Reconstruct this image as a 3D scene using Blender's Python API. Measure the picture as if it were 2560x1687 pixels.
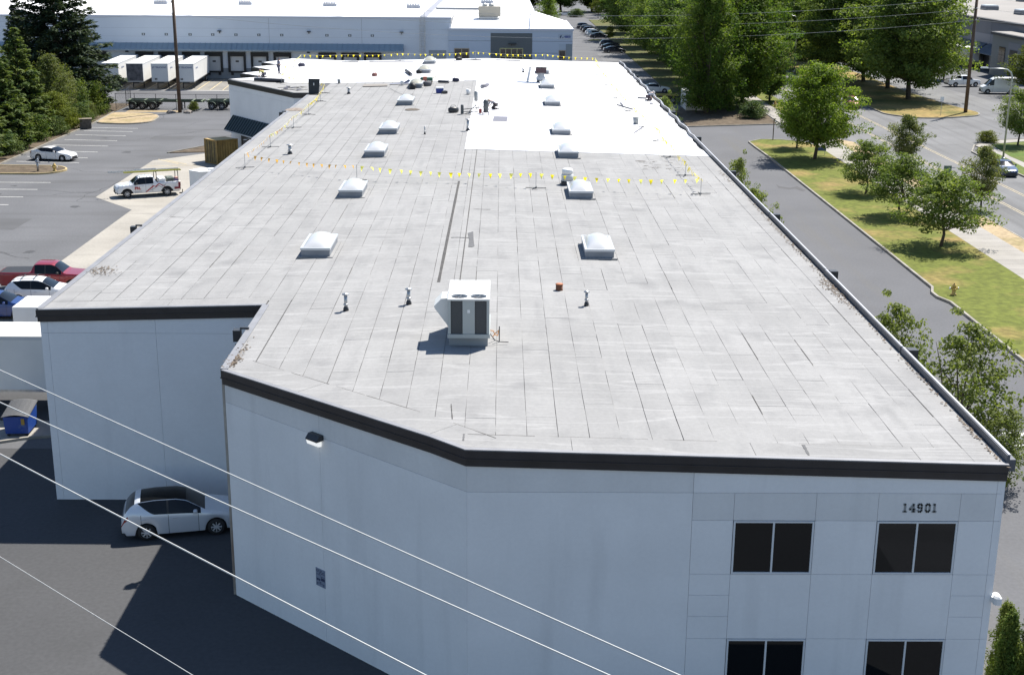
import bpy, math, random
import numpy as np
from mathutils import Vector, Matrix
for o in list(bpy.data.objects): bpy.data.objects.remove(o)
scene = bpy.context.scene
col = scene.collection
rad = math.radians
# ---------------------------------------------------------------- camera
IW, IH, FPX = 2560.0, 1687.0, 3340.0
CAM_H, YAW, PITCH, ROLL = 23.0, .0095, math.atan(990 / 3340.), .0073
def cam_axes():
    fw = Vector((math.sin(YAW) * math.cos(PITCH), math.cos(YAW) * math.cos(PITCH), -math.sin(PITCH)))
    rt = Vector((math.cos(YAW), -math.sin(YAW), 0)); dn = fw.cross(rt)
    c, s = math.cos(ROLL), math.sin(ROLL)
    return c * rt - s * dn, s * rt + c * dn, fw
XI, YI, FW = cam_axes()
CAMP = Vector((0, 0, CAM_H))
cd = bpy.data.cameras.new('camera'); cam = bpy.data.objects.new('camera', cd); col.objects.link(cam)
m = Matrix((( XI.x, -YI.x, -FW.x, 0), (XI.y, -YI.y, -FW.y, 0), (XI.z, -YI.z, -FW.z, CAM_H), (0, 0, 0, 1)))
cam.matrix_world = m
cd.sensor_width = 36; cd.sensor_fit = 'HORIZONTAL'; cd.lens = 36 * FPX / IW
cd.clip_start = .5; cd.clip_end = 4000
scene.camera = cam
scene.render.resolution_x, scene.render.resolution_y = 1024, 674
# ---------------------------------------------------------------- light
SUNV = Vector((3.64, 4.35, 8.65)).normalized()
world = bpy.data.worlds.new('World'); scene.world = world; world.use_nodes = True
nt = world.node_tree; bg = nt.nodes['Background']
sky = nt.nodes.new('ShaderNodeTexSky'); sky.sky_type = 'NISHITA'; sky.sun_disc = False
sky.sun_elevation = math.asin(SUNV.z); sky.sun_rotation = math.atan2(SUNV.x, SUNV.y)
sky.air_density = 1.0; sky.dust_density = 0.25; sky.ozone_density = 2.2
nt.links.new(sky.outputs[0], bg.inputs[0]); bg.inputs[1].default_value = .072
sl = bpy.data.lights.new('sun', 'SUN'); sl.energy = 4.3; sl.angle = rad(.53); sl.color = (1, .95, .87)
so = bpy.data.objects.new('sun', sl); col.objects.link(so)
so.rotation_euler = SUNV.to_track_quat('Z', 'Y').to_euler()
scene.view_settings.view_transform = 'Standard'; scene.view_settings.look = 'None'
scene.view_settings.gamma = 1; scene.view_settings.use_curve_mapping = False
scene.view_settings.exposure = 1.12
# ---------------------------------------------------------------- pixel -> place
def ray(u, v): return XI * ((u - IW / 2) / FPX) + YI * ((v - IH / 2) / FPX) + FW
def P(u, v, z=0.):
    d = ray(u, v); return CAMP + d * ((z - CAM_H) / d.z)
def PY(u, v, Y):
    d = ray(u, v); return CAMP + d * (Y / d.y)
RIDGE_X, RIDGE_Z, SLOPE = -2.0, 8.85, .026
def zr(x): return max(8.40, RIDGE_Z - SLOPE * abs(x - RIDGE_X))
def RP(u, v, dz=0.):
    z = 8.7
    for _ in range(6):
        p = P(u, v, z + dz); z = zr(p.x)
    return p
# ---------------------------------------------------------------- objects
def tag(o, label=None, cat=None, group=None, kind=None):
    if label: o['label'] = label
    if cat: o['category'] = cat
    if group: o['group'] = group
    if kind: o['kind'] = kind
    return o
def thing(name, label, cat, loc=(0, 0, 0), rz=0., group=None):
    o = bpy.data.objects.new(name, None); col.objects.link(o); o.empty_display_size = .3
    o.location = loc; o.rotation_euler = (0, 0, rz)
    return tag(o, label, cat, group)
def mesh_obj(name, me, mat=None, parent=None):
    o = bpy.data.objects.new(name, me); col.objects.link(o)
    if mat is not None and not me.materials: me.materials.append(mat)
    o.parent = parent
    return o
def copy_tree(o, parent=None):
    c = o.copy(); col.objects.link(c); c.parent = parent
    for ch in list(o.children): copy_tree(ch, c)
    return c
class MB:
    def __init__(s): s.v = []; s.f = []; s.M = None
    def _add(s, vs, fs):
        b = len(s.v)
        if s.M is not None: vs = [tuple(s.M @ Vector(q)) for q in vs]
        s.v += [tuple(q) for q in vs]; s.f += [tuple(i + b for i in f) for f in fs]; return s
    def box(s, x0, x1, y0, y1, z0, z1):
        return s._add([(x0, y0, z0), (x1, y0, z0), (x1, y1, z0), (x0, y1, z0), (x0, y0, z1), (x1, y0, z1), (x1, y1, z1), (x0, y1, z1)],
                      [(0, 3, 2, 1), (4, 5, 6, 7), (0, 1, 5, 4), (1, 2, 6, 5), (2, 3, 7, 6), (3, 0, 4, 7)])
    def cbox(s, c, d): return s.box(c[0] - d[0] / 2, c[0] + d[0] / 2, c[1] - d[1] / 2, c[1] + d[1] / 2, c[2] - d[2] / 2, c[2] + d[2] / 2)
    def bbox(s, x0, x1, y0, y1, z0, z1, b):           # box with bevelled top and vertical edges
        pl = [(x0 + b, y0), (x1 - b, y0), (x1, y0 + b), (x1, y1 - b), (x1 - b, y1), (x0 + b, y1), (x0, y1 - b), (x0, y0 + b)]
        cx, cy = (x0 + x1) / 2, (y0 + y1) / 2
        def sh(p): return (p[0] + (b if p[0] < cx else -b) * .7, p[1] + (b if p[1] < cy else -b) * .7)
        vs = [(x, y, z0) for x, y in pl] + [(x, y, z1 - b) for x, y in pl] + [(*sh(p), z1) for p in pl]
        fs = [tuple(reversed(range(8))), tuple(range(16, 24))]
        for k in (0, 8):
            for i in range(8): fs.append((k + i, k + (i + 1) % 8, k + 8 + (i + 1) % 8, k + 8 + i))
        return s._add(vs, fs)
    def quad(s, a, b, c, d): return s._add([a, b, c, d], [(0, 1, 2, 3)])
    def tri(s, a, b, c): return s._add([a, b, c], [(0, 1, 2)])
    def prism(s, poly, z0, z1):                        # ccw polygon, z values or callables
        f0 = z0 if callable(z0) else (lambda x, y: z0); f1 = z1 if callable(z1) else (lambda x, y: z1)
        n = len(poly)
        vs = [(x, y, f0(x, y)) for x, y in poly] + [(x, y, f1(x, y)) for x, y in poly]
        fs = [tuple(reversed(range(n))), tuple(range(n, 2 * n))] + [(i, (i + 1) % n, n + (i + 1) % n, n + i) for i in range(n)]
        return s._add(vs, fs)
    def xprism(s, poly, x0, x1, axis='x'):             # polygon in (y,z) pushed along x (or (x,z) along y)
        n = len(poly)
        if axis == 'x': vs = [(x0, a, b) for a, b in poly] + [(x1, a, b) for a, b in poly]
        else: vs = [(a, x0, b) for a, b in poly] + [(a, x1, b) for a, b in poly]
        fs = [tuple(reversed(range(n))), tuple(range(n, 2 * n))] + [(i, (i + 1) % n, n + (i + 1) % n, n + i) for i in range(n)]
        return s._add(vs, fs)
    def bar(s, a, b, w, h=None):                       # rectangular bar between two points
        a, b = Vector(a), Vector(b); d = (b - a).normalized(); h = h or w
        u = d.cross(Vector((0, 0, 1))); u = u.normalized() if u.length > 1e-4 else Vector((1, 0, 0)); w_ = u.cross(d)
        vs = []
        for p in (a, b):
            for i, j in ((-1, -1), (1, -1), (1, 1), (-1, 1)): vs.append(p + u * i * w / 2 + w_ * j * h / 2)
        return s._add(vs, [(3, 2, 1, 0), (4, 5, 6, 7), (0, 1, 5, 4), (1, 2, 6, 5), (2, 3, 7, 6), (3, 0, 4, 7)])
    def tube(s, pts, r, n=8, cap=True):
        pts = [Vector(p) for p in pts]; rs = r if isinstance(r, (list, tuple)) else [r] * len(pts)
        vs = []; up = None
        for i, p in enumerate(pts):
            d = (pts[min(i + 1, len(pts) - 1)] - pts[max(i - 1, 0)]).normalized()
            if up is None:
                up = Vector((0, 0, 1)) if abs(d.z) < .9 else Vector((1, 0, 0))
            u = d.cross(up).normalized(); w = u.cross(d)
            for k in range(n):
                a = 2 * math.pi * k / n; vs.append(p + (u * math.cos(a) + w * math.sin(a)) * rs[i])
        fs = []
        for i in range(len(pts) - 1):
            for k in range(n):
                a = i * n + k; b = i * n + (k + 1) % n; fs.append((a, a + n, b + n, b))
        if cap: fs += [tuple(range(n)), tuple(reversed(range((len(pts) - 1) * n, len(pts) * n)))]
        return s._add(vs, fs)
    def lathe(s, prof, n=16, c=(0, 0, 0), axis='z', cap=True):   # prof [(r,z)] bottom to top
        vs = []
        for r, z in prof:
            for k in range(n):
                a = 2 * math.pi * k / n; x, y = r * math.cos(a), r * math.sin(a)
                if axis == 'z': vs.append((c[0] + x, c[1] + y, c[2] + z))
                elif axis == 'y': vs.append((c[0] + x, c[1] + z, c[2] + y))
                else: vs.append((c[0] + z, c[1] + x, c[2] + y))
        fs = []
        for i in range(len(prof) - 1):
            for k in range(n):
                a = i * n + k; b = i * n + (k + 1) % n; fs.append((a, b, b + n, a + n))
        if cap: fs += [tuple(reversed(range(n))), tuple(range((len(prof) - 1) * n, len(prof) * n))]
        return s._add(vs, fs)
    def mesh(s, name, mat=None, smooth=False, off=(0, 0, 0)):
        me = bpy.data.meshes.new(name)
        vs = s.v if off == (0, 0, 0) else [(x - off[0], y - off[1], z - off[2]) for x, y, z in s.v]
        me.from_pydata(vs, [], s.f)
        if smooth: me.shade_smooth()
        if mat is not None: me.materials.append(mat)
        me.update(); return me
    def build(s, name, mat, parent=None, smooth=False, off=(0, 0, 0)):
        return mesh_obj(name, s.mesh(name, mat, smooth, tuple(off)), None, parent)
def struct(name, mb, mat, smooth=False): return tag(mb.build(name, mat, None, smooth), kind='structure')
def autosmooth(o, ang=40):
    me = o.data; me.shade_smooth()
    try: me.set_sharp_from_angle(angle=rad(ang))
    except Exception: pass
    return o
_fontcache = {}
def text_mesh(txt, size, mat, name, bold=0.0, depth=.006, xscale=1.):
    cu = bpy.data.curves.new(name, 'FONT'); cu.body = txt; cu.size = size; cu.extrude = depth; cu.offset = bold
    cu.align_x = 'CENTER'; cu.align_y = 'CENTER'
    o = bpy.data.objects.new('tmp', cu); col.objects.link(o)
    dg = bpy.context.evaluated_depsgraph_get(); dg.update()
    me = bpy.data.meshes.new_from_object(o.evaluated_get(dg)); bpy.data.objects.remove(o); bpy.data.curves.remove(cu)
    for v in me.vertices: v.co.x *= xscale
    me.materials.clear(); me.materials.append(mat); me.name = name
    return me
def text_part(txt, size, mat, name, parent, loc, rot, **k):
    o = mesh_obj(name, text_mesh(txt, size, mat, name, **k), None, parent); o.location = loc; o.rotation_euler = rot; return o
# ---------------------------------------------------------------- materials
MATS = {}
def M(name, c, rough=.6, metal=0., var=0., vs=4., c2=None, fine=0., fs=40., bump=0., bs=60., rnd=0., world=False, spec=.5, coat=0., streak=None, thr=None, wrinkle=None, ridge=None, blot=None):
    if name in MATS: return MATS[name]
    mt = bpy.data.materials.new(name); mt.use_nodes = True; N = mt.node_tree.nodes; L = mt.node_tree.links
    b = N['Principled BSDF']; b.inputs['Roughness'].default_value = rough; b.inputs['Metallic'].default_value = metal
    b.inputs['Specular IOR Level'].default_value = spec; b.inputs['Coat Weight'].default_value = coat
    b.inputs['Base Color'].default_value = (*c, 1)
    if world: co = N.new('ShaderNodeNewGeometry').outputs['Position']
    else: co = N.new('ShaderNodeTexCoord').outputs['Object']
    cur = None
    def mix(a, bcol, fac):
        x = N.new('ShaderNodeMix'); x.data_type = 'RGBA'
        if isinstance(a, tuple): x.inputs[6].default_value = (*a, 1)
        else: L.new(a, x.inputs[6])
        if isinstance(bcol, tuple): x.inputs[7].default_value = (*bcol, 1)
        else: L.new(bcol, x.inputs[7])
        L.new(fac, x.inputs[0]); return x.outputs[2]
    def noise(sc, det=4., co_=None):
        n = N.new('ShaderNodeTexNoise'); n.inputs['Scale'].default_value = sc; n.inputs['Detail'].default_value = det
        L.new(co_ if co_ is not None else co, n.inputs['Vector']); return n.outputs[0]
    def ramp(inp, a, bb):
        r = N.new('ShaderNodeMapRange'); r.inputs[1].default_value = a; r.inputs[2].default_value = bb; L.new(inp, r.inputs[0]); return r.outputs[0]
    cur = c
    if var or c2:
        d = c2 if c2 else tuple(x * (1 - var) for x in c); e = c if c2 else tuple(min(1, x * (1 + var)) for x in c)
        a, bb = thr if thr else (.3, .7)
        cur = mix(e, d, ramp(noise(vs), a, bb))
    if streak:                                          # (scale vector, darken)
        mp = N.new('ShaderNodeMapping'); mp.inputs['Scale'].default_value = streak[0]; L.new(co, mp.inputs[0])
        x = ramp(noise(1., 5., mp.outputs[0]), streak[2] if len(streak) > 2 else .5, .8)
        cur = mix(cur, streak[1], x)
    if ridge:
        mp = N.new('ShaderNodeMapping'); mp.inputs['Scale'].default_value = ridge[0]; L.new(co, mp.inputs[0]); nz = noise(1., 2., mp.outputs[0])
        sb = N.new('ShaderNodeMath'); sb.operation = 'SUBTRACT'; sb.inputs[1].default_value = .5; L.new(nz, sb.inputs[0]); ab = N.new('ShaderNodeMath'); ab.operation = 'ABSOLUTE'; L.new(sb.outputs[0], ab.inputs[0])
        r_ = N.new('ShaderNodeMapRange'); r_.inputs[1].default_value = .022; r_.inputs[2].default_value = .0; L.new(ab.outputs[0], r_.inputs[0]); cur = mix(cur, ridge[1], r_.outputs[0])
    if blot: cur = mix(cur, blot[1], ramp(noise(blot[0], 5.), .56, .80))
    if fine:
        x = N.new('ShaderNodeMix'); x.data_type = 'RGBA'; x.blend_type = 'MULTIPLY'; x.inputs[0].default_value = 1
        if isinstance(cur, tuple): x.inputs[6].default_value = (*cur, 1)
        else: L.new(cur, x.inputs[6])
        r = N.new('ShaderNodeMapRange'); r.inputs[1].default_value = .3; r.inputs[2].default_value = .7
        r.inputs[3].default_value = 1 - fine; r.inputs[4].default_value = 1 + fine; L.new(noise(fs, 3.), r.inputs[0])
        L.new(r.outputs[0], x.inputs[7]); cur = x.outputs[2]
    if rnd:
        oi = N.new('ShaderNodeObjectInfo'); r = N.new('ShaderNodeMapRange'); r.inputs[3].default_value = 1 - rnd; r.inputs[4].default_value = 1 + rnd
        L.new(oi.outputs['Random'], r.inputs[0])
        x = N.new('ShaderNodeMix'); x.data_type = 'RGBA'; x.blend_type = 'MULTIPLY'; x.inputs[0].default_value = 1
        if isinstance(cur, tuple): x.inputs[6].default_value = (*cur, 1)
        else: L.new(cur, x.inputs[6])
        L.new(r.outputs[0], x.inputs[7]); cur = x.outputs[2]
    if not isinstance(cur, tuple): L.new(cur, b.inputs['Base Color'])
    if bump:
        bp = N.new('ShaderNodeBump'); bp.inputs['Strength'].default_value = bump; bp.inputs['Distance'].default_value = .02
        L.new(noise(bs, 3.), bp.inputs['Height']); L.new(bp.outputs[0], b.inputs['Normal'])
        if wrinkle:
            mp = N.new('ShaderNodeMapping'); mp.inputs['Scale'].default_value = wrinkle[0]; L.new(co, mp.inputs[0])
            b2 = N.new('ShaderNodeBump'); b2.inputs['Strength'].default_value = wrinkle[1]; b2.inputs['Distance'].default_value = .05
            L.new(noise(1., 2., mp.outputs[0]), b2.inputs['Height']); L.new(b2.outputs[0], bp.inputs['Normal'])
    MATS[name] = mt; return mt
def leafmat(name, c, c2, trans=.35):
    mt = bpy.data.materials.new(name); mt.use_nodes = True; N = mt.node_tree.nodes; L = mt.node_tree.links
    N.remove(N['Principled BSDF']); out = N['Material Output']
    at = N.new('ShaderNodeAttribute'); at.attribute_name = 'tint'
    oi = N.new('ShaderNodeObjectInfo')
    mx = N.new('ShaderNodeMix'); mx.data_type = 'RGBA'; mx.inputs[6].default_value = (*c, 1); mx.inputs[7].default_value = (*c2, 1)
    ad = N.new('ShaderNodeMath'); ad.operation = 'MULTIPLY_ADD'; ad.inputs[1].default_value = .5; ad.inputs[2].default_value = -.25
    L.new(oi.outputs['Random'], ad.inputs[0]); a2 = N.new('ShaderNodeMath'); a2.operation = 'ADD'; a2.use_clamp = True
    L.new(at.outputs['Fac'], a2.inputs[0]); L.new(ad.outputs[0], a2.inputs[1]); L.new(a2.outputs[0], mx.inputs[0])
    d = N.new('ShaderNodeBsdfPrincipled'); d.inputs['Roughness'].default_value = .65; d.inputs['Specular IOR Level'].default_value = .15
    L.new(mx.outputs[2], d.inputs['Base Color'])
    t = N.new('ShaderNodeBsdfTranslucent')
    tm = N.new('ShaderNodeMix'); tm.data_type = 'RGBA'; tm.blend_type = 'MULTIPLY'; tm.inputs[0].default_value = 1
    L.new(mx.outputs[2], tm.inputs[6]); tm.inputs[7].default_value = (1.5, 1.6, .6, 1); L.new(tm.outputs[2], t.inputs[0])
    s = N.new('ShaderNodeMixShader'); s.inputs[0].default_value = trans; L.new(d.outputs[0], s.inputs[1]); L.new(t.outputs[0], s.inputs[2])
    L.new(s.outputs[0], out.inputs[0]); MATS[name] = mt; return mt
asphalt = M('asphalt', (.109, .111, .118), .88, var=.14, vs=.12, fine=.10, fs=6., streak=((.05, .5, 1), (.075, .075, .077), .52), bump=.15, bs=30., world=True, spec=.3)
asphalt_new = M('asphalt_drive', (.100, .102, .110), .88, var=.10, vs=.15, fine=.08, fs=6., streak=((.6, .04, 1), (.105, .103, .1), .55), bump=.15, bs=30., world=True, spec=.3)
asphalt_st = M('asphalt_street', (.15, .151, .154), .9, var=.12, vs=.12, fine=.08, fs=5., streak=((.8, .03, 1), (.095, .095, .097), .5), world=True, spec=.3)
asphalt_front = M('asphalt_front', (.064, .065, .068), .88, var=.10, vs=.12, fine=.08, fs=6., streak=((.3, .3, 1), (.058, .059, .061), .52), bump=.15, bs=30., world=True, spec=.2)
concrete = M('concrete', (.30, .282, .25), .85, var=.13, vs=.25, fine=.08, fs=5., streak=((.15, .9, 1), (.235, .222, .20), .55), world=True, spec=.3)
kerbm = M('kerb_concrete', (.25, .235, .205), .85, var=.25, vs=.8, world=True, spec=.3)
walk = M('sidewalk_concrete', (.27, .255, .235), .85, var=.10, vs=.5, rnd=.07, fine=.06, world=True, spec=.3)
white_line = M('line_white', (.62, .62, .60), .7, var=.15, vs=2., world=True)
yellow_line = M('line_yellow', (.44, .36, .21), .7, var=.3, vs=1.5, world=True)
lawn_m = M('lawn_grass', (.105, .122, .020), .9, c2=(.22, .16, .058), vs=.2, thr=(.50, .70), fine=.28, fs=2.2, bump=.5, bs=9., world=True, spec=.2)
lawn_g = M('lawn_green', (.07, .12, .018), .9, c2=(.11, .12, .03), vs=.3, fine=.25, fs=2.5, world=True, spec=.2)
dry_m = M('dry_grass', (.34, .265, .165), .9, c2=(.22, .185, .085), vs=.3, thr=(.5, .75), fine=.22, fs=3., world=True, spec=.2)
soil_m = M('soil', (.10, .078, .055), .95, var=.3, vs=1., fine=.25, fs=6., world=True, spec=.2)
wall_m = M('painted_concrete', (.755, .758, .765), .75, var=.04, vs=.5, fine=.02, fs=8., streak=((1.1, 1.1, .12), (.665, .668, .675), .55), bump=.06, bs=25., spec=.3)
wall_lo = M('painted_concrete_band', (.675, .675, .675), .75, var=.05, vs=.6, fine=.02, fs=8., streak=((1.1, 1.1, .12), (.60, .60, .60), .54), bump=.06, bs=25., spec=.3)
joint_m = M('joint_dark', (.20, .205, .215), .9)
fascia_m = M('fascia_dark', (.028, .025, .027), .38, var=.2, vs=1.5, spec=.5)
metal_m = M('edge_metal', (.22, .222, .235), .55, metal=.2, var=.12, vs=1.5)
gutter_m = M('gutter_shade_tone', (.085, .09, .105), .5, metal=.0, var=.15, vs=1.)  # shade of the inner gutter face is put into this dark colour
darkmetal = M('dark_metal', (.03, .032, .036), .45)
blackm = M('black', (.012, .012, .013), .6)
deck_m = M('roof_bitumen', (.09, .09, .095), .9, var=.2, vs=1., world=True)
sheet_m = M('cap_sheet', (.258, .257, .256), .92, var=.08, vs=.30, fine=.05, fs=7., streak=((1.6, .25, 1), (.22, .22, .221), .48), rnd=.03, ridge=((.11, 1.1, 1), (.298, .297, .296)), blot=(.55, (.196, .196, .198)), bump=.10, bs=70., wrinkle=((.25, 2.6, 1), .22), world=True, spec=.25)
patch_m = M('tar_patch', (.095, .096, .10), .85, var=.15, vs=3., world=True)
tpo_m = M('white_membrane', (.74, .74, .755), .5, var=.02, vs=.35, fine=.012, fs=3., rnd=.012, world=True, spec=.4)
white_m = M('white_paint', (.74, .74, .73), .5, var=.05, vs=.8)
offwhite = M('offwhite_paint', (.55, .56, .57), .5, var=.06, vs=.8)
grey_m = M('grey_paint', (.30, .315, .32), .5, var=.06, vs=1.)
galv = M('galvanised', (.42, .43, .44), .42, metal=.75, var=.15, vs=5.)
rust_m = M('rust', (.17, .07, .035), .8, var=.35, vs=6.)
glass_m = M('dark_glass', (.006, .007, .008), .03, spec=.5)
rubber = M('rubber', (.016, .016, .017), .8)
wood_m = M('pole_wood', (.105, .07, .048), .9, var=.25, vs=2., streak=((6, 6, .3), (.06, .04, .03), .5))
bark_m = M('bark', (.085, .068, .052), .95, var=.3, vs=5., bump=.4, bs=14.)
yflag = leafmat('flag_yellow', (.80, .62, .045), (.86, .72, .12), .45)
oflag = leafmat('flag_orange', (.62, .33, .11), (.70, .42, .16), .4)
wflag = leafmat('flag_pale', (.78, .70, .25), (.82, .78, .4), .45)
# ================================================================ ground
def sheet(name, poly, mat, z=.004, parent=None):
    mb = MB(); mb._add([(x, y, z) for x, y in poly], [tuple(range(len(poly)))])
    return struct(name, mb, mat) if parent is None else mb.build(name, mat, parent)
def slab(name, poly, mat, h=.12, parent=None):
    mb = MB(); mb.prism(poly, -.05, h)
    return struct(name, mb, mat) if parent is None else mb.build(name, mat, parent)
def kerb(name, path, w=.16, h=.15, mat=None, side=1):
    mb = MB(); ribbon(mb, path, 0, w * side, -.05, h); return struct(name, mb, mat or kerbm)
def offs(path, d, closed=False):
    n = len(path); out = []
    for i, p in enumerate(path):
        a = path[(i - 1) % n] if (closed or i > 0) else None; b = path[(i + 1) % n] if (closed or i < n - 1) else None
        def nrm(q, r):
            dx, dy = r[0] - q[0], r[1] - q[1]; l = math.hypot(dx, dy); return (-dy / l, dx / l)
        if a is None: nx, ny = nrm(p, b); k = 1
        elif b is None: nx, ny = nrm(a, p); k = 1
        else:
            n1, n2 = nrm(a, p), nrm(p, b); nx, ny = n1[0] + n2[0], n1[1] + n2[1]; l = math.hypot(nx, ny); nx /= l; ny /= l
            k = 1 / max(.35, nx * n1[0] + ny * n1[1])
        out.append((p[0] + nx * d * k, p[1] + ny * d * k))
    return out
def ribbon(mb, path, d0, d1, z0, z1, closed=False):
    """solid strip between offsets d0 and d1 (left of path positive), z numbers or functions of x,y"""
    A, B = offs(path, d0, closed), offs(path, d1, closed)
    f0 = z0 if callable(z0) else (lambda x, y: z0); f1 = z1 if callable(z1) else (lambda x, y: z1)
    n = len(path); vs = []
    for (a, b, p) in zip(A, B, path):
        lo, hi = f0(*p), f1(*p); vs += [(a[0], a[1], lo), (b[0], b[1], lo), (b[0], b[1], hi), (a[0], a[1], hi)]
    fs = []; flip = d1 > d0
    for i in range(n if closed else n - 1):
        q, r = 4 * i, 4 * ((i + 1) % n)
        for k in range(4):
            f = (q + k, r + k, r + (k + 1) % 4, q + (k + 1) % 4); fs.append(f if not flip else f[::-1])
    if not closed:
        c0, c1 = (0, 1, 2, 3), tuple(4 * (n - 1) + k for k in (3, 2, 1, 0))
        fs += [c0, c1] if not flip else [c0[::-1], c1[::-1]]
    mb._add(vs, fs)
def round_poly(poly, r, n=5):
    out = []; N_ = len(poly)
    for i, p in enumerate(poly):
        a, b = Vector(poly[i - 1]), Vector(poly[(i + 1) % N_]); p = Vector(p)
        rr = min(r, (a - p).length * .45, (b - p).length * .45)
        q0 = p + (a - p).normalized() * rr; q1 = p + (b - p).normalized() * rr
        for k in range(n + 1):
            t = k / n; out.append(tuple(q0 * (1 - t) ** 2 + p * 2 * t * (1 - t) + q1 * t * t))
    return out
ground = sheet('ground', [(-1500, -300), (1500, -300), (1500, 2500), (-1500, 2500)], asphalt, 0.)
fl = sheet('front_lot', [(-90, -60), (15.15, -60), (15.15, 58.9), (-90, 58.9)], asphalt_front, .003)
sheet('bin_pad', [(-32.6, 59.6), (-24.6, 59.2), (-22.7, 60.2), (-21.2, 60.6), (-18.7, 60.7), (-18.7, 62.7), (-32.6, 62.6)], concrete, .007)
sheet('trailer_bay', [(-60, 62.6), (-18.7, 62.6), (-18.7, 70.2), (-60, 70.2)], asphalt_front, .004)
apron = sheet('concrete_apron', [(-32.6, 70), (-18.7, 70), (-18.7, 134.6), (-20.6, 134.5), (-29.6, 147.3), (-33.1, 149.3), (-37.6, 144.2), (-37.5, 122.6), (-32.6, 116.7)], concrete, .006)
kerb('bin_pad_kerb', [(-33, 59.45), (-24.6, 59.05), (-22.7, 60.0), (-21.2, 60.42), (-18.9, 60.5)], .15, .12)
def line(a, b, w=.11, mat=white_line, z=.012, parent=None, name='parking_line'):
    d = Vector((b[0] - a[0], b[1] - a[1])).normalized(); n = Vector((-d.y, d.x)) * w / 2
    mb = MB(); mb._add([(a[0] - n.x, a[1] - n.y, z), (b[0] - n.x, b[1] - n.y, z), (b[0] + n.x, b[1] + n.y, z), (a[0] + n.x, a[1] + n.y, z)], [(0, 1, 2, 3)])
    return mb.build(name, mat, parent or ground)
for k, y in enumerate((169.8, 166.8, 163.2, 159.0, 154.7, 150.2, 146.0, 142.6)): line((-51.9, y + .4), (-45.8 + .12 * k, y - .3), .13)
for k, y in enumerate((130.2, 126.4, 122.5, 118.7, 114.9)): line((-51.0, y), (-44.1 - .02 * k, y), .13)
# yellow paint on the apron
line((-37.3, 140.4), (-29.8, 141.5), .14, yellow_line, .016, apron, 'yellow_line')
for d in (0, .9): line((-37.2 + d, 145.0 - d * .4), (-34.3 + d, 141.9 - d * .2), .16, yellow_line, .016, apron, 'yellow_line')
# left planting strip, dry grass island, kerbed island with hydrant
tag(slab('planting_strip', [(-140, 90), (-52.8, 90), (-52.8, 134.9), (-52.8, 174), (-53.4, 185.5), (-53.4, 195.5), (-140, 197)], soil_m, .10), kind='structure')
kerb('lot_kerb', [(-52.8, 139.8), (-52.6, 174), (-53.2, 185.5)], .15, .14)
isl = round_poly([(-53.1, 185), (-52.4, 174.0), (-48, 173.2), (-45.6, 175.2), (-45.9, 181), (-47.6, 184)], 1.6)
slab('dry_grass_island', isl, dry_m, .16); kerb('dry_island_kerb', isl[:-1], .14, .13, side=-1)
isl2 = round_poly([(-60, 134.9), (-46, 134.9), (-44.6, 137.3), (-46, 139.5), (-60, 140)], 1.3)
slab('hydrant_island', isl2, soil_m, .13)
ym = M('kerb_yellowish', (.42, .33, .17), .8, var=.2, vs=1., world=True)
kerb('hydrant_island_kerb', isl2[3:-3], .16, .17, ym, side=-1)
slab('bed_by_container', [(-37.0, 149.4), (-30.9, 150.6), (-29.8, 153.8), (-34.2, 154.3)], soil_m, .08); kerb('container_bed_kerb', [(-37.2, 149.3), (-34.3, 154.5), (-29.6, 154.1)], .14, .12)
sheet('weedy_strip', [(-51.9, 186.3), (-44.5, 186.3), (-44.5, 188.2), (-51.9, 188.5)], dry_m, .008)
yard = sheet('dock_yard', [(-110, 216), (-8, 212.8), (-8, 234.8), (-110, 234.8)], M('yard_concrete', (.20, .19, .172), .88, var=.12, vs=.2, fine=.08, fs=4., streak=((.9, .1, 1), (.14, .135, .125), .5), world=True, spec=.3), .007)
line((-64, 214.7), (-30, 213.6), .5, M('yard_edge', (.5, .49, .46), .8, world=True), .013, yard, 'yard_edge_line')
for k in range(11):
    x0 = -46.1 - 4.05 * (k - 5) if False else -66.3 + 4.05 * k
    for d in (0., 2.0): line((x0 + d - .1, 214.6), (x0 + d - 1.2, 232.4), .16, yellow_line, .015, yard, 'yellow_line')
# right: drive, lawn, sidewalk, verge, street
drive = sheet('driveway', [(15.2, 30), (30.1, 30), (30.1, 150), (29.8, 160), (31.5, 163), (41.0, 163.0), (42.6, 160.5), (42.6, 181), (41, 178.8), (37, 176.6), (24, 173.5), (15.2, 172)], asphalt_new, .005)
lawn_poly = [(30.2, 30), (37.4, 30), (37.4, 157), (36.4, 160.8), (34, 162.2), (31.6, 162.4), (29.9, 160.4), (29.9, 156.5), (30.1, 148), (30.2, 100), (30.2, 90), (29.75, 88.6), (29.75, 87.4), (30.2, 86)]
slab('lawn', lawn_poly, lawn_m, .13)
kerb('lawn_kerb', list(reversed([(37.3, 157), (36.3, 160.7), (34, 162.1), (31.6, 162.3), (29.9, 160.3), (29.9, 156.5), (30.1, 148), (30.2, 100), (30.2, 90), (29.75, 88.6), (29.75, 87.4), (30.2, 86), (30.2, 30)])), .17, .17, side=1)
sw = tag(bpy.data.objects.new('sidewalk', None), kind='structure'); col.objects.link(sw)
MB().box(37.4, 40.6, 30, 162, -.05, .115).build('bed', joint_m, sw)
slabm = MB().box(.01, 3.19, .015, 1.505, 0, .012).mesh('slab', walk)
y = 62.; 
while y < 161:
    o = mesh_obj('slab', slabm, None, sw); o.location = (37.4, y, .117); y += 1.52
slabm2 = MB().box(.01, 2.5, .015, 1.505, 0, .012).mesh('slab', walk)
sw2 = tag(bpy.data.objects.new('sidewalk', None), kind='structure'); col.objects.link(sw2)
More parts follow.
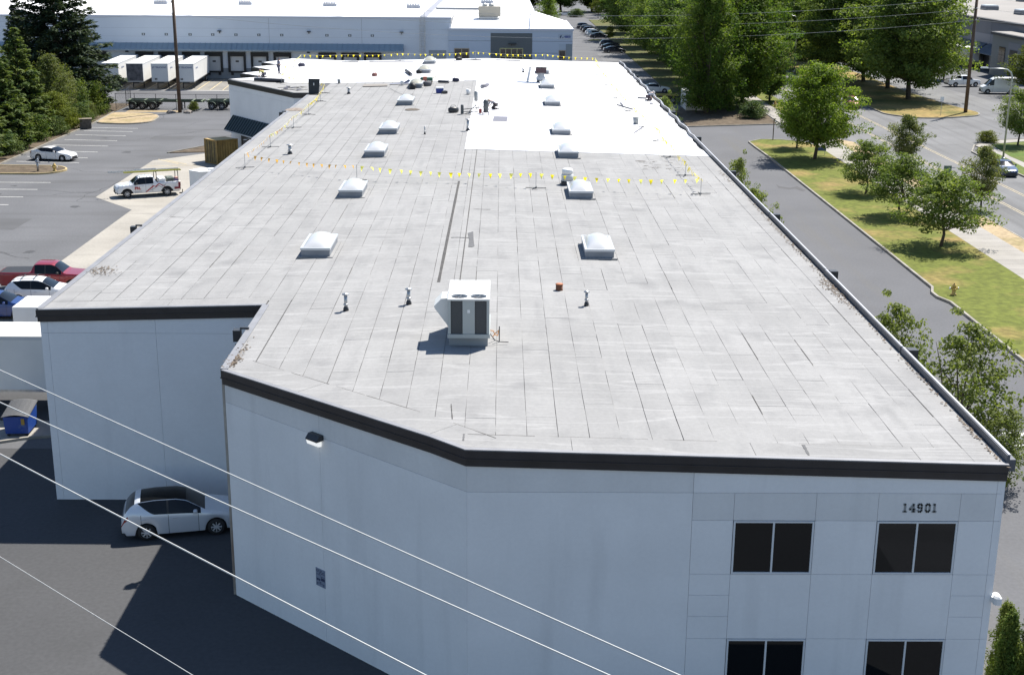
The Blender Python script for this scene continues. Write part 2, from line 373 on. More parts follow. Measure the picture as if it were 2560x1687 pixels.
MB().box(37.1, 39.7, 178, 300, -.05, .085).build('bed', joint_m, sw2)
y = 178.
while y < 236:
    o = mesh_obj('slab', slabm2, None, sw2); o.location = (37.12, y, .087); y += 1.52
slab('verge', [(40.6, 30), (42.6, 30), (42.6, 160.5), (41.2, 163), (40.6, 163)], dry_m, .11)
slab('verge_far', [(39.7, 180), (42.5, 182), (42.5, 420), (39.7, 420)], lawn_m, .11)
kerb('street_kerb', [(42.6, 30), (42.6, 160.5)], .15, .13, side=1)
street = sheet('street', [(42.6, 0), (54.0, 0), (54.0, 148), (54.3, 153.5), (56.3, 158.6), (60.2, 163), (68, 165), (140, 165), (140, 190), (96, 196), (76, 204), (73, 230), (73, 480), (42.5, 480)], asphalt_st, .006)
for x, d in ((46.2, .0), (46.5, 0.), (49.65, .0), (49.95, .0)): line((x + .4, 30), (x - .1, 470), .08, yellow_line, .014, street, 'yellow_line')
isl3 = round_poly([(54.1, 480), (53.9, 200), (54.1, 188.6), (57.0, 184.4), (60.6, 184.4), (66.6, 187.2), (67.9, 190.5), (66.4, 201.1), (65.7, 216.5), (66.5, 480)], 1.5)
slab('median_lawn', isl3, M('median_grass', (.095, .10, .026), .9, c2=(.27, .19, .07), vs=.12, thr=(.36, .6), fine=.25, fs=2., world=True, spec=.2), .14)
kerb('median_kerb', isl3[6:-6], .17, .16, side=-1)
slab('corner_lawn', [(54.1, 30), (56.1, 30), (56.1, 141), (56.8, 151), (56.5, 157), (55.0, 153.6), (54.2, 148)], lawn_g, .12)
slab('corner_sidewalk', [(56.1, 30), (57.5, 30), (57.5, 150), (58.6, 159.5), (66, 163.4), (66, 164.8), (60.2, 163), (56.4, 158.4), (56.8, 151), (56.1, 141)], walk, .11)
slab('right_lawn', [(57.5, 30), (140, 30), (140, 163.2), (66, 163.2), (58.7, 159.2), (57.5, 150)], lawn_g, .125)
kerb('corner_kerb', [(54.0, 30), (54.0, 148), (54.3, 153.5), (56.3, 158.6), (60.2, 163), (66, 164.9)], .15, .16, darkmetal if False else kerbm, side=-1)
# ground beside the far parking
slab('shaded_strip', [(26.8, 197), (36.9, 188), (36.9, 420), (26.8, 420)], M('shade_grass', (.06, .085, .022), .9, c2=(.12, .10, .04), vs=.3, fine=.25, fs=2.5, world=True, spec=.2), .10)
slab('bare_bed', [(24.3, 174.2), (36.6, 177.3), (37.0, 186), (36.8, 197), (27, 197), (24.5, 190)], soil_m, .09)
kerb('bare_bed_kerb', [(23.9, 173.9), (36.4, 176.9), (37.2, 179)], .15, .13)
for k in range(34): line((20.6, 201 + 2.75 * k), (26.3, 201 + 2.75 * k), .12)
for k in range(8): line((19.2 + 1.35 * k, 59.85), (20.3 + 1.35 * k, 61.35), .12, parent=drive)
for yy in (59.75, 61.45): line((17, yy), (30, yy), .13, parent=drive)
ts = MB(); ts._add([(*P(u, v)[:2], .013) for u, v in ((1940, 461), (1948, 466), (1975, 470), (1992, 466), (2014, 476), (2006, 479), (1988, 472), (1974, 474), (1946, 470))], [tuple(range(9))]); ts.build('tar_smear', M('tar_smear', (.05, .05, .055), .8), drive)
crk = M('crack_dark', (.035, .035, .037), .9); oil = M('oil_spot', (.045, .045, .047), .7); rc = random.Random(17)
def crack(x, y, ang, L, w, par, z):
    mb = MB(); pts = [(x, y)]; a = ang
    while L > 0:
        s = rc.uniform(.35, .9); a += rc.uniform(-.45, .45); a += (ang - a) * .25; x += math.cos(a) * s; y += math.sin(a) * s; L -= s; pts.append((x, y))
    A, B = offs(pts, w / 2), offs(pts, -w / 2); k = len(pts); f = [rc.uniform(.35, 1.3) for _ in pts]
    mb._add([(p[0] + (q[0] - p[0]) * u, p[1] + (q[1] - p[1]) * u, z) for p, q, u in zip(pts, A, f)] + [(p[0] + (q[0] - p[0]) * u, p[1] + (q[1] - p[1]) * u, z) for p, q, u in zip(pts, B, f)], [(i, i + 1, k + i + 1, k + i) for i in range(k - 1)]); mb.build('pavement_crack', crk, par)
def spot(x, y, r, par, z, mat=oil):
    n = 11; mb = MB(); mb._add([(x + math.cos(6.283 * i / n) * r * rc.uniform(.6, 1.2), y + math.sin(6.283 * i / n) * r * rc.uniform(.6, 1.2), z) for i in range(n)], [tuple(range(n))]); mb.build('stain', mat, par)
for k in range(12): crack(rc.uniform(-50, -34), rc.uniform(95, 180), rc.choice((.1, 1.5, .8, 2.6)), rc.uniform(4, 14), .07, ground, .005)
for k in range(5): crack(rc.uniform(16, 28), rc.uniform(60, 150), rc.choice((1.5, .2)), rc.uniform(4, 12), .045, drive, .010)
for k in range(9): crack(rc.uniform(43, 53), rc.uniform(100, 190), rc.choice((1.5, .1, .1)), rc.uniform(3, 9), .06, street, .012)
for a_, L in (((-20, 50.3), 9), ((-16, 34), 8)): crack(*a_, -2.3, L, .05, fl, .008)
for x, y, r in ((-48, 145.5, .35), (-47.5, 161, .4), (-49, 168, .3), (-47, 124, .4), (-38, 118, .5), (-42, 150, .6), (-36, 100, .5), (-47, 128.3, .3)): spot(x, y, r, ground, .0055)
for x, y, r in ((22, 95, .35), (25, 120, .4), (20, 80, .3), (46, 120, .4), (47, 150, .3)): spot(x, y, r, ground, .0125)
patchm = M('asphalt_patch', (.075, .076, .08), .9, var=.1, vs=.5, world=True)
for x0, x1, y0, y1 in ((-46, -40, 108, 112.5), (-42, -37, 160, 163)): MB().quad((x0, y0, .0045), (x1, y0, .0045), (x1, y1, .0045), (x0, y1, .0045)).build('asphalt_patch', patchm, ground)
# ================================================================ main building
bld = thing('commercial_building', 'long low grey concrete building with pale flat roof being recovered in white', 'building', (0, 36.4, 0))
BO = (0, 36.4, 0)
L_, I_, P2, P3, P4 = (-18.9, 52.95), (-9.6, 52.95), (-9.6, 44.3), (-.95, 36.4), (14.92, 36.4)
FR, FL = (14.92, 171.0), (-19.2, 171.0)
TEETH = [(-26.7, 174.2), (-29.5, 168.2), (-27.1, 165.3), (-29.6, 162.0), (-26.8, 158.3), (-29.5, 154.1), (-26.3, 150.3), (-29.6, 147.3)]
W0, W1 = (-20.6, 134.4), (-18.9, 134.4)
FOOT = [L_, I_, P2, P3, P4, FR, FL] + TEETH + [W0, W1]
rzf = lambda x, y: zr(x)
core = MB(); core.prism(offs(FOOT, .05, True), -.02, lambda x, y: zr(x) - .12)
wall_core = core.build('wall', joint_m, bld, off=BO)
def wpanel(a, b, s0, s1, z0, z1, mat, gap=.0045, thick=.055):
    """precast panel on the wall a->b (outside on the right), z1 None follows the roof"""
    d = Vector((b[0] - a[0], b[1] - a[1])).normalized(); n = Vector((d.y, -d.x)); A = Vector(a)
    s0 += gap; s1 -= gap
    p, q = A + d * s0, A + d * s1
    za, zb = (z1 - gap, z1 - gap) if z1 is not None else (zr(p.x) - .13, zr(q.x) - .13)
    z0 = z0 + gap if z0 > 0 else -.02
    i0, i1 = p - n * .049, q - n * .049
    vs = [(p.x, p.y, z0), (q.x, q.y, z0), (q.x, q.y, zb), (p.x, p.y, za), (i0.x, i0.y, z0), (i1.x, i1.y, z0), (i1.x, i1.y, zb), (i0.x, i0.y, za)]
    mb = MB(); mb._add(vs, [(0, 1, 2, 3), (5, 4, 7, 6), (4, 0, 3, 7), (1, 5, 6, 2), (3, 2, 6, 7), (4, 5, 1, 0)])
    return mb.build('wall_panel', mat, wall_core, off=BO)
def seglen(a, b): return math.hypot(b[0] - a[0], b[1] - a[1])
zj = 7.47
for (s0, s1) in ((0, .3), (.3, 4.72), (4.72, 9.3)):
    wpanel(L_, I_, s0, s1, zj - .06, None, wall_m); wpanel(L_, I_, s0, s1, 0, zj - .06, wall_m)
wpanel(I_, P2, 0, seglen(I_, P2), 0, None, wall_m)
LC = seglen(P2, P3)
for (s0, s1) in ((0, 5.05), (5.05, LC)):
    wpanel(P2, P3, s0, s1, zj, None, wall_lo); wpanel(P2, P3, s0, s1, 0, zj, wall_m)
X0 = P3[0]
def fp(x0, x1, z0, z1, mat=wall_m): wpanel(P3, P4, x0 - X0, x1 - X0, z0, z1, mat)
fp(X0, 5.72, zj, None, wall_lo); fp(X0, 5.72, 0, zj)
fp(5.72, 14.69, zj, None)
VS = [5.72, 6.95, 9.38, 11.22, 13.65, 14.69]
for a, b in zip(VS, VS[1:]):
    fp(a, b, 6.59, zj, wall_lo)
    solid = abs(a - 6.95) > .01 and abs(a - 11.22) > .01
    if solid: fp(a, b, 4.84, 6.59); fp(a, b, .92, 2.68)
    fp(a, b, 0, .92)
    if abs(a - 5.72) < .01 or abs(a - 13.65) < .01:
        for z0, z1 in ((2.68, 3.43), (3.43, 4.14), (4.14, 4.84)): fp(a, b, z0, z1)
    else: fp(a, b, 2.68, 4.84)
for z0, z1 in ((0, 2.68), (2.68, 4.84), (4.84, 6.59), (6.59, zj), (zj, None)): fp(14.69, 14.92, z0, z1)
k = 0.
while k < 134: wpanel(P4, FR, k, min(k + 7.5, 134.6), 0, None, wall_m); k += 7.5
wpanel(FR, FL, 0, 34.12, 0, None, wall_m)
pp = [FL] + TEETH
for a, b in zip(pp, pp[1:]): wpanel(a, b, 0, seglen(a, b), 0, None, wall_m)
a, b = TEETH[-1], W0
for s0, s1 in ((0, 7.9), (7.9, seglen(a, b))): wpanel(a, b, s0, s1, 7.3, None, wall_m); wpanel(a, b, s0, s1, 0, 7.3, wall_m)
wpanel(W0, W1, 0, 1.7, 0, None, wall_m)
k = 0.
while k < 81: wpanel(W1, L_, k, min(k + 7.5, 81.45), 0, None, wall_m); k += 7.5
# windows
frame_m = M('window_frame', (.62, .64, .66), .5)
room_m = M('room_dark', (.012, .012, .013), .9)
blind_m = M('blind', (.10, .095, .085), .8)
for (x0, x1, z0, z1) in ((6.95, 9.38, 4.84, 6.59), (11.22, 13.65, 4.84, 6.59), (6.95, 9.38, .92, 2.68), (11.22, 13.65, .92, 2.68)):
    w = MB(); Y = 36.4; g = .015; t = .055
    for q in ((x0 + g, x1 - g, z0 + g, z0 + g + t), (x0 + g, x1 - g, z1 - g - t, z1 - g), (x0 + g, x0 + g + t, z0 + g + t, z1 - g - t), (x1 - g - t, x1 - g, z0 + g + t, z1 - g - t), ((x0 + x1) / 2 - t / 2, (x0 + x1) / 2 + t / 2, z0 + g + t, z1 - g - t)):
        w.box(q[0], q[1], Y - .02, Y + .046, q[2], q[3])
    wo = w.build('window', frame_m, bld, off=BO)
    xm = (x0 + x1) / 2
    for a_, b_ in ((x0 + g + t, xm - t / 2), (xm + t / 2, x1 - g - t)):
        MB().box(a_ - .004, b_ + .004, Y + .018, Y + .03, z0 + g + t - .004, z1 - g - t + .004).build('pane', glass_m, wo, off=BO)
# fascia: two stepped dark metal bands
def fasc(path, nm='fascia'):
    mb = MB()
    ribbon(mb, path, .04, -.10, lambda x, y: zr(x) - .27, lambda x, y: zr(x) - .012)
    ribbon(mb, path, .04, -.065, lambda x, y: zr(x) - .52, lambda x, y: zr(x) - .275)
    ribbon(mb, path, .04, -.125, lambda x, y: zr(x) - .30, lambda x, y: zr(x) - .262)
    return mb.build(nm, fascia_m, bld, off=BO)
fasc([W1, L_, I_, P2, (RIDGE_X, P2[1] + (P3[1] - P2[1]) * (RIDGE_X - P2[0]) / (P3[0] - P2[0])), P3, P4])
fasc([FR, (RIDGE_X, 171.0), FL] + TEETH + [W0, W1])
# light metal edge on top
e = MB(); ribbon(e, [W1, L_], .16, -.11, lambda x, y: zr(x) - .012, lambda x, y: zr(x) + .045)
e.build('edge_flashing', metal_m, bld, off=BO)
e = MB(); ribbon(e, [L_, I_], .10, -.112, lambda x, y: zr(x) - .012, lambda x, y: zr(x) + .030); ribbon(e, [(-9.6, 52.82), P2], .16, -.112, lambda x, y: zr(x) - .012, lambda x, y: zr(x) + .045)
e.build('edge_flashing', metal_m, bld, off=BO)
pm = (RIDGE_X, P2[1] + (P3[1] - P2[1]) * (RIDGE_X - P2[0]) / (P3[0] - P2[0]))
e = MB(); ribbon(e, [P2, pm, P3, P4], .07, -.112, lambda x, y: zr(x) - .011, lambda x, y: zr(x) + .024)
e.build('edge_flashing', metal_m, bld, off=BO)
# right gutter in lengths, with leader heads
gy = [36.45, 47.4, 59.7, 73.0, 87.5, 103.5, 119.5, 135.5, 153.0, 170.9]
rg = random.Random(4)
for a, b in zip(gy, gy[1:]):
    n = 12; mb = MB(); dx = rg.uniform(-.03, .03)
    pth = [(14.98 + dx + (0 if a < 90 else .10 * math.sin(i * 1.3 + a)), a + .05 + (b - a - .1) * i / n) for i in range(n + 1)]
    ribbon(mb, pth, -.04, .05, lambda x, y: 8.20, lambda x, y: zr(x) + .24); ribbon(mb, pth, -.22, -.04, lambda x, y: 8.14, lambda x, y: zr(x) + .10)
    go = mb.build('gutter', gutter_m, bld, off=BO)
    mb = MB(); ribbon(mb, pth, -.055, .015, lambda x, y: zr(x) + .241, lambda x, y: zr(x) + .262); mb.build('gutter_lit_top', M('gutter_lit_top', (.42, .43, .46), .5), go, off=BO)  # sunlit top edge of the gutter, painted as a paler strip
for y in gy[1:-1]:
    mb = MB().box(15.16, 15.52, y - .19, y + .19, 8.0, 8.58).box(15.28, 15.42, y - .07, y + .07, 0, 7.95); mb.build('leader_head', darkmetal, bld, off=BO)
for (x, y) in ((-19.1, 69.4), (-19.1, 101.5), (-19.1, 118.5), (-9.8, 49.2)):
    z = zr(x + .3); mb = MB().box(x - .40, x - .12, y - .17, y + .17, z - .42, z + .03).box(x - .36, x - .24, y - .06, y + .06, 0, z - .55)
    mb.box(x - .14, x + .20, y - .05, y + .05, z + .05, z + .12); mb.build('leader_head', darkmetal, bld, off=BO)
rusty = M('rust_streaked', (.36, .33, .29), .8, var=.2, vs=2., streak=((5, 5, .25), (.17, .09, .05), .45))
MB().box(-9.70, -9.615, 44.34, 44.43, 0, 8.3).build('downspout', rusty, bld, off=BO)
# wing canopy; black panels below it paint the shade of the door recesses
A_, B_ = Vector((*TEETH[-1], 0)), Vector((*W0, 0)); dW = (B_ - A_).normalized(); nW = Vector((dW.y, -dW.x, 0))
cp = MB(); s0, s1 = .95, 15.2; zt, zb, out = 4.66, 3.19, 1.25
def wp(s, o, z): q = A_ + dW * s + nW * o; return (q.x, q.y, z)
cp.quad(wp(s0, .08, zt), wp(s0, out, zb), wp(s1, out, zb), wp(s1, .08, zt)); cp.quad(wp(s0, .08, zt), wp(s1, .08, zt), wp(s1, .08, zb), wp(s0, .08, zb))
cp.quad(wp(s0, .08, zb), wp(s1, .08, zb), wp(s1, out, zb), wp(s0, out, zb)); cp.tri(wp(s0, .08, zt), wp(s0, .08, zb), wp(s0, out, zb)); cp.tri(wp(s1, .08, zt), wp(s1, out, zb), wp(s1, .08, zb))
cano_m = M('canopy_green', (.018, .032, .032), .45, metal=.2)
cv = cp.build('canopy', cano_m, bld, off=BO)
for k in range(24):
    s = s0 + .1 + (s1 - s0 - .2) * k / 23
    MB().bar(wp(s, .10, zt + .02), wp(s, out + .01, zb + .035), .05, .07).build('rib', cano_m, cv, off=BO)
MB().bar(wp(s0, out + .03, zb - .06), wp(s1, out + .03, zb - .06), .05, .1).build('trim', offwhite, cv, off=BO)
for s in (2.6, 6.4, 10.2):
    mb = MB()
    for q in ((0, 3.0),):
        a4, b4 = wp(s, .02, 0), wp(s + 2.9, .02, 0); mb.prism([a4[:2], b4[:2], wp(s + 2.9, -.04, 0)[:2], wp(s, -.04, 0)[:2]][::-1], 0, 2.65)
    mb.build('dock_door', blackm, bld, off=BO)
# wall light, notice, house number
cm = Vector((*P2, 0)); dC = (Vector((*P3, 0)) - cm).normalized(); nC = Vector((dC.y, -dC.x, 0))
def cpnt(s, o, z): q = cm + dC * s + nC * o; return (q.x, q.y, z)
lh = MB()
for s in (4.72, 5.22): pass
poly = [(0, 7.84), (.17, 7.84), (.30, 7.70), (.30, 7.65), (0, 7.65)]
vs = [cpnt(4.70, o, z - .26) for o, z in poly] + [cpnt(5.26, o, z - .26) for o, z in poly]; n = len(poly)
lh._add(vs, [tuple(range(n)), tuple(reversed(range(n, 2 * n)))] + [(i, n + i, n + (i + 1) % n, (i + 1) % n) for i in range(n)])
lo = lh.build('wall_light', darkmetal, bld, off=BO)
lens = MB(); lp = [(0.02, 7.385), (.29, 7.385), (.25, 7.24), (.12, 7.17), (.02, 7.17)]; vs = [cpnt(4.72, o, z) for o, z in lp] + [cpnt(5.16, o, z) for o, z in lp]; n = 5
lens._add(vs, [tuple(range(n)), tuple(reversed(range(n, 2 * n)))] + [(i, n + i, n + (i + 1) % n, (i + 1) % n) for i in range(n)])
lamp_m = M('lamp_lens', (.8, .8, .78), .25); lamp_m.node_tree.nodes['Principled BSDF'].inputs['Emission Color'].default_value = (1, 1, .97, 1); lamp_m.node_tree.nodes['Principled BSDF'].inputs['Emission Strength'].default_value = .3
lens.build('lens', lamp_m, lo, off=BO)
sg = MB(); sg._add([cpnt(4.62, .012, 2.02), cpnt(5.10, .012, 2.02), cpnt(5.10, .012, 2.68), cpnt(4.62, .012, 2.68), cpnt(4.62, .0, 2.02), cpnt(5.10, .0, 2.02), cpnt(5.10, .0, 2.68), cpnt(4.62, .0, 2.68)], [(0, 1, 2, 3), (4, 0, 3, 7), (1, 5, 6, 2), (3, 2, 6, 7), (5, 1, 0, 4)])
sgo = sg.build('notice_sign', M('notice_panel', (.20, .24, .32), .6), bld, off=BO)
ink = M('notice_ink', (.02, .03, .08), .6)
rr = random.Random(3)
for k in range(11):
    z = 2.63 - k * .054; wide = k in (5, 6)
    x = 4.65
    while x < 5.06:
        l = rr.uniform(.04, .13) if not wide else .20
        if rr.random() < .8:
            mb = MB(); h = .026 if not wide else .05
            mb._add([cpnt(x, .015, z - h), cpnt(min(x + l, 5.08), .015, z - h), cpnt(min(x + l, 5.08), .015, z), cpnt(x, .015, z)], [(0, 1, 2, 3)]); mb.build('letter_mark', ink, sgo, off=BO)
        x += l + .03
# slab-serif digits 14901
num_m = M('number_paint', (.24, .25, .255), .6)
def digit(mb, ch, x, z, h=.285, wd=.185):
    t = .062; Y0, Y1 = 36.388, 36.402
    def st(pts, closed=False):
        pts = [(x + a * wd, z + b * h) for a, b in pts]
        A = [(p[0], p[1]) for p in pts]
        if closed: A = A + [A[0]]
        for (a, b) in zip(A, A[1:]):
            d = Vector((b[0] - a[0], b[1] - a[1])); l = d.length; d /= l; n = Vector((-d.y, d.x)) * t / 2; e0 = d * t * .3
            q = [Vector(a) - e0 - n, Vector(b) + e0 - n, Vector(b) + e0 + n, Vector(a) - e0 + n]
            mb._add([(p.x, Y0, p.y) for p in q] + [(p.x, Y1, p.y) for p in q], [(0, 1, 2, 3), (5, 4, 7, 6), (4, 0, 3, 7), (1, 5, 6, 2), (3, 2, 6, 7), (4, 5, 1, 0)])
    if ch == '1': st([(.5, .1), (.5, .9)]); st([(.25, .08), (.75, .08)]); st([(.30, .90), (.5, .90)])
    if ch == '4': st([(.72, .1), (.72, .9)]); st([(.66, .9), (.12, .36)]); st([(.12, .34), (.98, .34)]); st([(.5, .08), (.95, .08)])
    if ch == '9': st([(.2, .60), (.2, .82), (.36, .92), (.64, .92), (.8, .82), (.8, .22), (.64, .08), (.36, .08), (.2, .22)]); st([(.2, .60), (.36, .5), (.8, .5)])
    if ch == '0': st([(.2, .22), (.2, .80), (.36, .92), (.64, .92), (.8, .80), (.8, .22), (.64, .08), (.36, .08)], True)
nb = MB()
for ch, x in zip('14901', (11.925, 12.14, 12.365, 12.60, 12.80)): digit(nb, ch, x, 6.87)
nb.build('house_number', num_m, bld, off=BO)
cl = MB().box(14.88, 15.06, 36.32, 36.5, 4.0, 4.14).bbox(14.93, 15.17, 36.18, 36.58, 3.93, 4.20, .06); cl.build('camera_housing', white_m, bld, off=BO)
# ================================================================ roof
def roof_poly(poly, dz):
    mb = MB(); mb._add([(x, y, zr(x) + dz) for x, y in poly], [tuple(range(len(poly)))]); return mb
INN = offs(FOOT, .05, True)
def clipx(poly, xa, xb):
    def half(pl, x, keep):
        out = []
        for i, p in enumerate(pl):
            q = pl[(i + 1) % len(pl)]; a = keep(p[0] - x); b = keep(q[0] - x)
            if a: out.append(p)
            if a != b:
                t = (x - p[0]) / (q[0] - p[0]); out.append((x, p[1] + t * (q[1] - p[1])))
        return out
    return half(half(poly, xa, lambda d: d >= 0), xb, lambda d: d <= 0)
deck = MB()
body_poly = [L_, I_, P2, P3, P4, FR, FL, W1]
for xa, xb in ((-19.3, RIDGE_X), (RIDGE_X, 15.0)):
    pl = clipx(body_poly, xa, xb); deck._add([(x, y, zr(x) - .035) for x, y in pl], [tuple(range(len(pl)))])
wing = [(-19.2, 134.42), (-19.2, 171)] + TEETH + [W0]
deck._add([(x, y, zr(x) - .035) for x, y in wing], [tuple(range(len(wing)))])
roof = deck.build('roof', deck_m, bld, off=BO)
rg = random.Random(11)
SW = .945
def sheet_var(seed, w=SW):
    r = random.Random(seed); n = 9; vs = []; g = r.choice((.004, .006, .008, .011, .016)); ph = r.uniform(0, 6)
    for i in range(n + 1):
        t = i / n; e = .006 * math.sin(t * 9 + ph) + r.uniform(-.004, .004)
        vs += [(-w / 2 + g * .3, t, .000), (w / 2 - g + e, t, .009)]
    k = len(vs); vs += [(x, y, z - .012) for x, y, z in vs]; fs = []
    for i in range(n):
        a = 2 * i; fs += [(a, a + 1, a + 3, a + 2), (a + 1, k + a + 1, k + a + 3, a + 3), (a, a + 2, k + a + 2, k + a)]
    fs += [(0, k, k + 1, 1), (2 * n, 2 * n + 1, k + 2 * n + 1, k + 2 * n)]
    me = bpy.data.meshes.new('membrane_sheet'); me.from_pydata(vs, [], fs); me.materials.append(sheet_m); return me
SV = [sheet_var(i) for i in range(10)]
jobs = []
def y_front(x):
    if x < -9.7: return 52.95 + 1.1
    if x < -.95: return P2[1] + (P3[1] - P2[1]) * (x - P2[0]) / (P3[0] - P2[0]) + 1.55
    return 36.4 + 1.15
def y_back(x): return 143.6 if x < -2.3 else 94.7
def add_run(xc, ya, yb):
    y = ya; first = True
    while y < yb - .4:
        L = rg.choice((2.6, 4.2, 5.5, 6.4, 7.5, 9.0)) * rg.uniform(.85, 1.1)
        if first: L *= rg.uniform(.4, 1.); first = False
        if yb - (y + L) < 1.6: L = yb - y
        jobs.append((xc, y, L)); y += L
nl = int((RIDGE_X + 18.72) / SW)
for i in range(nl): 
    xc = RIDGE_X - SW * (i + .5); add_run(xc, 53.6 if xc - SW / 2 < -9.55 else y_front(xc + SW / 2), y_back(xc))
for i in range(int((14.7 - RIDGE_X) / SW)):
    xc = RIDGE_X + SW * (i + .5); add_run(xc, y_front(xc + SW / 2) - .2, y_back(xc))
jobs.sort(key=lambda j: j[1])
th = math.atan(SLOPE)
far = MB()
for k, (xc, y, L) in enumerate(jobs):
    s = -1 if xc < RIDGE_X else 1
    jx, jz = rg.uniform(-.004, .004), rg.uniform(0, .003)
    if k < 296:
        o = mesh_obj('membrane_sheet', SV[rg.randrange(10)], None, roof)
        o.location = (xc + jx, y - BO[1] + rg.uniform(.0, .012), zr(xc) - .012 + jz); o.scale = (1, L - rg.uniform(.008, .022), 1)
        o.rotation_euler = (0, th * s, 0)
    else:
        w = SW / 2 - rg.choice((.002, .006, .012)); za, zb = zr(xc - w), zr(xc + w)
        far._add([(xc - w, y + .01, za - .012), (xc + w, y + .01, zb - .003), (xc + w, y + L - .015, zb - .003), (xc - w, y + L - .015, za - .012)], [(0, 1, 2, 3)])
tag(far.build('membrane_sheet', sheet_m, roof, off=BO), kind='stuff')
# perimeter sheets along front, chamfer, step and eaves (lie on top of the field sheets)
def peri(a, b, w, cuts, lift=.004):
    d = Vector((b[0] - a[0], b[1] - a[1])); Ln = d.length; d.normalize(); n = Vector((-d.y, d.x))
    s = 0.
    while s < Ln - .01:
        e_ = min(Ln, s + cuts * rg.uniform(.6, 1.2)); 
        if Ln - e_ < 1.: e_ = Ln
        K_ = 10; mb = MB(); vs = []
        for i in range(K_ + 1):
            ss = s + (e_ - .012 - s) * i / K_; p, r_ = Vector(a) + d * ss + n * .05, Vector(a) + d * ss + n * w
            vs += [(p.x, p.y, zr(p.x) + lift), (r_.x, r_.y, zr(r_.x) + lift), (r_.x, r_.y, zr(r_.x) - .012)]
        mb._add(vs, [f for i in range(K_) for f in ((3 * i, 3 * i + 3, 3 * i + 4, 3 * i + 1), (3 * i + 1, 3 * i + 4, 3 * i + 5, 3 * i + 2))])
        mb.build('membrane_sheet', sheet_m, roof, off=BO); s = e_
peri(P3, P4, 1.18, 5.); peri(P2, P3, 1.25, 5.5, .006); peri((-9.6, 53.75), P2, .95, 6., .008); peri(L_, I_, 1.15, 5.)
peri((-18.9, 134.4), (-18.9, 52.95), .95, 8., .010); peri((14.92, 36.4), (14.92, 94.6), .95, 8., .010)
wv = MB(); wv._add([(x, y, zr(x) - .004) for x, y in [(-19.0, 134.6), (-19.0, 143.6), (-23.0, 143.9), (-29.3, 147.2), (-20.6, 134.6)]], [(0, 1, 2, 3, 4)]); wv.build('membrane_sheet', sheet_m, roof, off=BO)
# dark sealed seams, patches, stains, laps
def dpatch(pts, mat=patch_m, dz=.012, name='seam_patch'):
    mb = MB(); mb._add([(x, y, zr(x) + dz) for x, y in pts], [tuple(range(len(pts)))]); return mb.build(name, mat, roof, off=BO)
def seam(x0, y0, x1, y1, w, mat=patch_m, dz=.012, n=10, jit=(.55, 1.25)):
    A = []; B = []
    for i in range(n + 1):
        t = i / n; x, y = x0 + (x1 - x0) * t, y0 + (y1 - y0) * t; d = Vector((x1 - x0, y1 - y0)).normalized(); ww = w * rg.uniform(*jit) / 2
        A.append((x + d.y * ww, y - d.x * ww)); B.append((x - d.y * ww, y + d.x * ww))
    mb = MB(); k = n + 1; mb._add([(x, y, zr(x) + dz) for x, y in A + B], [(i, i + 1, k + i + 1, k + i) for i in range(n)]); return mb.build('seam_patch', mat, roof, off=BO)
seamd = M('seam_dark', (.055, .052, .05), .85, var=.3, vs=3., world=True)
seam(-2.66, 56.2, -2.55, 81.5, .13, seamd, n=14, jit=(.85, 1.15)); seam(-2.5, 84.0, -2.5, 94.5, .05, seamd); seam(-1.75, 52.2, -1.68, 94.5, .045, seamd, n=20, jit=(.7, 1.2))
dpatch([tuple(RP(*q)[:2]) for q in ((1170, 583), (1183, 579), (1184, 600), (1186, 616), (1180, 618), (1171, 617), (1173, 600))])
seam(*RP(1128, 594)[:2], *RP(1172, 595)[:2], .10, patch_m); seam(*RP(1184, 523)[:2], *RP(1226, 524)[:2], .06, seamd)
for a, b, w in (((2008, 1112), (2022, 1138), .10), ((1160, 1085), (1158, 1102), .06), ((1128, 1010), (1131, 1047), .03), ((700, 520), (760, 526), .02), ((425, 542), (462, 544), .05)):
    seam(*RP(*a)[:2], *RP(*b)[:2], w, patch_m if w > .05 else seamd)
rs_ = random.Random(21)
for k in range(26):                                     # open lap edges and small tears along the run of the sheets
    x = RIDGE_X + SW * rs_.randrange(-17, 17); y0 = rs_.uniform(y_front(x) + 1, 85); l = rs_.uniform(.6, 4.5)
    seam(x + .005, y0, x + .005, y0 + l, rs_.choice((.012, .016, .02, .03)), seamd, .011, 9)
rs2 = random.Random(31)
for k in range(34):                                     # small brown marks where old flashing was torn up
    q = RP(1592 + rs2.uniform(0, 108), 400 + rs2.uniform(0, 26)); l = rs2.uniform(.12, .5)
    seam(q.x - l / 2, q.y, q.x + l / 2, q.y + rs2.uniform(-.05, .05), rs2.uniform(.04, .12), M('old_glue', (.115, .10, .09), .9), .013, 3)
# white membrane already laid
def wedge_x(y): return 14.80 + .14 * math.sin(y * .55) + .08 * math.sin(y * 1.7)
def tpo(x0, x1, y0, y1, right=False, lift=0.):
    n = max(2, int((y1 - y0) / 1.2)); vs = []
    for i in range(n + 1):
        y = y0 + (y1 - y0) * i / n; xb = wedge_x(y) if right else x1 + .01 * math.sin(y * .9)
        vs += [(x0, y, zr(x0) + .022 + lift), (xb, y, zr(xb) + .014 + lift)]
    k = len(vs); vs += [(x, y, z - .03) for x, y, z in vs]; fs = []
    for i in range(n):
        a = 2 * i; fs += [(a, a + 1, a + 3, a + 2), (a + 1, k + a + 1, k + a + 3, a + 3), (a, a + 2, k + a + 2, k + a)]
    fs += [(0, k, k + 1, 1)]
    mb = MB(); mb._add(vs, fs); mb.build('white_sheet', tpo_m, roof, off=BO)
xs = [-2.55, -2.0, 1.05, 4.1, 7.15, 10.2, 12.6, 14.8]
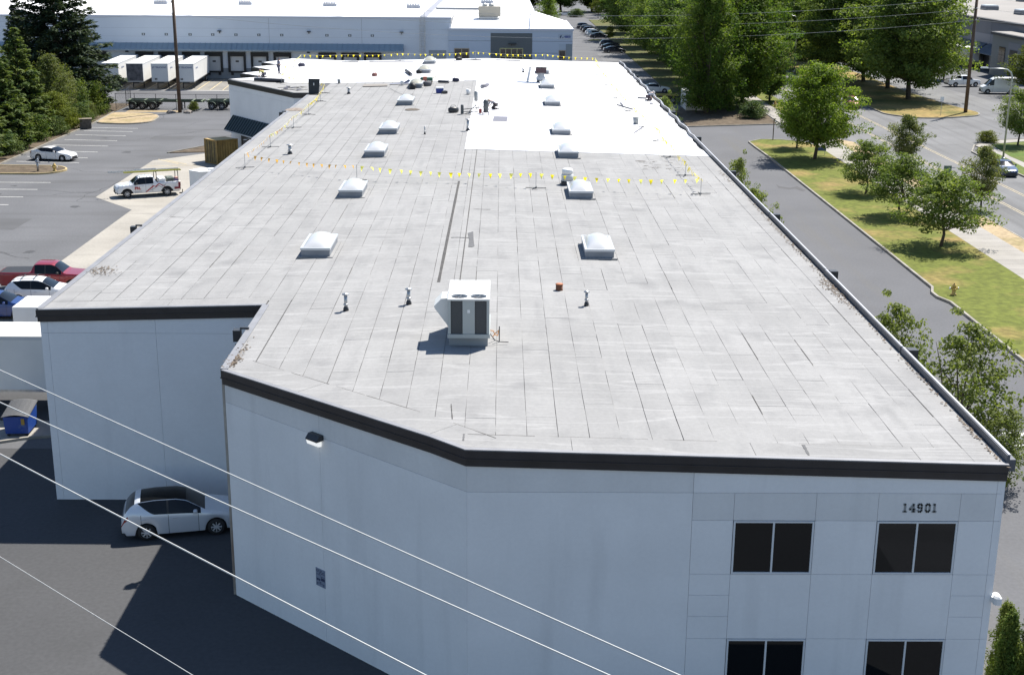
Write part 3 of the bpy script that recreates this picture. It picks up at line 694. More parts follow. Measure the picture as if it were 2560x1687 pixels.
for i, (a, b) in enumerate(zip(xs, xs[1:])):
    ys = [94.6 + (.02 * i), 118 + 3 * (i % 2), 146 - 4 * (i % 3), 170.9]
    for y0, y1 in zip(ys, ys[1:]): tpo(a, b + .06, y0, y1 + .05, i == len(xs) - 2, .002 * (i % 2))
xs = [-18.9, -15.9, -12.9, -9.9, -6.9, -3.9, -2.55]
for i, (a, b) in enumerate(zip(xs, xs[1:])): tpo(a, b + .06, 143.5 + .04 * (i % 2), 170.9, False, .002 * (i % 2))
wt = MB(); wpl = [(-18.85, 143.45), (-18.85, 170.9), (-26.6, 174.0)] + [(x + .12, y) for x, y in TEETH[1:]] + [(-22.5, 143.9)]
wt._add([(x, y, zr(x) + .03) for x, y in wpl], [tuple(range(len(wpl)))]); wt.build('white_sheet', tpo_m, roof, off=BO)
lapm = M('white_lap', (.33, .33, .35), .5); scuffm = M('white_scuff', (.36, .36, .37), .6)
for x in (-2.0, 1.05, 4.1, 7.15, 10.2): seam(x, 95, x, 170, .045, lapm, .030, 60)
for y in (112, 131, 150): seam(-2.4, y, 14.6, y + .3, .03, lapm, .031, 40)
rw_ = random.Random(5)
for k in range(46):
    x, y = rw_.uniform(-1.5, 13.8), rw_.uniform(97, 165); n = 8; r0 = rw_.uniform(.06, .30)
    dpatch([(x + math.cos(6.283 * i / n) * r0 * rw_.uniform(.4, 1.2), y + math.sin(6.283 * i / n) * r0 * 2.2 * rw_.uniform(.5, 1.2)) for i in range(n)], scuffm, .033, 'scuff')
def edge_seam(a, b, w):
    d = Vector((b[0] - a[0], b[1] - a[1])); Ln = d.length; d.normalize(); n = Vector((-d.y, d.x)) * w; s = 0.
    while s < Ln:
        l = rg.uniform(.8, 3.5); e_ = min(Ln, s + l); p, q = Vector(a) + d * s + n, Vector(a) + d * e_ + n
        if rg.random() < .8: seam(p.x, p.y, q.x, q.y, rg.choice((.012, .018, .026)), seamd, .013, 6)
        s = e_ + rg.uniform(.05, .5)
edge_seam(P2, P3, 1.26); edge_seam(P3, P4, 1.19); edge_seam(L_, I_, 1.16); edge_seam((14.92, 37.6), (14.92, 94), .96)
# leaf litter in the corners and by the gutter
def litter(name, label, pts, n, spread, seed):
    r = np.random.default_rng(seed); mb = MB()
    for (x, y, sx, sy, nn) in pts:
        for k in range(nn):
            px, py = x + r.normal() * sx, y + r.normal() * sy
            if px > 14.85: px = 14.85 - abs(r.normal()) * .1
            a = r.uniform(0, 6.28); l, w = r.uniform(.03, .085), r.uniform(.02, .05); z = zr(px) + r.uniform(.014, .05)
            c, s = math.cos(a), math.sin(a)
            mb._add([(px - c * l, py - s * l, z), (px + s * w, py - c * w, z + .01), (px + c * l, py + s * l, z + r.uniform(0, .02)), (px - s * w, py + c * w, z)], [(0, 1, 2, 3)])
    o = mb.build(name, M('dead_leaves', (.125, .095, .068), .9, var=.4, vs=14., world=True)); return tag(o, label, 'leaves', kind='stuff')
c1 = RP(250, 677); c2 = RP(588, 905)
litter('leaf_litter', 'dry brown leaves piled on the roof near the left eave', [(c1.x, c1.y, .3, .4, 100), (c1.x + .4, c1.y - .3, .4, .35, 40)], 0, 0, 1)
litter('leaf_litter', 'dry brown leaves in the roof corner above the chamfered wall', [(c2.x - .1, c2.y, .14, .4, 110), (c2.x, c2.y + 1.2, .1, .6, 50)], 0, 0, 2)
litter('leaf_litter', 'brown leaves and grit along the right gutter', [(14.65, 55.8, .14, 1.3, 130), (14.62, 57.5, .18, .8, 80), (14.72, 62, .06, 3., 90), (14.7, 68, .08, 3., 120), (14.72, 75, .06, 3., 80), (14.74, 46, .05, 4., 90), (14.74, 39, .05, 1.5, 50), (14.6, 86, .1, 2., 60)], 0, 0, 3)
# ================================================================ skylights
dome_m = M('skylight_dome', (.46, .47, .485), .18, var=.03, vs=2., spec=.6)
dome_old = M('skylight_dome_yellowed', (.33, .325, .27), .35, var=.05, vs=2.)
curb_m = M('skylight_curb', (.21, .225, .25), .6, var=.1, vs=2.)
rim_m = M('skylight_rim', (.52, .54, .56), .4, metal=.2)
SKW, SKL, SKH = 1.34, 3.15, .40
def dome_mesh(name, mat):
    mb = MB(); nx, ny = 12, 16; vs = []
    for j in range(ny + 1):
        for i in range(nx + 1):
            x, y = -1 + 2 * i / nx, -1 + 2 * j / ny
            h = .38 * ((1 - x * x) * (1 - y * y)) ** .66
            vs.append((x * (SKW / 2 - .07), y * (SKL / 2 - .07), SKH + .035 + h))
    fs = [(j * (nx + 1) + i, j * (nx + 1) + i + 1, (j + 1) * (nx + 1) + i + 1, (j + 1) * (nx + 1) + i) for j in range(ny) for i in range(nx)]
    mb._add(vs, fs); return mb.mesh(name, mat, True)
dm = {0: dome_mesh('dome', dome_m), 1: dome_mesh('dome', dome_old)}
cm_ = MB().prism([(-SKW / 2, -SKL / 2), (SKW / 2, -SKL / 2), (SKW / 2, SKL / 2), (-SKW / 2, SKL / 2)], -.1, SKH)
curbme = cm_.mesh('curb', curb_m)
rm = MB()
for q in ((-SKW / 2 - .03, SKW / 2 + .03, -SKL / 2 - .03, -SKL / 2 + .07), (-SKW / 2 - .03, SKW / 2 + .03, SKL / 2 - .07, SKL / 2 + .03), (-SKW / 2 - .03, -SKW / 2 + .07, -SKL / 2 + .07, SKL / 2 - .07), (SKW / 2 - .07, SKW / 2 + .03, -SKL / 2 + .07, SKL / 2 - .07)): rm.box(*q, SKH - .06, SKH + .05)
rimme = rm.mesh('rim', rim_m)
flme = MB().prism([(-SKW / 2 - .16, -SKL / 2 - .16), (SKW / 2 + .16, -SKL / 2 - .16), (SKW / 2 + .16, SKL / 2 + .16), (-SKW / 2 - .16, SKL / 2 + .16)], -.02, .045).mesh('base_flashing', sheet_m)
ORD = ['nearest', 'second', 'third', 'fourth', 'fifth', 'sixth', 'seventh', 'farthest']
SKY = [61.4, 76.65, 91.8, 103.25, 122.1, 136.9, 152.6, 164.3]
for cx, side, yel in ((-8.69, 'left', (5, 6, 7)), (4.69, 'right', (6,))):
    for k, y in enumerate(SKY):
        if side == 'right' and k == 7: continue
        nm = ORD[k] if not (side == 'right' and k == 6) else 'farthest'
        lab = '%s domed skylight of the %s row on the flat roof' % (nm, side)
        if k in yel: lab = '%s domed skylight, yellowed, of the %s row on the roof' % (nm, side)
        t = thing('skylight', lab, 'skylight', (cx, y + SKL / 2, zr(cx) + .01), 0, 'domed roof skylights')
        mesh_obj('base_flashing', flme, None, t); c_ = mesh_obj('curb', curbme, None, t); mesh_obj('rim', rimme, None, c_); mesh_obj('dome', dm[1 if k in yel else 0], None, t)
# ================================================================ rooftop unit
rz0 = zr(-1.2) + .01
t = thing('rooftop_unit', 'white boxy rooftop air conditioner with two fans and side hood', 'air conditioner', (-1.13, 47.9, rz0))
rtu_m = M('rtu_white', (.66, .665, .65), .45, var=.03, vs=1.); rtu_g = M('rtu_grey', (.37, .40, .395), .45, var=.04, vs=1.)
coil_m = M('coil', (.05, .055, .06), .6, fine=.3, fs=60.)
HW, D0, D1, Z0, Z1 = .75, -1.38, 1.35, .34, 1.80
MB().box(-HW + .03, HW - .06, D0 + .25, D1 - .05, -.05, Z0 - .005).build('curb', M('rtu_curb', (.27, .29, .31), .7), t)
MB().box(-HW - .02, HW + .02, D0 - .02, D1 + .02, Z0, Z0 + .14).build('base_rail', rtu_g, t)
bd = MB().box(-HW + .02, HW - .02, D0 + .865, D1, Z0 + .142, Z1 - .06).box(-HW + .02, HW - .02, D0 + .10, D0 + .864, Z0 + .142, Z1 - .30).build('cabinet', rtu_g, t)
MB().box(-HW + .005, -HW + .03, D0 + .10, D0 + .864, Z1 - .3, Z1 - .06).box(HW - .03, HW - .005, D0 + .10, D0 + .864, Z1 - .3, Z1 - .06).build('side_panel', rtu_g, t)
for x0, x1 in ((-HW, -HW + .10), (-.22, .22), (HW - .10, HW)): MB().box(x0, x1, D0 + .01, D0 + .097, Z0 + .145, Z1 - .07).build('front_panel', rtu_g, bd)
for x0, x1 in ((-HW + .103, -.223), (.223, HW - .103)):
    MB().box(x0, x1, D0 + .045, D0 + .095, Z0 + .15, Z1 - .075).build('coil', coil_m, bd)
MB().box(-.05, .05, D0 + .003, D0 + .009, 1.28, 1.40).build('label_plate', white_m, bd)
# top lid in two pieces with round fan openings
def lid_with_holes():
    mb = MB(); y0, y1, z0, z1 = D0 - .01, D0 + .86, Z1 - .058, Z1
    R = .305; cs = [(-.345, D0 + .42), (.345, D0 + .42)]; n = 24
    for cx, cy in cs:
        xa, xb = (-HW - .01, 0) if cx < 0 else (0, HW + .01)
        ring = [(cx + R * math.cos(2 * math.pi * k / n), cy + R * math.sin(2 * math.pi * k / n)) for k in range(n)]
        def onbox(a):
            dx, dy = math.cos(a), math.sin(a); t_ = 1e9
            if dx > 1e-6: t_ = min(t_, (xb - cx) / dx)
            if dx < -1e-6: t_ = min(t_, (xa - cx) / dx)
            if dy > 1e-6: t_ = min(t_, (y1 - cy) / dy)
            if dy < -1e-6: t_ = min(t_, (y0 - cy) / dy)
            return (cx + dx * t_, cy + dy * t_)
        out = [onbox(2 * math.pi * k / n) for k in range(n)]
        cor = [(xb, y1), (xa, y1), (xa, y0), (xb, y0)]
        vs = [(*p, z1) for p in ring] + [(*p, z1) for p in out]; fs = [(k, n + k, n + (k + 1) % n, (k + 1) % n) for k in range(n)]
        for c in cor:
            a = math.atan2(c[1] - cy, c[0] - cx) % (2 * math.pi); k = int(a / (2 * math.pi / n)); vs.append((*c, z1)); fs.append((n + k, len(vs) - 1, n + (k + 1) % n))
        mb._add(vs, fs)
        mb._add([(*p, z1) for p in ring] + [(*p, z0 - .1) for p in ring], [(k, (k + 1) % n, n + (k + 1) % n, n + k) for k in range(n)])
    mb._add([(-HW - .01, y0, z0), (HW + .01, y0, z0), (HW + .01, y0, z1), (-HW - .01, y0, z1), (-HW - .01, y1, z0), (-HW - .01, y1, z1), (HW + .01, y1, z0), (HW + .01, y1, z1)], [(0, 1, 2, 3), (4, 0, 3, 5), (1, 6, 7, 2)])
    return mb
lid = lid_with_holes().build('fan_lid', rtu_m, t)
MB().box(-HW - .01, HW + .01, D0 + .865, D1 + .02, Z1 - .058, Z1 + .012).build('lid', rtu_m, t)
fbl = M('fan_black', (.02, .02, .024), .5)
for cx in (-.345, .345):
    MB().lathe([(.30, 0), (.30, .01)], 20, (cx, D0 + .42, Z1 - .24)).build('fan_well', blackm, lid)
    fb = MB(); fb.lathe([(.07, 0), (.07, .05)], 12, (cx, D0 + .42, Z1 - .11))
    for k in range(4):
        a = k * math.pi / 2 + .5; c, s = math.cos(a), math.sin(a)
        fb._add([(cx + c * .06, D0 + .42 + s * .06, Z1 - .10), (cx + c * .26 - s * .11, D0 + .42 + s * .26 + c * .11, Z1 - .12), (cx + c * .28 + s * .06, D0 + .42 + s * .28 - c * .06, Z1 - .06)], [(0, 1, 2)])
    fb.build('fan', M('fan_blade', (.03, .03, .034), .4), lid)
    gb = MB(); gb.bar((cx - .30, D0 + .50, Z1 - .02), (cx + .30, D0 + .34, Z1 - .02), .014); gb.bar((cx - .08, D0 + .14, Z1 - .03), (cx + .08, D0 + .70, Z1 - .03), .012); gb.build('fan_bracket', galv, lid)
# economiser hood on the left side
hd = MB(); hy0, hy1 = -.95, .05
hp = [(-HW + .019, 1.72), (-HW - .25, 1.70), (-HW - .52, 1.42), (-HW - .50, 1.34), (-HW + .019, .62)]
hd.xprism(hp, hy0, hy1, 'y'); hd.build('intake_hood', rtu_m, t)
pipe = MB(); pipe.tube([(HW + .36, -.55, -.02), (HW + .36, -.55, .55)], .022, 6); pipe.build('gas_pipe', darkmetal, t)
pp_ = MB(); pp_.tube([(HW, -.6, .42), (HW + .14, -.58, .38), (HW + .2, -.45, .2), (HW + .3, -.3, .12), (HW + .34, -.2, .3), (HW + .22, -.1, .16), (HW + .12, -.2, .05)], .018, 5); pp_.build('orange_cable', M('orange', (.6, .25, .06), .6), t)
cd_ = MB(); cd_.tube([(HW, -.9, .40), (HW + .2, -.95, .14), (HW + .36, -.85, .05), (HW + .7, -.85, .04)], .016, 5); cd_.build('conduit', darkmetal, t)
# ================================================================ roof pipes and vents
def vent(u, v, label, h=.62, r=.07, cap=True, name='vent_pipe'):
    p = RP(u, v); t = thing(name, label, 'vent pipe', (p.x, p.y, p.z), 0)
    MB().lathe([(r * 1.7, -.02), (r * 1.5, .10), (r * 1.05, .16)], 12).build('boot', darkmetal, t, True)
    b = MB(); b.lathe([(r, .1), (r, h)], 12); b.build('pipe', galv, t, True)
    MB().lathe([(r * 1.12, .22), (r * 1.6, .25), (r * 1.12, .29)], 12).build('collar', galv, t, True)
    if cap: MB().lathe([(r * 1.0, h), (r * 2.1, h + .015), (r * 2.0, h + .05), (.01, h + .09)], 14).build('cap', galv, t, True)
    return t
vent(*[865, 776], 'capped metal vent pipe left of the rooftop unit, nearest the roof step', .64)
vent(1022, 760, 'capped metal vent pipe just left of the rooftop unit', .60)
vent(1466, 764, 'slim capped vent pipe right of the rooftop unit', .56, .06)
vent(725, 385, 'stubby white capped vent near the orange flags on the left', .60, .11)
vent(872, 235, 'vent pipe beside the dark speaker box far left', .55, .11)
vent(1062, 336, 'thin bare pipe between the fourth skylights', .62, .045, False)
vent(1170, 327, 'galvanised vent pipe at the corner of the white sheeting', .85, .10)
vent(1308, 182, 'short grey vent on the far white roof', .4, .1)
p = RP(1398, 725); t = thing('rusty_pipe_stub', 'short rusty open pipe right of the rooftop unit', 'pipe', p)
b = MB(); b.lathe([(.17, -.02), (.15, .03), (.15, .27), (.125, .27), (.125, .06)], 16); b.build('pipe', rust_m, t, True); MB().lathe([(.16, .24), (.165, .26), (.16, .28)], 16).build('lip', M('rust_light', (.35, .13, .06), .8), t, True)
p = RP(1418, 461); t = thing('roof_ventilator', 'white barrel exhaust ventilator behind the second right skylight', 'ventilator', p)
MB().box(-.38, .38, -.38, .38, -.02, .20).build('curb', darkmetal, t); MB().lathe([(.27, .20), (.36, .24), (.37, .62), (.30, .66)], 20).build('barrel', offwhite, t, True); MB().lathe([(.33, .66), (.335, .90), (.27, .97), (.01, 1.0)], 20).build('hood', white_m, t, True)
p = RP(1352, 206); t = thing('roof_ventilator', 'dark banded exhaust ventilator under a tilted white sheet', 'ventilator', p)
MB().box(-.42, .42, -.42, .42, -.02, .18).build('curb', darkmetal, t); MB().lathe([(.34, .18), (.5, .24), (.5, .55), (.36, .62), (.42, 1.0)], 18).build('barrel', offwhite, t, True); MB().box(-.55, .55, -.5, .5, 1.0, 1.5).build('hood', M('maroon_hood', (.055, .03, .04), .6), t)
# ================================================================ warning lines: stands and pennant strings
def stand_mesh():
    a = MB(); a.tube([(0, 0, .03), (0, 0, .95)], .017, 6)
    b = MB()
    for ang, l in ((0, .62), (math.pi, .62), (math.pi * .5, .45), (-math.pi * .62, .5)):
        b.bar((0, 0, .03), (math.cos(ang) * l, math.sin(ang) * l, .022), .045, .03)
    b.lathe([(.06, 0), (.05, .07)], 8)
    return a.mesh('pole', galv), b.mesh('base', darkmetal)
SPM, SBM = stand_mesh()
def stand(x, y, label):
    t = thing('warning_line_stand', label, 'stand', (x, y, zr(x) + .02), rg.uniform(-.5, .5), 'metal stands carrying the flag line')
    mesh_obj('pole', SPM, None, t); mesh_obj('base', SBM, None, t); return (x, y)
ords = ['first', 'second', 'third', 'fourth', 'fifth', 'sixth', 'seventh', 'eighth', 'ninth', 'tenth']
SF = [(12.04, 79.41), (2.13, 79.67), (-8.94, 82.56), (-16.95, 88.28)]
SFL = ['right end of the near flag line', 'near flag line, left of the barrel ventilator', 'near flag line behind the second left skylight', 'left end of the near flag line by the eave']
SL = [(-16.80, 97.55), (-16.68, 108.08), (-16.64, 116.56), (-16.91, 126.56), (-17.42, 133.78)]
SW_ = [(-23.23, 143.6), (-24.3, 153.0), (-24.6, 162.4), (-24.8, 168.9)]
SB_ = [(-19.4, 169.4), (-12.6, 169.5), (-3.2, 169.6), (5.4, 168.6), (11.5, 165.8)]
SR = [(11.15, 153.9), (11.2, 142.8), (11.2, 130.4), (11.47, 120.2), (11.65, 109.5), (11.93, 101.75), (11.91, 93.65), (11.99, 86.0)]
for (x, y), l in zip(SF, SFL): stand(x, y, 'thin metal flag stand at the ' + l)
for k, (x, y) in enumerate(SL): stand(x, y, 'thin metal flag stand along the left eave, %s counting away from the camera' % ords[k])
for k, (x, y) in enumerate(SW_): stand(x, y, 'thin metal flag stand on the far left white wing, %s counting away' % ords[k])
for k, (x, y) in enumerate(SB_): stand(x, y, 'thin metal flag stand on the far roof edge, %s from the left' % ords[k])
for k, (x, y) in enumerate(SR[::-1]): stand(x, y, 'thin metal flag stand along the right side, %s counting away from the camera' % ords[k])
def flag_meshes(mat):
    out = []
    for s in range(4):
        r = random.Random(s); n = 4; vs = []; sw = r.uniform(-.05, .05); cu = r.uniform(.02, .06)
        w, h = .235, .31
        for i in range(n + 1):
            t = i / n; hw = w / 2 * (1 - t) ; yy = sw * t + cu * math.sin(t * 3)
            vs += [(-hw - .002, yy, -h * t), (0, yy + .02 * (1 - t), -h * t), (hw + .002, yy - .01 * (1 - t), -h * t)]
        me = bpy.data.meshes.new('pennant'); me.from_pydata(vs, [], [f for i in range(n) for f in ((3 * i, 3 * i + 1, 3 * i + 4, 3 * i + 3), (3 * i + 1, 3 * i + 2, 3 * i + 5, 3 * i + 4))]); me.materials.append(mat); out.append(me)
    return out
FM = {'y': flag_meshes(yflag), 'o': flag_meshes(oflag), 'w': flag_meshes(wflag)}
cord_m = M('flag_cord', (.62, .6, .52), .7)
def string(pts, cols, label, sp=.62, h=.93, fs=(.8, 1.05)):
    p0 = pts[0]; t = thing('pennant_string', label, 'flag line', (p0[0], p0[1], zr(p0[0])), 0, 'pennant warning lines round the roof work')
    off = Vector(t.location); cordm = MB()
    for si, (a, b) in enumerate(zip(pts, pts[1:])):
        A, B = Vector((*a, zr(a[0]) + h)), Vector((*b, zr(b[0]) + h)); L = (B - A).length; sag = .018 * L
        def at(s): q = A.lerp(B, s); q.z -= sag * 4 * s * (1 - s); return q
        cordm.tube([at(i / 8) - off for i in range(9)], .007, 4, False)
        n = max(1, int(L / sp)); yaw = math.atan2(B.y - A.y, B.x - A.x)
        for i in range(n):
            s = (i + .5 + rg.uniform(-.12, .12)) / n
            ch = cols[si] if len(cols[si]) == 1 else rg.choice(cols[si])
            f = mesh_obj('pennant', rg.choice(FM[ch]), None, t); f.location = at(s) - off; f.rotation_euler = (rg.uniform(-.5, .5), rg.uniform(-.1, .1), yaw + rg.choice((0, math.pi)) + rg.uniform(-.4, .4)); f.scale = (rg.uniform(*fs) * (.85 if ch == 'o' else 1.),) * 3
    cordm.build('cord', cord_m, t)
string(SF, ['yyw', 'wwy', 'o'], 'yellow and orange pennants strung across the roof nearest the camera', fs=(.85, 1.12))
string([SF[-1]] + SL, ['oo', 'ow', 'yw', 'y', 'y'], 'pennants strung along the left eave of the roof', .5)
string([SL[-1]] + SW_, ['y', 'y', 'yw', 'w'], 'pale yellow pennants strung over the far left white wing', .5)
string([SW_[-1]] + SB_, ['y'] * 5, 'yellow pennants strung along the far end of the roof', .72)
string([SB_[-1]] + SR + [SF[0]], ['wy'] * 5 + ['y', 'y', 'y', 'y', 'y'], 'yellow pennants strung along the right side of the roof', .5, fs=(.85, 1.15))
# ================================================================ work clutter on the roof
def zD(x, y): return RP(980 + x * .10204, 150 + y * .10204)
def zFF(x, y): return RP(560 + x * .10204, 130 + y * .10204)
def z3(x, y): return RP(1100 + x * .26891, y * .26891)
def z2(x, y): return RP(560 + x * .26891, y * .26891)
def zE(x, y): return RP(1300 + x * .14668, 150 + y * .14668)
def lay(p): return (p.x, p.y, zr(p.x) + .03)
def bucket(p, label, mat=white_m, s=1.):
    t = thing('bucket', label, 'bucket', lay(p)); MB().lathe([(.13 * s, 0), (.155 * s, .36 * s), (.14 * s, .36 * s), (.12 * s, .05)], 14).build('pail', mat, t, True)
    h = MB(); h.tube([(-.155 * s, 0, .33 * s), (-.11 * s, .08, .40 * s), (0, .1, .43 * s), (.11 * s, .08, .40 * s), (.155 * s, 0, .33 * s)], .008, 4); h.build('handle', darkmetal, t); return t
bucket(zD(255, 625), 'white bucket beside the folded grey tarp on the roof', s=1.3)
bucket(zD(1868, 850), 'white bucket standing alone on the grey roof near the white sheeting', s=1.35)
bucket(z3(1820, 1158), 'grey bucket beside the right flag line', grey_m, 1.6)
bucket(z2(1070, 778), 'small grey pail at the edge of the far white sheeting', grey_m, 1.2)
def roll(a, b, r, label, mat, name='membrane_roll', cat='roll'):
    c = (a + b) / 2; t = thing(name, label, cat, (c.x, c.y, zr(c.x) + .03)); o = Vector(t.location)
    A = Vector((a.x, a.y, zr(a.x) + .03 + r)) - o; B = Vector((b.x, b.y, zr(b.x) + .03 + r)) - o
    MB().tube([A, B], r, 14).build('wrap', mat, t, True); d = (B - A).normalized()
    e = MB(); e.tube([A - d * .02, A + d * .01], r * .35, 10); e.tube([B - d * .01, B + d * .02], r * .35, 10); e.build('core', offwhite, t); return t
darkroll = M('dark_roll', (.035, .038, .05), .6, var=.2, vs=3.); greyroll = M('grey_roll', (.13, .13, .16), .6)
roll(zFF(750, 725), zFF(1475, 752), .19, 'long dark rolled sheet lying near the left wing edge', darkroll)
roll(zD(1140, 570), zD(1390, 578), .14, 'short black roll beside the green tool pile', darkroll)
roll(zD(2200, 700), zD(2345, 655), .17, 'grey roll lying on the white sheeting', greyroll)
roll(zD(345, 305), zD(470, 400), .17, 'dark roll leaning toward the far left skylight', darkroll)
def bag(p, label, s=1., mat=darkmetal, seed=0):
    r = random.Random(seed); t = thing('tool_bag', label, 'bag', lay(p), r.uniform(0, 3))
    mb = MB(); n = 10; rings = []
    for z, k in ((0, .85), (.10, 1.), (.22, .9), (.30, .55)):
        rings.append([(math.cos(2 * math.pi * i / n) * .34 * s * k * r.uniform(.85, 1.15), math.sin(2 * math.pi * i / n) * .2 * s * k * r.uniform(.85, 1.15), z * s) for i in range(n)])
    vs = [v for q in rings for v in q]; fs = [(j * n + i, j * n + (i + 1) % n, (j + 1) * n + (i + 1) % n, (j + 1) * n + i) for j in range(3) for i in range(n)] + [tuple(range(3 * n, 4 * n))]
    mb._add(vs, fs); mb.build('sack', mat, t, True); h = MB(); h.tube([(-.2 * s, 0, .26 * s), (-.1 * s, 0, .40 * s), (.1 * s, 0, .40 * s), (.2 * s, 0, .26 * s)], .018, 5); h.build('strap', darkmetal, t); return t
bag(zD(1500, 1290), 'black tool bag on the grey roof left of the kneeling worker', 1.5, seed=1)
bag(zD(1560, 535), 'dark bag at the edge of the far white sheeting', 1.2, M('navy', (.03, .03, .06), .7), 2)
bag(zFF(1905, 365), 'dark bag on the white wing roof near the corner stand', 1.4, M('navy', (.03, .03, .06), .7), 3)
bag(zD(870, 640), 'grey duffel bag in front of the green tool pile', 1.6, M('duffel', (.09, .09, .10), .8), 4)
bag(zD(500, 710), 'dark work bags against the third farthest left skylight', 1.9, blackm, 5)
bag(zD(660, 340), 'dark bag against the second farthest left skylight', 1.3, blackm, 6)
bag(z2(1400, 712), 'reddish tool bundle alone on the far white sheeting', 1.2, M('bundle', (.16, .07, .06), .8), 7)
bag(z3(175, 565), 'dark bag by the far roof edge left of the ridge', 1.3, blackm, 8)
# cooler
p = zD(1170, 815); t = thing('cooler', 'blue cooler with a white lid on the grey roof', 'cooler', lay(p), .1)
MB().bbox(-.36, .36, -.22, .22, 0, .42, .04).build('box', M('cooler_blue', (.015, .04, .25), .45), t); MB().bbox(-.38, .38, -.24, .24, .422, .54, .04).build('lid', white_m, t); hh = MB(); hh.tube([(-.37, -.15, .3), (-.43, -.1, .34), (-.43, .1, .34), (-.37, .15, .3)], .015, 5); hh.build('handle', white_m, t)
p = zD(1300, 830); t = thing('tool_case', 'small dark tool case beside the blue cooler', 'case', lay(p), .4); MB().bbox(-.32, .22, -.15, .15, 0, .24, .03).build('case', darkmetal, t); MB().box(-.1, .08, -.02, .02, .24, .29).build('handle', grey_m, t)
# tarp, green cart, boards, mats
p = zD(300, 600); t = thing('folded_tarp', 'crumpled blue-grey tarp by the third farthest left skylight', 'tarp', lay(p))
r = random.Random(5); vs = []; n = 8
for j in range(5):
    for i in range(n + 1): vs.append((-1.5 + 3. * i / n + r.uniform(-.1, .1), -.3 + .6 * j / 4 + r.uniform(-.06, .06), max(.01, (.5 if i > 4 else .2) * math.sin(math.pi * (i + .5) / (n + 1)) * (1 - abs(j - 2) / 2.6) * r.uniform(.6, 1.2))))
mb = MB(); mb._add(vs, [(j * (n + 1) + i, j * (n + 1) + i + 1, (j + 1) * (n + 1) + i + 1, (j + 1) * (n + 1) + i) for j in range(4) for i in range(n)]); mb.build('cloth', M('tarp', (.16, .18, .25), .7), t)
p = zD(870, 585); t = thing('tool_cart', 'green and orange tool cart behind the third farthest left skylight', 'cart', lay(p))
MB().bbox(-.75, .55, -.3, .3, .28, .62, .06).build('tray', M('cart_green', (.02, .10, .06), .5), t); MB().box(-.45, -.05, -.34, .1, .30, .70).build('orange_case', M('case_orange', (.5, .16, .10), .6), t)
for x, y in ((-.5, -.25), (-.5, .25), (.4, -.25), (.4, .25)): MB().tube([(x, y - .04, .10), (x, y + .04, .10)], .10, 10).build('wheel', rubber, t)
fr = MB()
for a, b in (((-.6, -.25, .1), (-.6, -.25, .3)), ((-.6, .25, .1), (-.6, .25, .3)), ((.5, -.25, .1), (.5, -.25, .3)), ((.5, .25, .1), (.5, .25, .3)), ((.55, -.25, .55), (.95, -.25, .75)), ((.55, .25, .55), (.95, .25, .75)), ((.95, -.25, .75), (.95, .25, .75))): fr.bar(a, b, .04)
fr.build('frame', M('cart_yellow', (.5, .36, .06), .5), t)
def board(poly, label, mat, th=.04, name='board', cat='board', lift=.0):
    c = Vector((sum(q.x for q in poly) / len(poly), sum(q.y for q in poly) / len(poly))); o = (c.x, c.y, zr(c.x) + .03 + lift)
    mb = MB(); mb.prism([(q.x - c.x, q.y - c.y) for q in poly], lambda x, y: zr(x + c.x) - zr(c.x), lambda x, y: zr(x + c.x) - zr(c.x) + th)
    return tag(mb.build(name, mat), label, cat, None), mb, o
def board_at(*a, **k):
    o, _, loc = board(*a, **k); o.location = loc; return o
board_at([z3(490, 1130), z3(622, 1133), z3(632, 1090), z3(500, 1087)], 'flat grey mat on the white sheeting below the kneeling worker', greyroll, .02, 'floor_mat', 'mat')
board_at([z2(1290, 812), z2(1520, 806), z2(1520, 788), z2(1300, 793)], 'flat brown-grey board on the grey roof near the far sheeting', M('old_ply', (.22, .20, .18), .8), .05)
board_at([zE(1650, 768), zE(1925, 848), zE(1920, 858), zE(1645, 778)], 'long dark plank across the right flag line', darkroll, .06, 'plank', 'plank')
board_at([zE(1715, 730), zE(1765, 785), zE(1755, 800), zE(1705, 745)], 'short dark plank near the right flag line', greyroll, .08, 'plank', 'plank')
board_at([zE(1945, 1248), zE(2075, 1160), zE(2090, 1168), zE(1960, 1256)], 'diagonal grey plank beside the right flag line', greyroll, .06, 'plank', 'plank')
board_at([zE(2005, 650), zE(2150, 660), zE(2150, 670), zE(2005, 662)], 'dark bar lying left of the worker at the right edge', darkroll, .08, 'bar', 'bar')
board_at([z3(1950, 962), z3(1980, 962), z3(1980, 972), z3(1950, 972)], 'small grey scrap near the worker at the right edge', greyroll, .05, 'scrap', 'scrap')
for k, (a, b, l) in enumerate(((z3(130, 568), z3(385, 560), 'long dark strip along the far roof edge left of the ridge'), (z3(520, 563), z3(750, 572), 'long dark strip along the far roof edge right of the ridge'), (z2(1090, 582), z2(1250, 580), 'dark strip along the far roof edge, leftmost'), (z2(1350, 578), z2(1760, 576), 'dark strip along the far roof edge behind the farthest left skylight'))):
    n = Vector((0, .18)); board_at([Vector((a.x, a.y - .12)), Vector((b.x, b.y - .12)), Vector((b.x, b.y + .12)), Vector((a.x, a.y + .12))], l, darkroll, .07, 'edge_strip', 'strip')
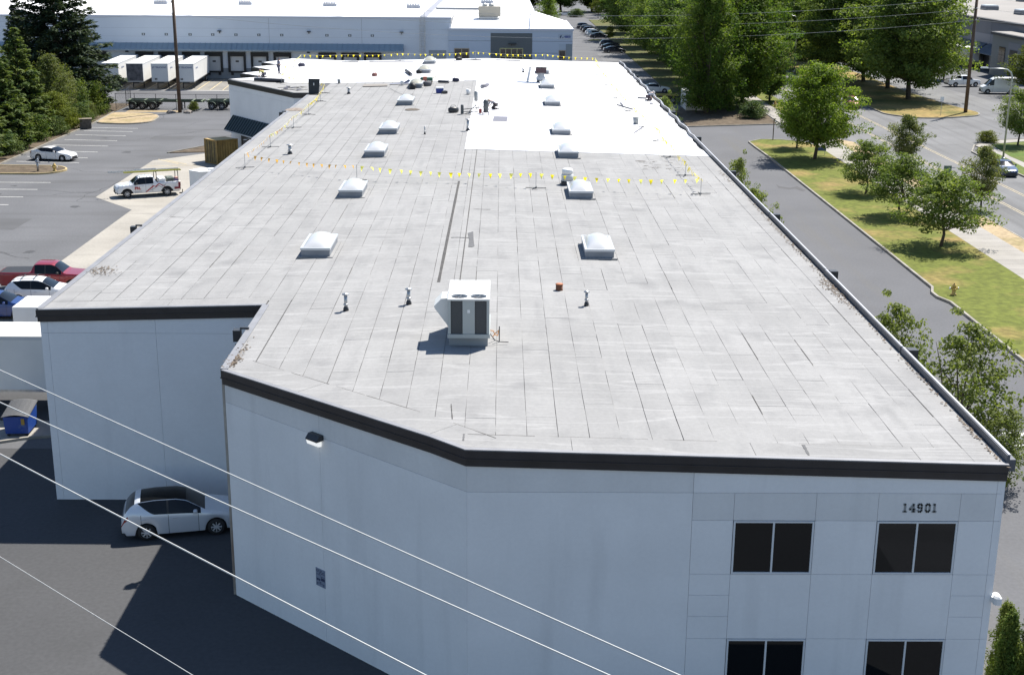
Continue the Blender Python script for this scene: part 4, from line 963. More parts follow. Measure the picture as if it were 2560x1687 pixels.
# white sheet panel held over the far ventilator, with prop
p = RP(1352, 206); t = thing('propped_sheet', 'tilted white panel propped over the dark ventilator', 'panel', (p.x - .9, p.y - .3, p.z + .02))
mb = MB(); mb._add([(-1.6, -.3, 1.52), (.9, -.6, 1.66), (2.5, .2, 1.56), (1.0, 1.3, 1.75), (-.8, 1.0, 1.66)], [(0, 1, 2, 3, 4)]); mb._add([(-1.6, -.3, 1.48), (.9, -.6, 1.62), (2.5, .2, 1.52), (1.0, 1.3, 1.71), (-.8, 1.0, 1.62)], [(4, 3, 2, 1, 0)]); mb.build('panel', tpo_m, t)
MB().bar((-.55, -.5, 0), (-.25, -.2, 1.56), .22, .10).build('prop', offwhite, t)
# dark upright hopper box by the left eave
p = zFF(2190, 1050); t = thing('debris_chute', 'tall dark panelled box standing at the left eave', 'box', lay(p), -.12).scale = (.5, .6, .62)
t = bpy.data.objects[max(k for k in bpy.data.objects.keys() if k.startswith('debris_chute'))]
mb = MB(); mb._add([(-1.0, .2, .05), (1.0, .2, .05), (1.15, .75, 2.35), (-1.15, .75, 2.35), (-1.0, .32, .05), (1.0, .32, .05), (1.15, .87, 2.35), (-1.15, .87, 2.35)], [(0, 1, 2, 3), (5, 4, 7, 6), (0, 3, 7, 4), (1, 5, 6, 2), (3, 2, 6, 7), (0, 4, 5, 1)]); mb.build('board', M('chute_dark', (.03, .032, .035), .7, var=.2, vs=2.), t)
MB().box(-1.15, 1.15, -.55, .5, 0, .10).build('base', blackm, t); MB().box(-.1, .1, .44, .50, 1.35, 1.75).build('sticker', offwhite, t)
# welding cart with cylinders and hoses
p = z3(400, 1060); t = thing('welding_cart', 'welding cart with dark cylinders and hoses beside the kneeling worker', 'cart', lay(p))
for x, y, r_, h_ in ((.25, -.3, .22, 1.1), (-.62, 1.4, .16, .85)): MB().lathe([(r_, 0), (r_, h_ * .9), (r_ * .5, h_)], 14, (x, y, .12 if y < 0 else .9)).build('cylinder', grey_m if y > 0 else M('cyl_dark', (.07, .08, .085), .5), t, True)
fr = MB()
for a, b in (((-.62, 1.4, 0), (-.62, 1.4, .92)), ((-1.8, .2, .3), (.2, .6, .5)), ((-1.8, .2, .3), (-1.8, .2, .05)), ((.2, .6, .5), (.3, -.3, .2)), ((-1.2, .3, .1), (-.6, 1.4, .6)), ((-1.8, -.1, .15), (-.4, -.2, .15))): fr.bar(a, b, .05)
fr.build('frame', darkmetal, t)
MB().bbox(-1.9, -1.65, -.3, .1, 0, .75, .05).build('motor', M('cyl_dark', (.07, .08, .085), .5), t); MB().bbox(-.35, -.1, -.2, .15, .05, .4, .04).build('torch_head', M('torch_red', (.25, .03, .03), .5), t)
for x in (-.05, .45): MB().tube([(x, -.75, .12), (x + .07, -.75, .12)], .14, 12).build('wheel', greyroll, t)
hs = MB(); hs.tube([(.3, -.2, 1.2), (.0, .3, .9), (-.6, .6, .3), (-1.2, .1, .06), (-1.6, -.5, .03), (-.8, -1.2, .03)], .02, 5); hs.build('hose', darkmetal, t)
def cable(pts, label, mat, r=.012, name='extension_cord'):
    p0 = pts[0]; o = Vector((p0.x, p0.y, zr(p0.x) + .035)); mb = MB(); mb.tube([Vector((q.x, q.y, zr(q.x) + .05)) - o for q in pts], r, 4); ob = mb.build(name, mat); ob.location = o; return tag(ob, label, 'cord')
cable([z3(520, 940), z3(700, 965), z3(900, 1005), z3(1130, 1045), z3(1310, 1072), z3(1100, 1072), z3(800, 1050), z3(480, 1040)], 'thin grey cord looped across the white sheeting right of the kneeling worker', grey_m)
cable([z2(1540, 825), z2(1600, 860), z2(1690, 895), z2(1760, 880)], 'thin dark cord behind the fifth left skylight', darkmetal)
cable([z2(740, 640), z2(900, 620), z2(1100, 630), z2(1130, 690), z2(900, 720)], 'thin grey cord curving over the far left white sheeting', grey_m)
for k, (pts, lab) in enumerate((([zFF(1320, 890), zFF(1500, 880), zFF(1700, 900), zFF(2050, 870)], 'upper'), ([zFF(1400, 940), zFF(1620, 930), zFF(1800, 960), zFF(2060, 930)], 'lower'))):
    cable(pts, 'dark cord among torn scraps on the left wing, the %s of two' % lab, darkmetal, .03)
r = random.Random(9)
for k in range(9):
    q = zFF(1480 + r.uniform(0, 520), 850 + r.uniform(0, 90)); board_at([Vector((q.x + math.cos(a) * r.uniform(.15, .45), q.y + math.sin(a) * r.uniform(.2, .5))) for a in (0, 1.3, 2.7, 4.2, 5.3)], 'torn scrap of old roofing on the left wing beside the dark box', sheet_m if k % 2 else greyroll, .03, 'roofing_scrap', 'scrap')['group'] = 'torn roofing scraps on the left wing'
dirt_m = M('roof_dirt', (.12, .10, .08), .95, var=.3, vs=4., world=True)
def pile(p, sx, sy, h, label, mat):
    mb = MB(); r = random.Random(2); n = 14; vs = [(0, 0, h)]
    for k, (f, z) in enumerate(((.5, h * .7), (1, 0))):
        for i in range(n): a = 2 * math.pi * i / n; vs.append((math.cos(a) * sx * f * r.uniform(.8, 1.15), math.sin(a) * sy * f * r.uniform(.8, 1.15), z * r.uniform(.7, 1.2)))
    mb._add(vs, [(0, 1 + i, 1 + (i + 1) % n) for i in range(n)] + [(1 + i, 1 + n + i, 1 + n + (i + 1) % n, 1 + (i + 1) % n) for i in range(n)])
    o = mb.build('gravel_pile', mat, None, True); o.location = lay(p); return tag(o, label, 'gravel')
pile(z2(665, 1025), .95, .9, .18, 'low pile of brown grit near the left eave', M('grit', (.24, .20, .17), .95, var=.3, vs=5.))
pile(z2(1755, 1022), .7, .7, .10, 'dark dirt patch in front of the fifth left skylight', dirt_m)
# ================================================================ people
def skin_mesh(name, J, E, Rr, root, mat, parent, sub=1):
    names = list(J); me = bpy.data.meshes.new(name); me.from_pydata([J[k] for k in names], [(names.index(a), names.index(b)) for a, b in E], [])
    o = mesh_obj(name, me, mat, parent); md = o.modifiers.new('skin', 'SKIN'); md.use_smooth_shade = True
    if me.skin_vertices:
        for i, k in enumerate(names):
            me.skin_vertices[0].data[i].radius = (Rr[k], Rr[k]); me.skin_vertices[0].data[i].use_root = (k == root)
    sd = o.modifiers.new('sub', 'SUBSURF'); sd.levels = sd.render_levels = sub; return o
skin_c = M('skin', (.30, .17, .11), .6)
def worker(loc, rz, J, label, shirt, trous, hat, vest=None):
    t = thing('person', label, 'person', loc, rz, None)
    R = dict(pel=.125, sp=.12, ch=.14, nk=.055, hd=.10, ht=.085, ls=.06, le=.045, lw=.034, rs=.06, re=.045, rw=.034, lh=.085, lk=.06, la=.042, lt=.04, rh=.085, rk=.06, ra=.042, rt=.04)
    Eb = [('pel', 'sp'), ('sp', 'ch'), ('ch', 'nk'), ('nk', 'hd'), ('hd', 'ht'), ('ch', 'ls'), ('ls', 'le'), ('le', 'lw'), ('ch', 'rs'), ('rs', 're'), ('re', 'rw'), ('pel', 'lh'), ('lh', 'lk'), ('lk', 'la'), ('la', 'lt'), ('pel', 'rh'), ('rh', 'rk'), ('rk', 'ra'), ('ra', 'rt')]
    skin_mesh('body', J, Eb, R, 'pel', skin_c, t)
    def sub(keys, E, f, mat, nm, root): skin_mesh(nm, {k: J[k] for k in keys}, E, {k: R[k] * f + .012 for k in keys}, root, mat, t)
    sub(['pel', 'sp', 'ch', 'ls', 'le', 'rs', 're'], [e for e in Eb if set(e) <= {'pel', 'sp', 'ch', 'ls', 'le', 'rs', 're'}], 1.12, shirt, 'shirt', 'pel')
    sub(['pel', 'lh', 'lk', 'la', 'rh', 'rk', 'ra'], [e for e in Eb if set(e) <= {'pel', 'lh', 'lk', 'la', 'rh', 'rk', 'ra'}], 1.15, trous, 'trousers', 'pel')
    sub(['la', 'lt'], [('la', 'lt')], 1.3, darkmetal, 'boot', 'la'); sub(['ra', 'rt'], [('ra', 'rt')], 1.3, darkmetal, 'boot', 'ra')
    hd = Vector(J['hd']); up = (Vector(J['ht']) - hd).normalized(); q = up.to_track_quat('Z', 'Y').to_matrix().to_4x4(); q.translation = hd + up * .03
    h = MB(); h.M = q; h.lathe([(.17, .02), (.165, .035), (.125, .04), (.12, .10), (.08, .155), (.01, .17)], 14); h.build('hat', hat, t, True)
    for w_, e_ in (('lw', 'le'), ('rw', 're')):
        a = Vector(J[w_]); d = (a - Vector(J[e_])).normalized(); sdv = d.cross(Vector((0, 0, 1))); sdv = sdv.normalized() if sdv.length > .01 else Vector((1, 0, 0))
        g = MB(); g.tube([a, a + d * .05, a + d * .09], [.03, .042, .036], 6)
        for k in range(4): g.tube([a + d * .08 + sdv * (.028 - .018 * k), a + d * .13 + sdv * (.03 - .019 * k) + Vector((0, 0, -.01)), a + d * (.16 - .012 * abs(k - 1)) + sdv * (.03 - .019 * k) + Vector((0, 0, -.03))], .009, 4)
        g.tube([a + d * .03 - sdv * .03, a + d * .07 - sdv * .06, a + d * .10 - sdv * .055], .011, 4); g.build('hand', skin_c, t, True)
    return t
stand_J = dict(pel=(0, 0, .95), sp=(0, .0, 1.16), ch=(0, .03, 1.38), nk=(0, .07, 1.50), hd=(0, .13, 1.60), ht=(0, .17, 1.71), ls=(-.19, .04, 1.40), le=(-.25, .06, 1.12), lw=(-.2, .26, 1.0), rs=(.19, .04, 1.40), re=(.25, .06, 1.12), rw=(.2, .26, 1.0), lh=(-.10, 0, .90), lk=(-.11, .04, .5), la=(-.12, -.02, .09), lt=(-.14, .16, .04), rh=(.10, 0, .90), rk=(.11, .06, .5), ra=(.12, .04, .09), rt=(.14, .22, .04))
kneel_J = dict(pel=(0, -.18, .42), sp=(0, .02, .58), ch=(0, .26, .68), nk=(0, .38, .72), hd=(0, .48, .74), ht=(0, .58, .74), ls=(-.19, .26, .68), le=(-.24, .38, .40), lw=(-.16, .52, .14), rs=(.19, .26, .68), re=(.24, .42, .42), rw=(.14, .62, .20), lh=(-.11, -.17, .40), lk=(-.16, .16, .08), la=(-.15, -.32, .08), lt=(-.15, -.46, .05), rh=(.11, -.17, .40), rk=(.16, .18, .08), ra=(.15, -.30, .08), rt=(.15, -.44, .05))
blueshirt = M('shirt_blue', (.13, .14, .20), .8); navy_t = M('trousers_navy', (.035, .037, .06), .8); hatw = M('hat_pale', (.6, .58, .52), .8)
worker(lay(zFF(1340, 548)), -.9, stand_J, 'standing worker in grey-blue clothes on the far left white roof', blueshirt, M('trousers_blue', (.06, .065, .10), .8), navy_t)
worker(lay(zFF(960, 630)), .9, kneel_J, 'crouching worker in a yellow vest at the far left roof edge', M('vest_yellow', (.45, .42, .12), .8), navy_t, navy_t)
worker(lay(z3(500, 1020)), 1.0, kneel_J, 'kneeling worker with a pale hat beside the welding cart', M('shirt_grey', (.25, .25, .28), .8), M('trousers_black', (.03, .025, .03), .8), hatw)
worker(lay(z3(1945, 940)), -.9, kneel_J, 'kneeling worker in a white hat at the right roof edge', M('shirt_pale', (.36, .38, .44), .8), M('trousers_plum', (.05, .035, .05), .8), white_m)
# ================================================================ vehicles
glass_car = M('car_glass', (.008, .010, .013), .05, spec=.28)
plastic = M('black_plastic', (.02, .02, .022), .55)
chrome = M('rim_metal', (.55, .56, .58), .35, metal=.25)
head_m = M('headlight_lens', (.5, .52, .55), .12, coat=1.); tail_m = M('taillight_red', (.22, .012, .012), .2, coat=1.)
def paint(name, c, metal=.0): return M('paint_' + name, c, .32, metal, coat=.7, spec=.5)
SPEC = {
 'suv': dict(L=4.6, W=1.86, R=.345, ax=(.93, 3.64), sill=.24, tum=.22, top=[(0, .66), (.06, .80), (.25, .93), (1.05, 1.06), (1.30, 1.12), (2.05, 1.56), (2.45, 1.655), (3.3, 1.665), (3.95, 1.60), (4.22, 1.44), (4.48, 1.10), (4.58, .92), (4.6, .70)], belt=[(0, .62), (.1, .74), (.3, .85), (1.2, .98), (2.0, 1.02), (3.6, 1.08), (4.2, 1.14), (4.45, 1.0), (4.6, .66)], side=(1.62, 3.92, 2.78), ws=(1.32, 2.06), rw=(4.06, 4.46)),
 'sedan': dict(L=4.88, W=1.84, R=.33, ax=(.97, 3.80), sill=.20, tum=.26, top=[(0, .56), (.06, .68), (.4, .80), (1.2, .93), (1.45, .98), (2.25, 1.37), (2.7, 1.44), (3.3, 1.41), (3.9, 1.24), (4.3, 1.10), (4.75, 1.05), (4.86, .9), (4.88, .62)], belt=[(0, .52), (.2, .70), (1.3, .88), (2.5, .95), (4.0, 1.0), (4.7, .98), (4.88, .58)], side=(1.72, 3.95, 2.85), ws=(1.47, 2.25), rw=(3.42, 4.26)),
 'pickup': dict(L=5.9, W=1.98, R=.39, ax=(1.0, 4.62), sill=.42, tum=.2, top=[(0, .86), (.05, 1.02), (.3, 1.14), (1.35, 1.22), (1.5, 1.27), (2.02, 1.76), (2.3, 1.87), (3.3, 1.88), (3.52, 1.82), (3.66, 1.32), (5.8, 1.32), (5.9, 1.28)], belt=[(0, .8), (.3, 1.05), (1.5, 1.16), (3.5, 1.2), (3.7, 1.30), (5.9, 1.27)], side=(1.78, 3.42, 2.72), ws=(1.52, 2.08), rw=(3.52, 3.68), bed=(3.78, 5.80, .80)),
 'van': dict(L=5.9, W=2.0, R=.36, ax=(1.0, 4.7), sill=.30, tum=.08, top=[(0, .8), (.06, 1.05), (.5, 1.22), (.78, 1.38), (1.5, 2.2), (1.95, 2.5), (2.5, 2.6), (5.75, 2.58), (5.86, 2.4), (5.9, 1.1)], belt=[(0, .75), (.5, 1.1), (1.0, 1.28), (5.8, 1.32), (5.9, 1.0)], side=(.98, 1.9, 9), ws=(.74, 1.62), rw=(9, 9)),
}
def wheel_meshes(R, wd=.21, spokes=8):
    t = MB(); t.lathe([(R * .62, -wd / 2), (R * .93, -wd / 2), (R, -wd * .3), (R, wd * .3), (R * .93, wd / 2), (R * .62, wd / 2)], 22, axis='y', cap=False)
    r = MB(); r.lathe([(R * .64, -wd * .32), (R * .64, wd * .32)], 22, axis='y')
    s = MB()
    for sg in (-1, 1):
        y = sg * wd * .40
        s.lathe([(R * .13, min(y, y * 1.1)), (R * .13, max(y, y * 1.1))], 12, axis='y')
        for k in range(spokes):
            a = 2 * math.pi * k / spokes; c, n = math.cos(a), math.sin(a)
            s.bar((c * R * .1, y, n * R * .1), (c * R * .64, y, n * R * .64), .028, .05)
        m_ = 22; ring = [(math.cos(2 * math.pi * i / m_), math.sin(2 * math.pi * i / m_)) for i in range(m_)]
        s._add([(a * R * .60, y, b * R * .60) for a, b in ring] + [(a * R * .67, y, b * R * .67) for a, b in ring], [(i, (i + 1) % m_, m_ + (i + 1) % m_, m_ + i) for i in range(m_)])
    return t.mesh('tyre', rubber, True), r.mesh('rim', blackm), s.mesh('spokes', chrome)
WM = {}
def car(kind, pm, label, group=None, cat='car', name='parked_car', roof_mat=None, cover=None, arch=None, rails=False):
    S = SPEC[kind]; L, W, R = S['L'], S['W'], S['R']; hw = W / 2
    t = thing(name, label, cat, (0, 0, 0), 0, group)
    N_ = int(L / .055); xs = np.linspace(0, L, N_ + 1)
    def prof(pts, k=3):
        y = np.interp(xs, *zip(*pts)); 
        for _ in range(k): y[1:-1] = .25 * y[:-2] + .5 * y[1:-1] + .25 * y[2:]
        return y
    zt = prof(S['top'], 2); zb = np.minimum(prof(S['belt']), zt - .02)
    pw = np.interp(xs, [0, .03 * L, .1 * L, .25 * L, .8 * L, .95 * L, L], [.70, .84, .94, .99, 1., .93, .82]) * hw
    cab = np.clip((zt - zb) / .55, 0, 1) if kind != 'van' else np.clip((zt - zb) / 1.2, 0, 1)
    vs = []; GF = (.0, .2, .42, .66, .93); RA = R + .075
    for i, x in enumerate(xs):
        zs = S['sill'] + (.10 if (x < .12 or x > L - .12) else 0)
        for a in S['ax']:
            d = abs(x - a)
            if d < RA: zs = max(zs, R + math.sqrt(RA * RA - d * d) - .02)
        zs = min(zs, zb[i] - .08); w = pw[i]; wr = w * (.95 - S['tum'] * cab[i]); dz = zb[i] - zs; g = zt[i] - zb[i]
        sec = [(w * .95, zs), (w * .985, zs + .22 * dz), (w * .99, zs + .55 * dz), (w, zs + .80 * dz)] + [(w * .975 + (wr - w * .975) * (q_ / .93) ** 1.15, zb[i] + q_ * g) for q_ in GF] + [(wr * .62, zt[i] + .012 * cab[i]), (0, zt[i] + .03 * cab[i])]
        if 'bed' in S and S['bed'][0] < x < S['bed'][1] and not cover: sec[9] = (w * .84, S['bed'][2]); sec[10] = (0, S['bed'][2]); sec[8] = (w * .88, zt[i])
        vs += [(L / 2 - x, y, z) for y, z in sec] + [(L / 2 - x, -y, z) for y, z in sec[:-1][::-1]]
    K = 21; parts = {}
    def cls(i, j):
        x = (xs[i] + xs[i + 1]) / 2; jj = j if j < 10 else 19 - j; sd = 'l' if j < 10 else 'r'
        a, b, pil = S['side']; w0, w1 = S['ws']; r0, r1 = S['rw']
        if 'bed' in S and S['bed'][0] < x < S['bed'][1] and jj >= 8: return ('bed_cover', 0) if cover else ('bed_liner', 0)
        if jj in (8, 9) and w0 < x < w1: return ('windshield', 0)
        if jj in (8, 9) and r0 < x < r1: return ('rear_window', 0)
        if jj == 3 and x < .34 and x > .02: return ('headlight', sd)
        if jj == 3 and x > L - .26 and kind != 'pickup': return ('taillight', sd)
        if roof_mat and jj in (8, 9) and w1 <= x <= r0 - .24: return ('roof_panel', 0)
        if arch and jj == 0 and any(abs(x - q) < R + .17 for q in S['ax']): return ('wheel_arch', sd + str(x < L / 2))
        return ('body', 0)
    for i in range(N_):
        for j in range(20):
            parts.setdefault(cls(i, j), []).append((i * K + j, i * K + j + 1, (i + 1) * K + j + 1, (i + 1) * K + j))
    parts[('body', 0)] += [tuple(range(K)), tuple(reversed(range(N_ * K, (N_ + 1) * K)))]
    mats = dict(body=pm, windshield=glass_car, rear_window=glass_car, side_window=glass_car, headlight=head_m, taillight=tail_m, roof_panel=roof_mat or pm, bed_cover=cover or pm, bed_liner=plastic, pillar=plastic, wheel_arch=arch or plastic)
    bod = None
    for key in sorted(parts, key=lambda k: k[0] != 'body'):
        fs = parts[key]; used = sorted({v for f in fs for v in f}); ix = {v: n for n, v in enumerate(used)}
        me = bpy.data.meshes.new(key[0]); me.from_pydata([vs[v] for v in used], [], [tuple(ix[v] for v in f) for f in fs]); me.materials.append(mats[key[0]]); me.shade_smooth()
        o = mesh_obj(key[0], me, None, t); autosmooth(o, 48)
        if key[0] == 'body': bod = o
    a_, b_, pil = S['side']
    def surf(x, f, sd):
        z0, z1, w = float(np.interp(x, xs, zb)), float(np.interp(x, xs, zt)), float(np.interp(x, xs, pw)); cb = float(np.interp(x, xs, cab)); wr = w * (.95 - S['tum'] * cb)
        return (L / 2 - x, sd * (w * .975 + (wr - w * .975) * (f / .93) ** 1.15 + .008), z0 + f * (z1 - z0))
    def flo(x): return .05 + (.80 * max(0., (x - b_ + .62) / .62) ** 1.4 if kind in ('suv', 'sedan') else 0)
    for sd in (-1, 1):
        for nm, x0, x1, mt_ in (('side_window', a_ - .12, min(pil - .04, b_), glass_car), ('pillar', pil - .04, pil + .04, plastic), ('side_window', pil + .04, b_, glass_car)):
            if x1 <= x0 + .01 or x0 >= b_: continue
            n_ = max(2, int((x1 - x0) / .06)); vv = []
            for i in range(n_ + 1):
                x = x0 + (x1 - x0) * i / n_
                for k in range(5): f0 = flo(x); vv.append(surf(x, f0 + (.90 - f0) * k / 4, sd))
            me = bpy.data.meshes.new(nm); me.from_pydata(vv, [], [(5 * i + k, 5 * i + k + 1, 5 * i + k + 6, 5 * i + k + 5) for i in range(n_) for k in range(4)]); me.materials.append(mt_); me.shade_smooth(); mesh_obj(nm, me, None, t)
    MB().box(-L / 2 + .12, L / 2 - .12, -hw + .20, hw - .20, S['sill'] - .05, float(zb.min()) if False else S['sill'] + .42).build('underbody', blackm, t)
    sm = MB()
    for q in (a_ + .0, pil, b_ - .12):
        if q >= L: continue
        i = int(round(q / L * N_))
        for side_ in (0, 1):
            for j in range(4):
                p0, p1 = Vector(vs[i * K + (j if not side_ else K - 1 - j)]), Vector(vs[i * K + (j + 1 if not side_ else K - 2 - j)]); o_ = Vector((0, .004 if not side_ else -.004, 0)); w_ = Vector((.008, 0, 0))
                sm.quad(p0 + o_ - w_, p0 + o_ + w_, p1 + o_ + w_, p1 + o_ - w_)
    if sm.v: sm.build('door_seam', blackm, bod)
    zf = float(np.interp(.0, xs, zt))
    MB().bbox(L / 2 - .10, L / 2 + .015, -hw * .55, hw * .55, S['sill'] + .12, zf - .06, .02).build('grille', plastic, bod)
    MB().box(L / 2 - .05, L / 2 + .02, -hw * .72, hw * .72, S['sill'] + .0, S['sill'] + .11).build('bumper', plastic, bod); MB().box(-L / 2 - .02, -L / 2 + .08, -hw * .78, hw * .78, S['sill'] + .06, S['sill'] + .24).build('bumper', plastic, bod)
    MB().box(-L / 2 - .03, -L / 2 - .012, -.2, .2, S['sill'] + .32, S['sill'] + .43).build('number_plate', white_m, bod)
    if kind == 'pickup':
        for s in (-1, 1): MB().box(-L / 2 - .012, -L / 2 + .03, s * hw * .76 - .07, s * hw * .76 + .07, .85, 1.2).build('taillight', tail_m, bod)
    xm = L / 2 - S['side'][0] - .10; zm = float(np.interp(S['side'][0], xs, zb)) + .06
    for s in (-1, 1):
        MB().bbox(xm - .07, xm + .09, s * hw - (.0 if s > 0 else .17), s * hw + (.17 if s > 0 else .0), zm, zm + .15, .03).build('mirror', pm if kind != 'pickup' else plastic, bod)
        for q in (S['side'][2] - .28, S['side'][1] - .18):
            if q < L: MB().box(L / 2 - q - .09, L / 2 - q + .09, s * hw * .985 - .02, s * hw * .985 + .028, zm - .18, zm - .145).build('door_handle', chrome, bod)
    if rails:
        for s in (-1, 1):
            mb = MB(); mb.tube([(L / 2 - 2.2, s * hw * .66, 1.64), (L / 2 - 2.5, s * hw * .68, 1.72), (L / 2 - 3.6, s * hw * .68, 1.72), (L / 2 - 3.9, s * hw * .66, 1.64)], .018, 5); mb.build('roof_rail', darkmetal, bod)
        for q in (2.6, 3.4): MB().box(L / 2 - q - .025, L / 2 - q + .025, -hw * .68, hw * .68, 1.72, 1.75).build('crossbar', darkmetal, bod)
    if R not in WM: WM[R] = wheel_meshes(R)
    for a in S['ax']:
        for s in (-1, 1):
            w = mesh_obj('wheel', WM[R][0], None, t); w.location = (L / 2 - a, s * (hw - .125), R)
            mesh_obj('rim', WM[R][1], None, w); mesh_obj('spokes', WM[R][2], None, w)
    return t
def place(t, kind, rear, front, near_right=True):
    """rear, front: ground contacts of the wheels on the side seen"""
    S = SPEC[kind]; r, f = Vector(rear[:2]), Vector(front[:2]); d = (f - r).normalized(); away = Vector((-d.y, d.x)) if near_right else Vector((d.y, -d.x))
    mid = (r + f) / 2 + away * (S['W'] / 2 - .03); c = mid + d * ((S['ax'][0] + S['ax'][1]) / 2 - S['L'] / 2)
    t.location = (c.x, c.y, .015); t.rotation_euler = (0, 0, math.atan2(d.y, d.x)); return t
def put(t, x, y, deg): t.location = (x, y, .015); t.rotation_euler = (0, 0, rad(deg)); return t
c = car('suv', paint('silver', (.62, .65, .70), .3), 'silver SUV with black glass roof parked against the near grey wall', roof_mat=M('roof_black', (.004, .0045, .005), .2, spec=.08))
place(c, 'suv', P(368, 1352), P(543, 1337))
c = car('sedan', paint('white', (.76, .76, .76)), 'white sedan parked by the dark conifers on the left')
place(c, 'sedan', P(93.3, 401.5), P(158.6, 404.5))
c = car('pickup', paint('red', (.25, .012, .02), .2), 'red pickup with a black bed cover behind the white SUV', cat='pickup', name='parked_pickup', cover=plastic); put(c, -31.0, 88.9, 2)
c = car('suv', paint('white', (.76, .76, .76)), 'white SUV with roof bars between the red pickup and the blue car', rails=True); put(c, -30.1, 85.3, 4)
c = car('suv', paint('blue', (.012, .04, .17), .3), 'dark blue car half hidden behind the white box truck at the left'); put(c, -31.6, 81.7, 3)
# work truck with ladders
tr = car('pickup', paint('white', (.76, .76, .76)), 'white work pickup with ladders on a rack and red mountain stripes', cat='pickup', name='work_pickup', arch=plastic)
place(tr, 'pickup', P(419.5, 490), P(318.7, 496.5), False)
redp = M('decal_red', (.42, .03, .03), .5); greyp = M('decal_grey', (.35, .36, .38), .5)
def decal(pts, mat, nm='decal'):
    mb = MB(); mb._add([(x, 1.003, z) for x, z in pts], [tuple(range(len(pts)))]); return mb.build(nm, mat, tr)
for pts in ([(.15, .50), (.30, .50), (-.42, 1.06), (-.50, .98)], [(-.42, 1.06), (-.50, .98), (-.66, .88), (-.62, .98)], [(-.62, .98), (-.66, .88), (-.98, 1.16), (-.96, 1.24)], [(-.96, 1.24), (-.98, 1.16), (-1.5, .86), (-1.45, .96)]): decal(pts, redp)
for pts in ([(-1.2, .94), (-1.25, .88), (-1.6, 1.08), (-1.6, 1.15)], [(-.1, .6), (-.2, .6), (-.95, .98), (-.95, 1.05)], [(-.95, 1.05), (-.95, .98), (-1.6, .60), (-1.52, .60)]): decal(pts, greyp)
text_part('FRL', .36, redp, 'door_lettering', tr, (.98, 1.006, .86), (math.pi / 2, 0, math.pi), bold=.012)
for k in range(2): MB().box(.62, 1.32, 1.002, 1.005, .58 - .05 * k, .60 - .05 * k).build('small_lettering', greyp, tr)
decal([(-2.35, .6), (-2.9, .62), (-2.93, 1.25), (-2.72, 1.25), (-2.72, .80), (-2.35, .80)], M('decal_maroon', (.20, .02, .03), .5))
rk = MB()
for x in (-.78, -2.75):
    for s in (-1, 1): rk.bar((x, s * .86, 1.25), (x, s * .80, 2.22), .06)
    rk.bar((x, -.82, 2.22), (x, .82, 2.22), .06)
rk.build('ladder_rack', darkmetal, tr)
MB().bbox(-1.62, -.98, -.85, .85, 1.25, 1.62, .04).build('tool_box', white_m, tr); MB().bbox(-2.4, -1.75, -.6, .7, .85, 1.62, .04).build('equipment_box', M('eq_grey', (.12, .14, .12), .7), tr); MB().bbox(-2.8, -2.35, -.5, .6, .85, 1.45, .05).build('supplies', M('supplies_blue', (.10, .08, .2), .7), tr); MB().bbox(-2.80, -2.5, .1, .5, 1.45, 1.62, .04).build('supplies', M('supplies_pink', (.55, .3, .25), .7), tr)
def ladder(x0, x1, y, z, w, mat, label):
    t = thing('ladder', label, 'ladder', (0, 0, 0)); t.location = tr.location; t.rotation_euler = tr.rotation_euler
    for s in (-1, 1): MB().bar((x0, y + s * w / 2, z), (x1, y + s * w / 2, z), .04, .09).build('rail', mat, t)
    n = int(abs(x1 - x0) / .3)
    for k in range(n): MB().bar((x0 + (x1 - x0) * (k + .5) / n, y - w / 2, z), (x0 + (x1 - x0) * (k + .5) / n, y + w / 2, z), .03).build('rung', mat, t)
yl = M('ladder_yellow', (.42, .40, .08), .5); al = M('ladder_alu', (.45, .47, .48), .4, metal=.6)
ladder(-3.1, 2.1, .45, 2.31, .42, yl, 'yellow ladder on the rack of the work pickup'); ladder(-3.0, 3.4, -.15, 2.31, .45, al, 'long aluminium ladder on the rack of the work pickup'); ladder(-1.0, 1.0, -.6, 2.33, .35, al, 'short aluminium ladder at the far side of the pickup rack')
# cargo trailer hitched to it
t = thing('cargo_trailer', 'white enclosed cargo trailer behind the work pickup', 'trailer', (-26.2, 123.3, 0), rad(10))
b = MB(); b.prism([(-2.6, 0), (-1.7, -1.0), (2.6, -1.0), (2.6, 1.0), (-1.7, 1.0)], .45, 2.45); b.build('box', white_m, t)
b = MB(); b.prism([(-2.62, 0), (-1.7, -1.02), (2.62, -1.02), (2.62, 1.02), (-1.7, 1.02)], 2.452, 2.54); b.build('roof', white_m, t); MB().bbox(-.9, -.35, -.25, .25, 2.54, 2.68, .04).build('roof_vent', white_m, t)
b = MB(); b.bar((-2.5, 0, .45), (-3.6, 0, .45), .1); b.bar((-2.0, .7, .45), (-3.3, 0, .45), .08); b.bar((-2.0, -.7, .45), (-3.3, 0, .45), .08); b.tube([(-3.3, 0, 0), (-3.3, 0, .8)], .04, 6); b.build('drawbar', blackm, t)
for x in (.2, 1.0):
    for s in (-1, 1): w = mesh_obj('wheel', WM[.345][0], None, t); w.location = (x, s * 1.05, .345); mesh_obj('rim', WM[.345][1], None, w); mesh_obj('spokes', WM[.345][2], None, w)
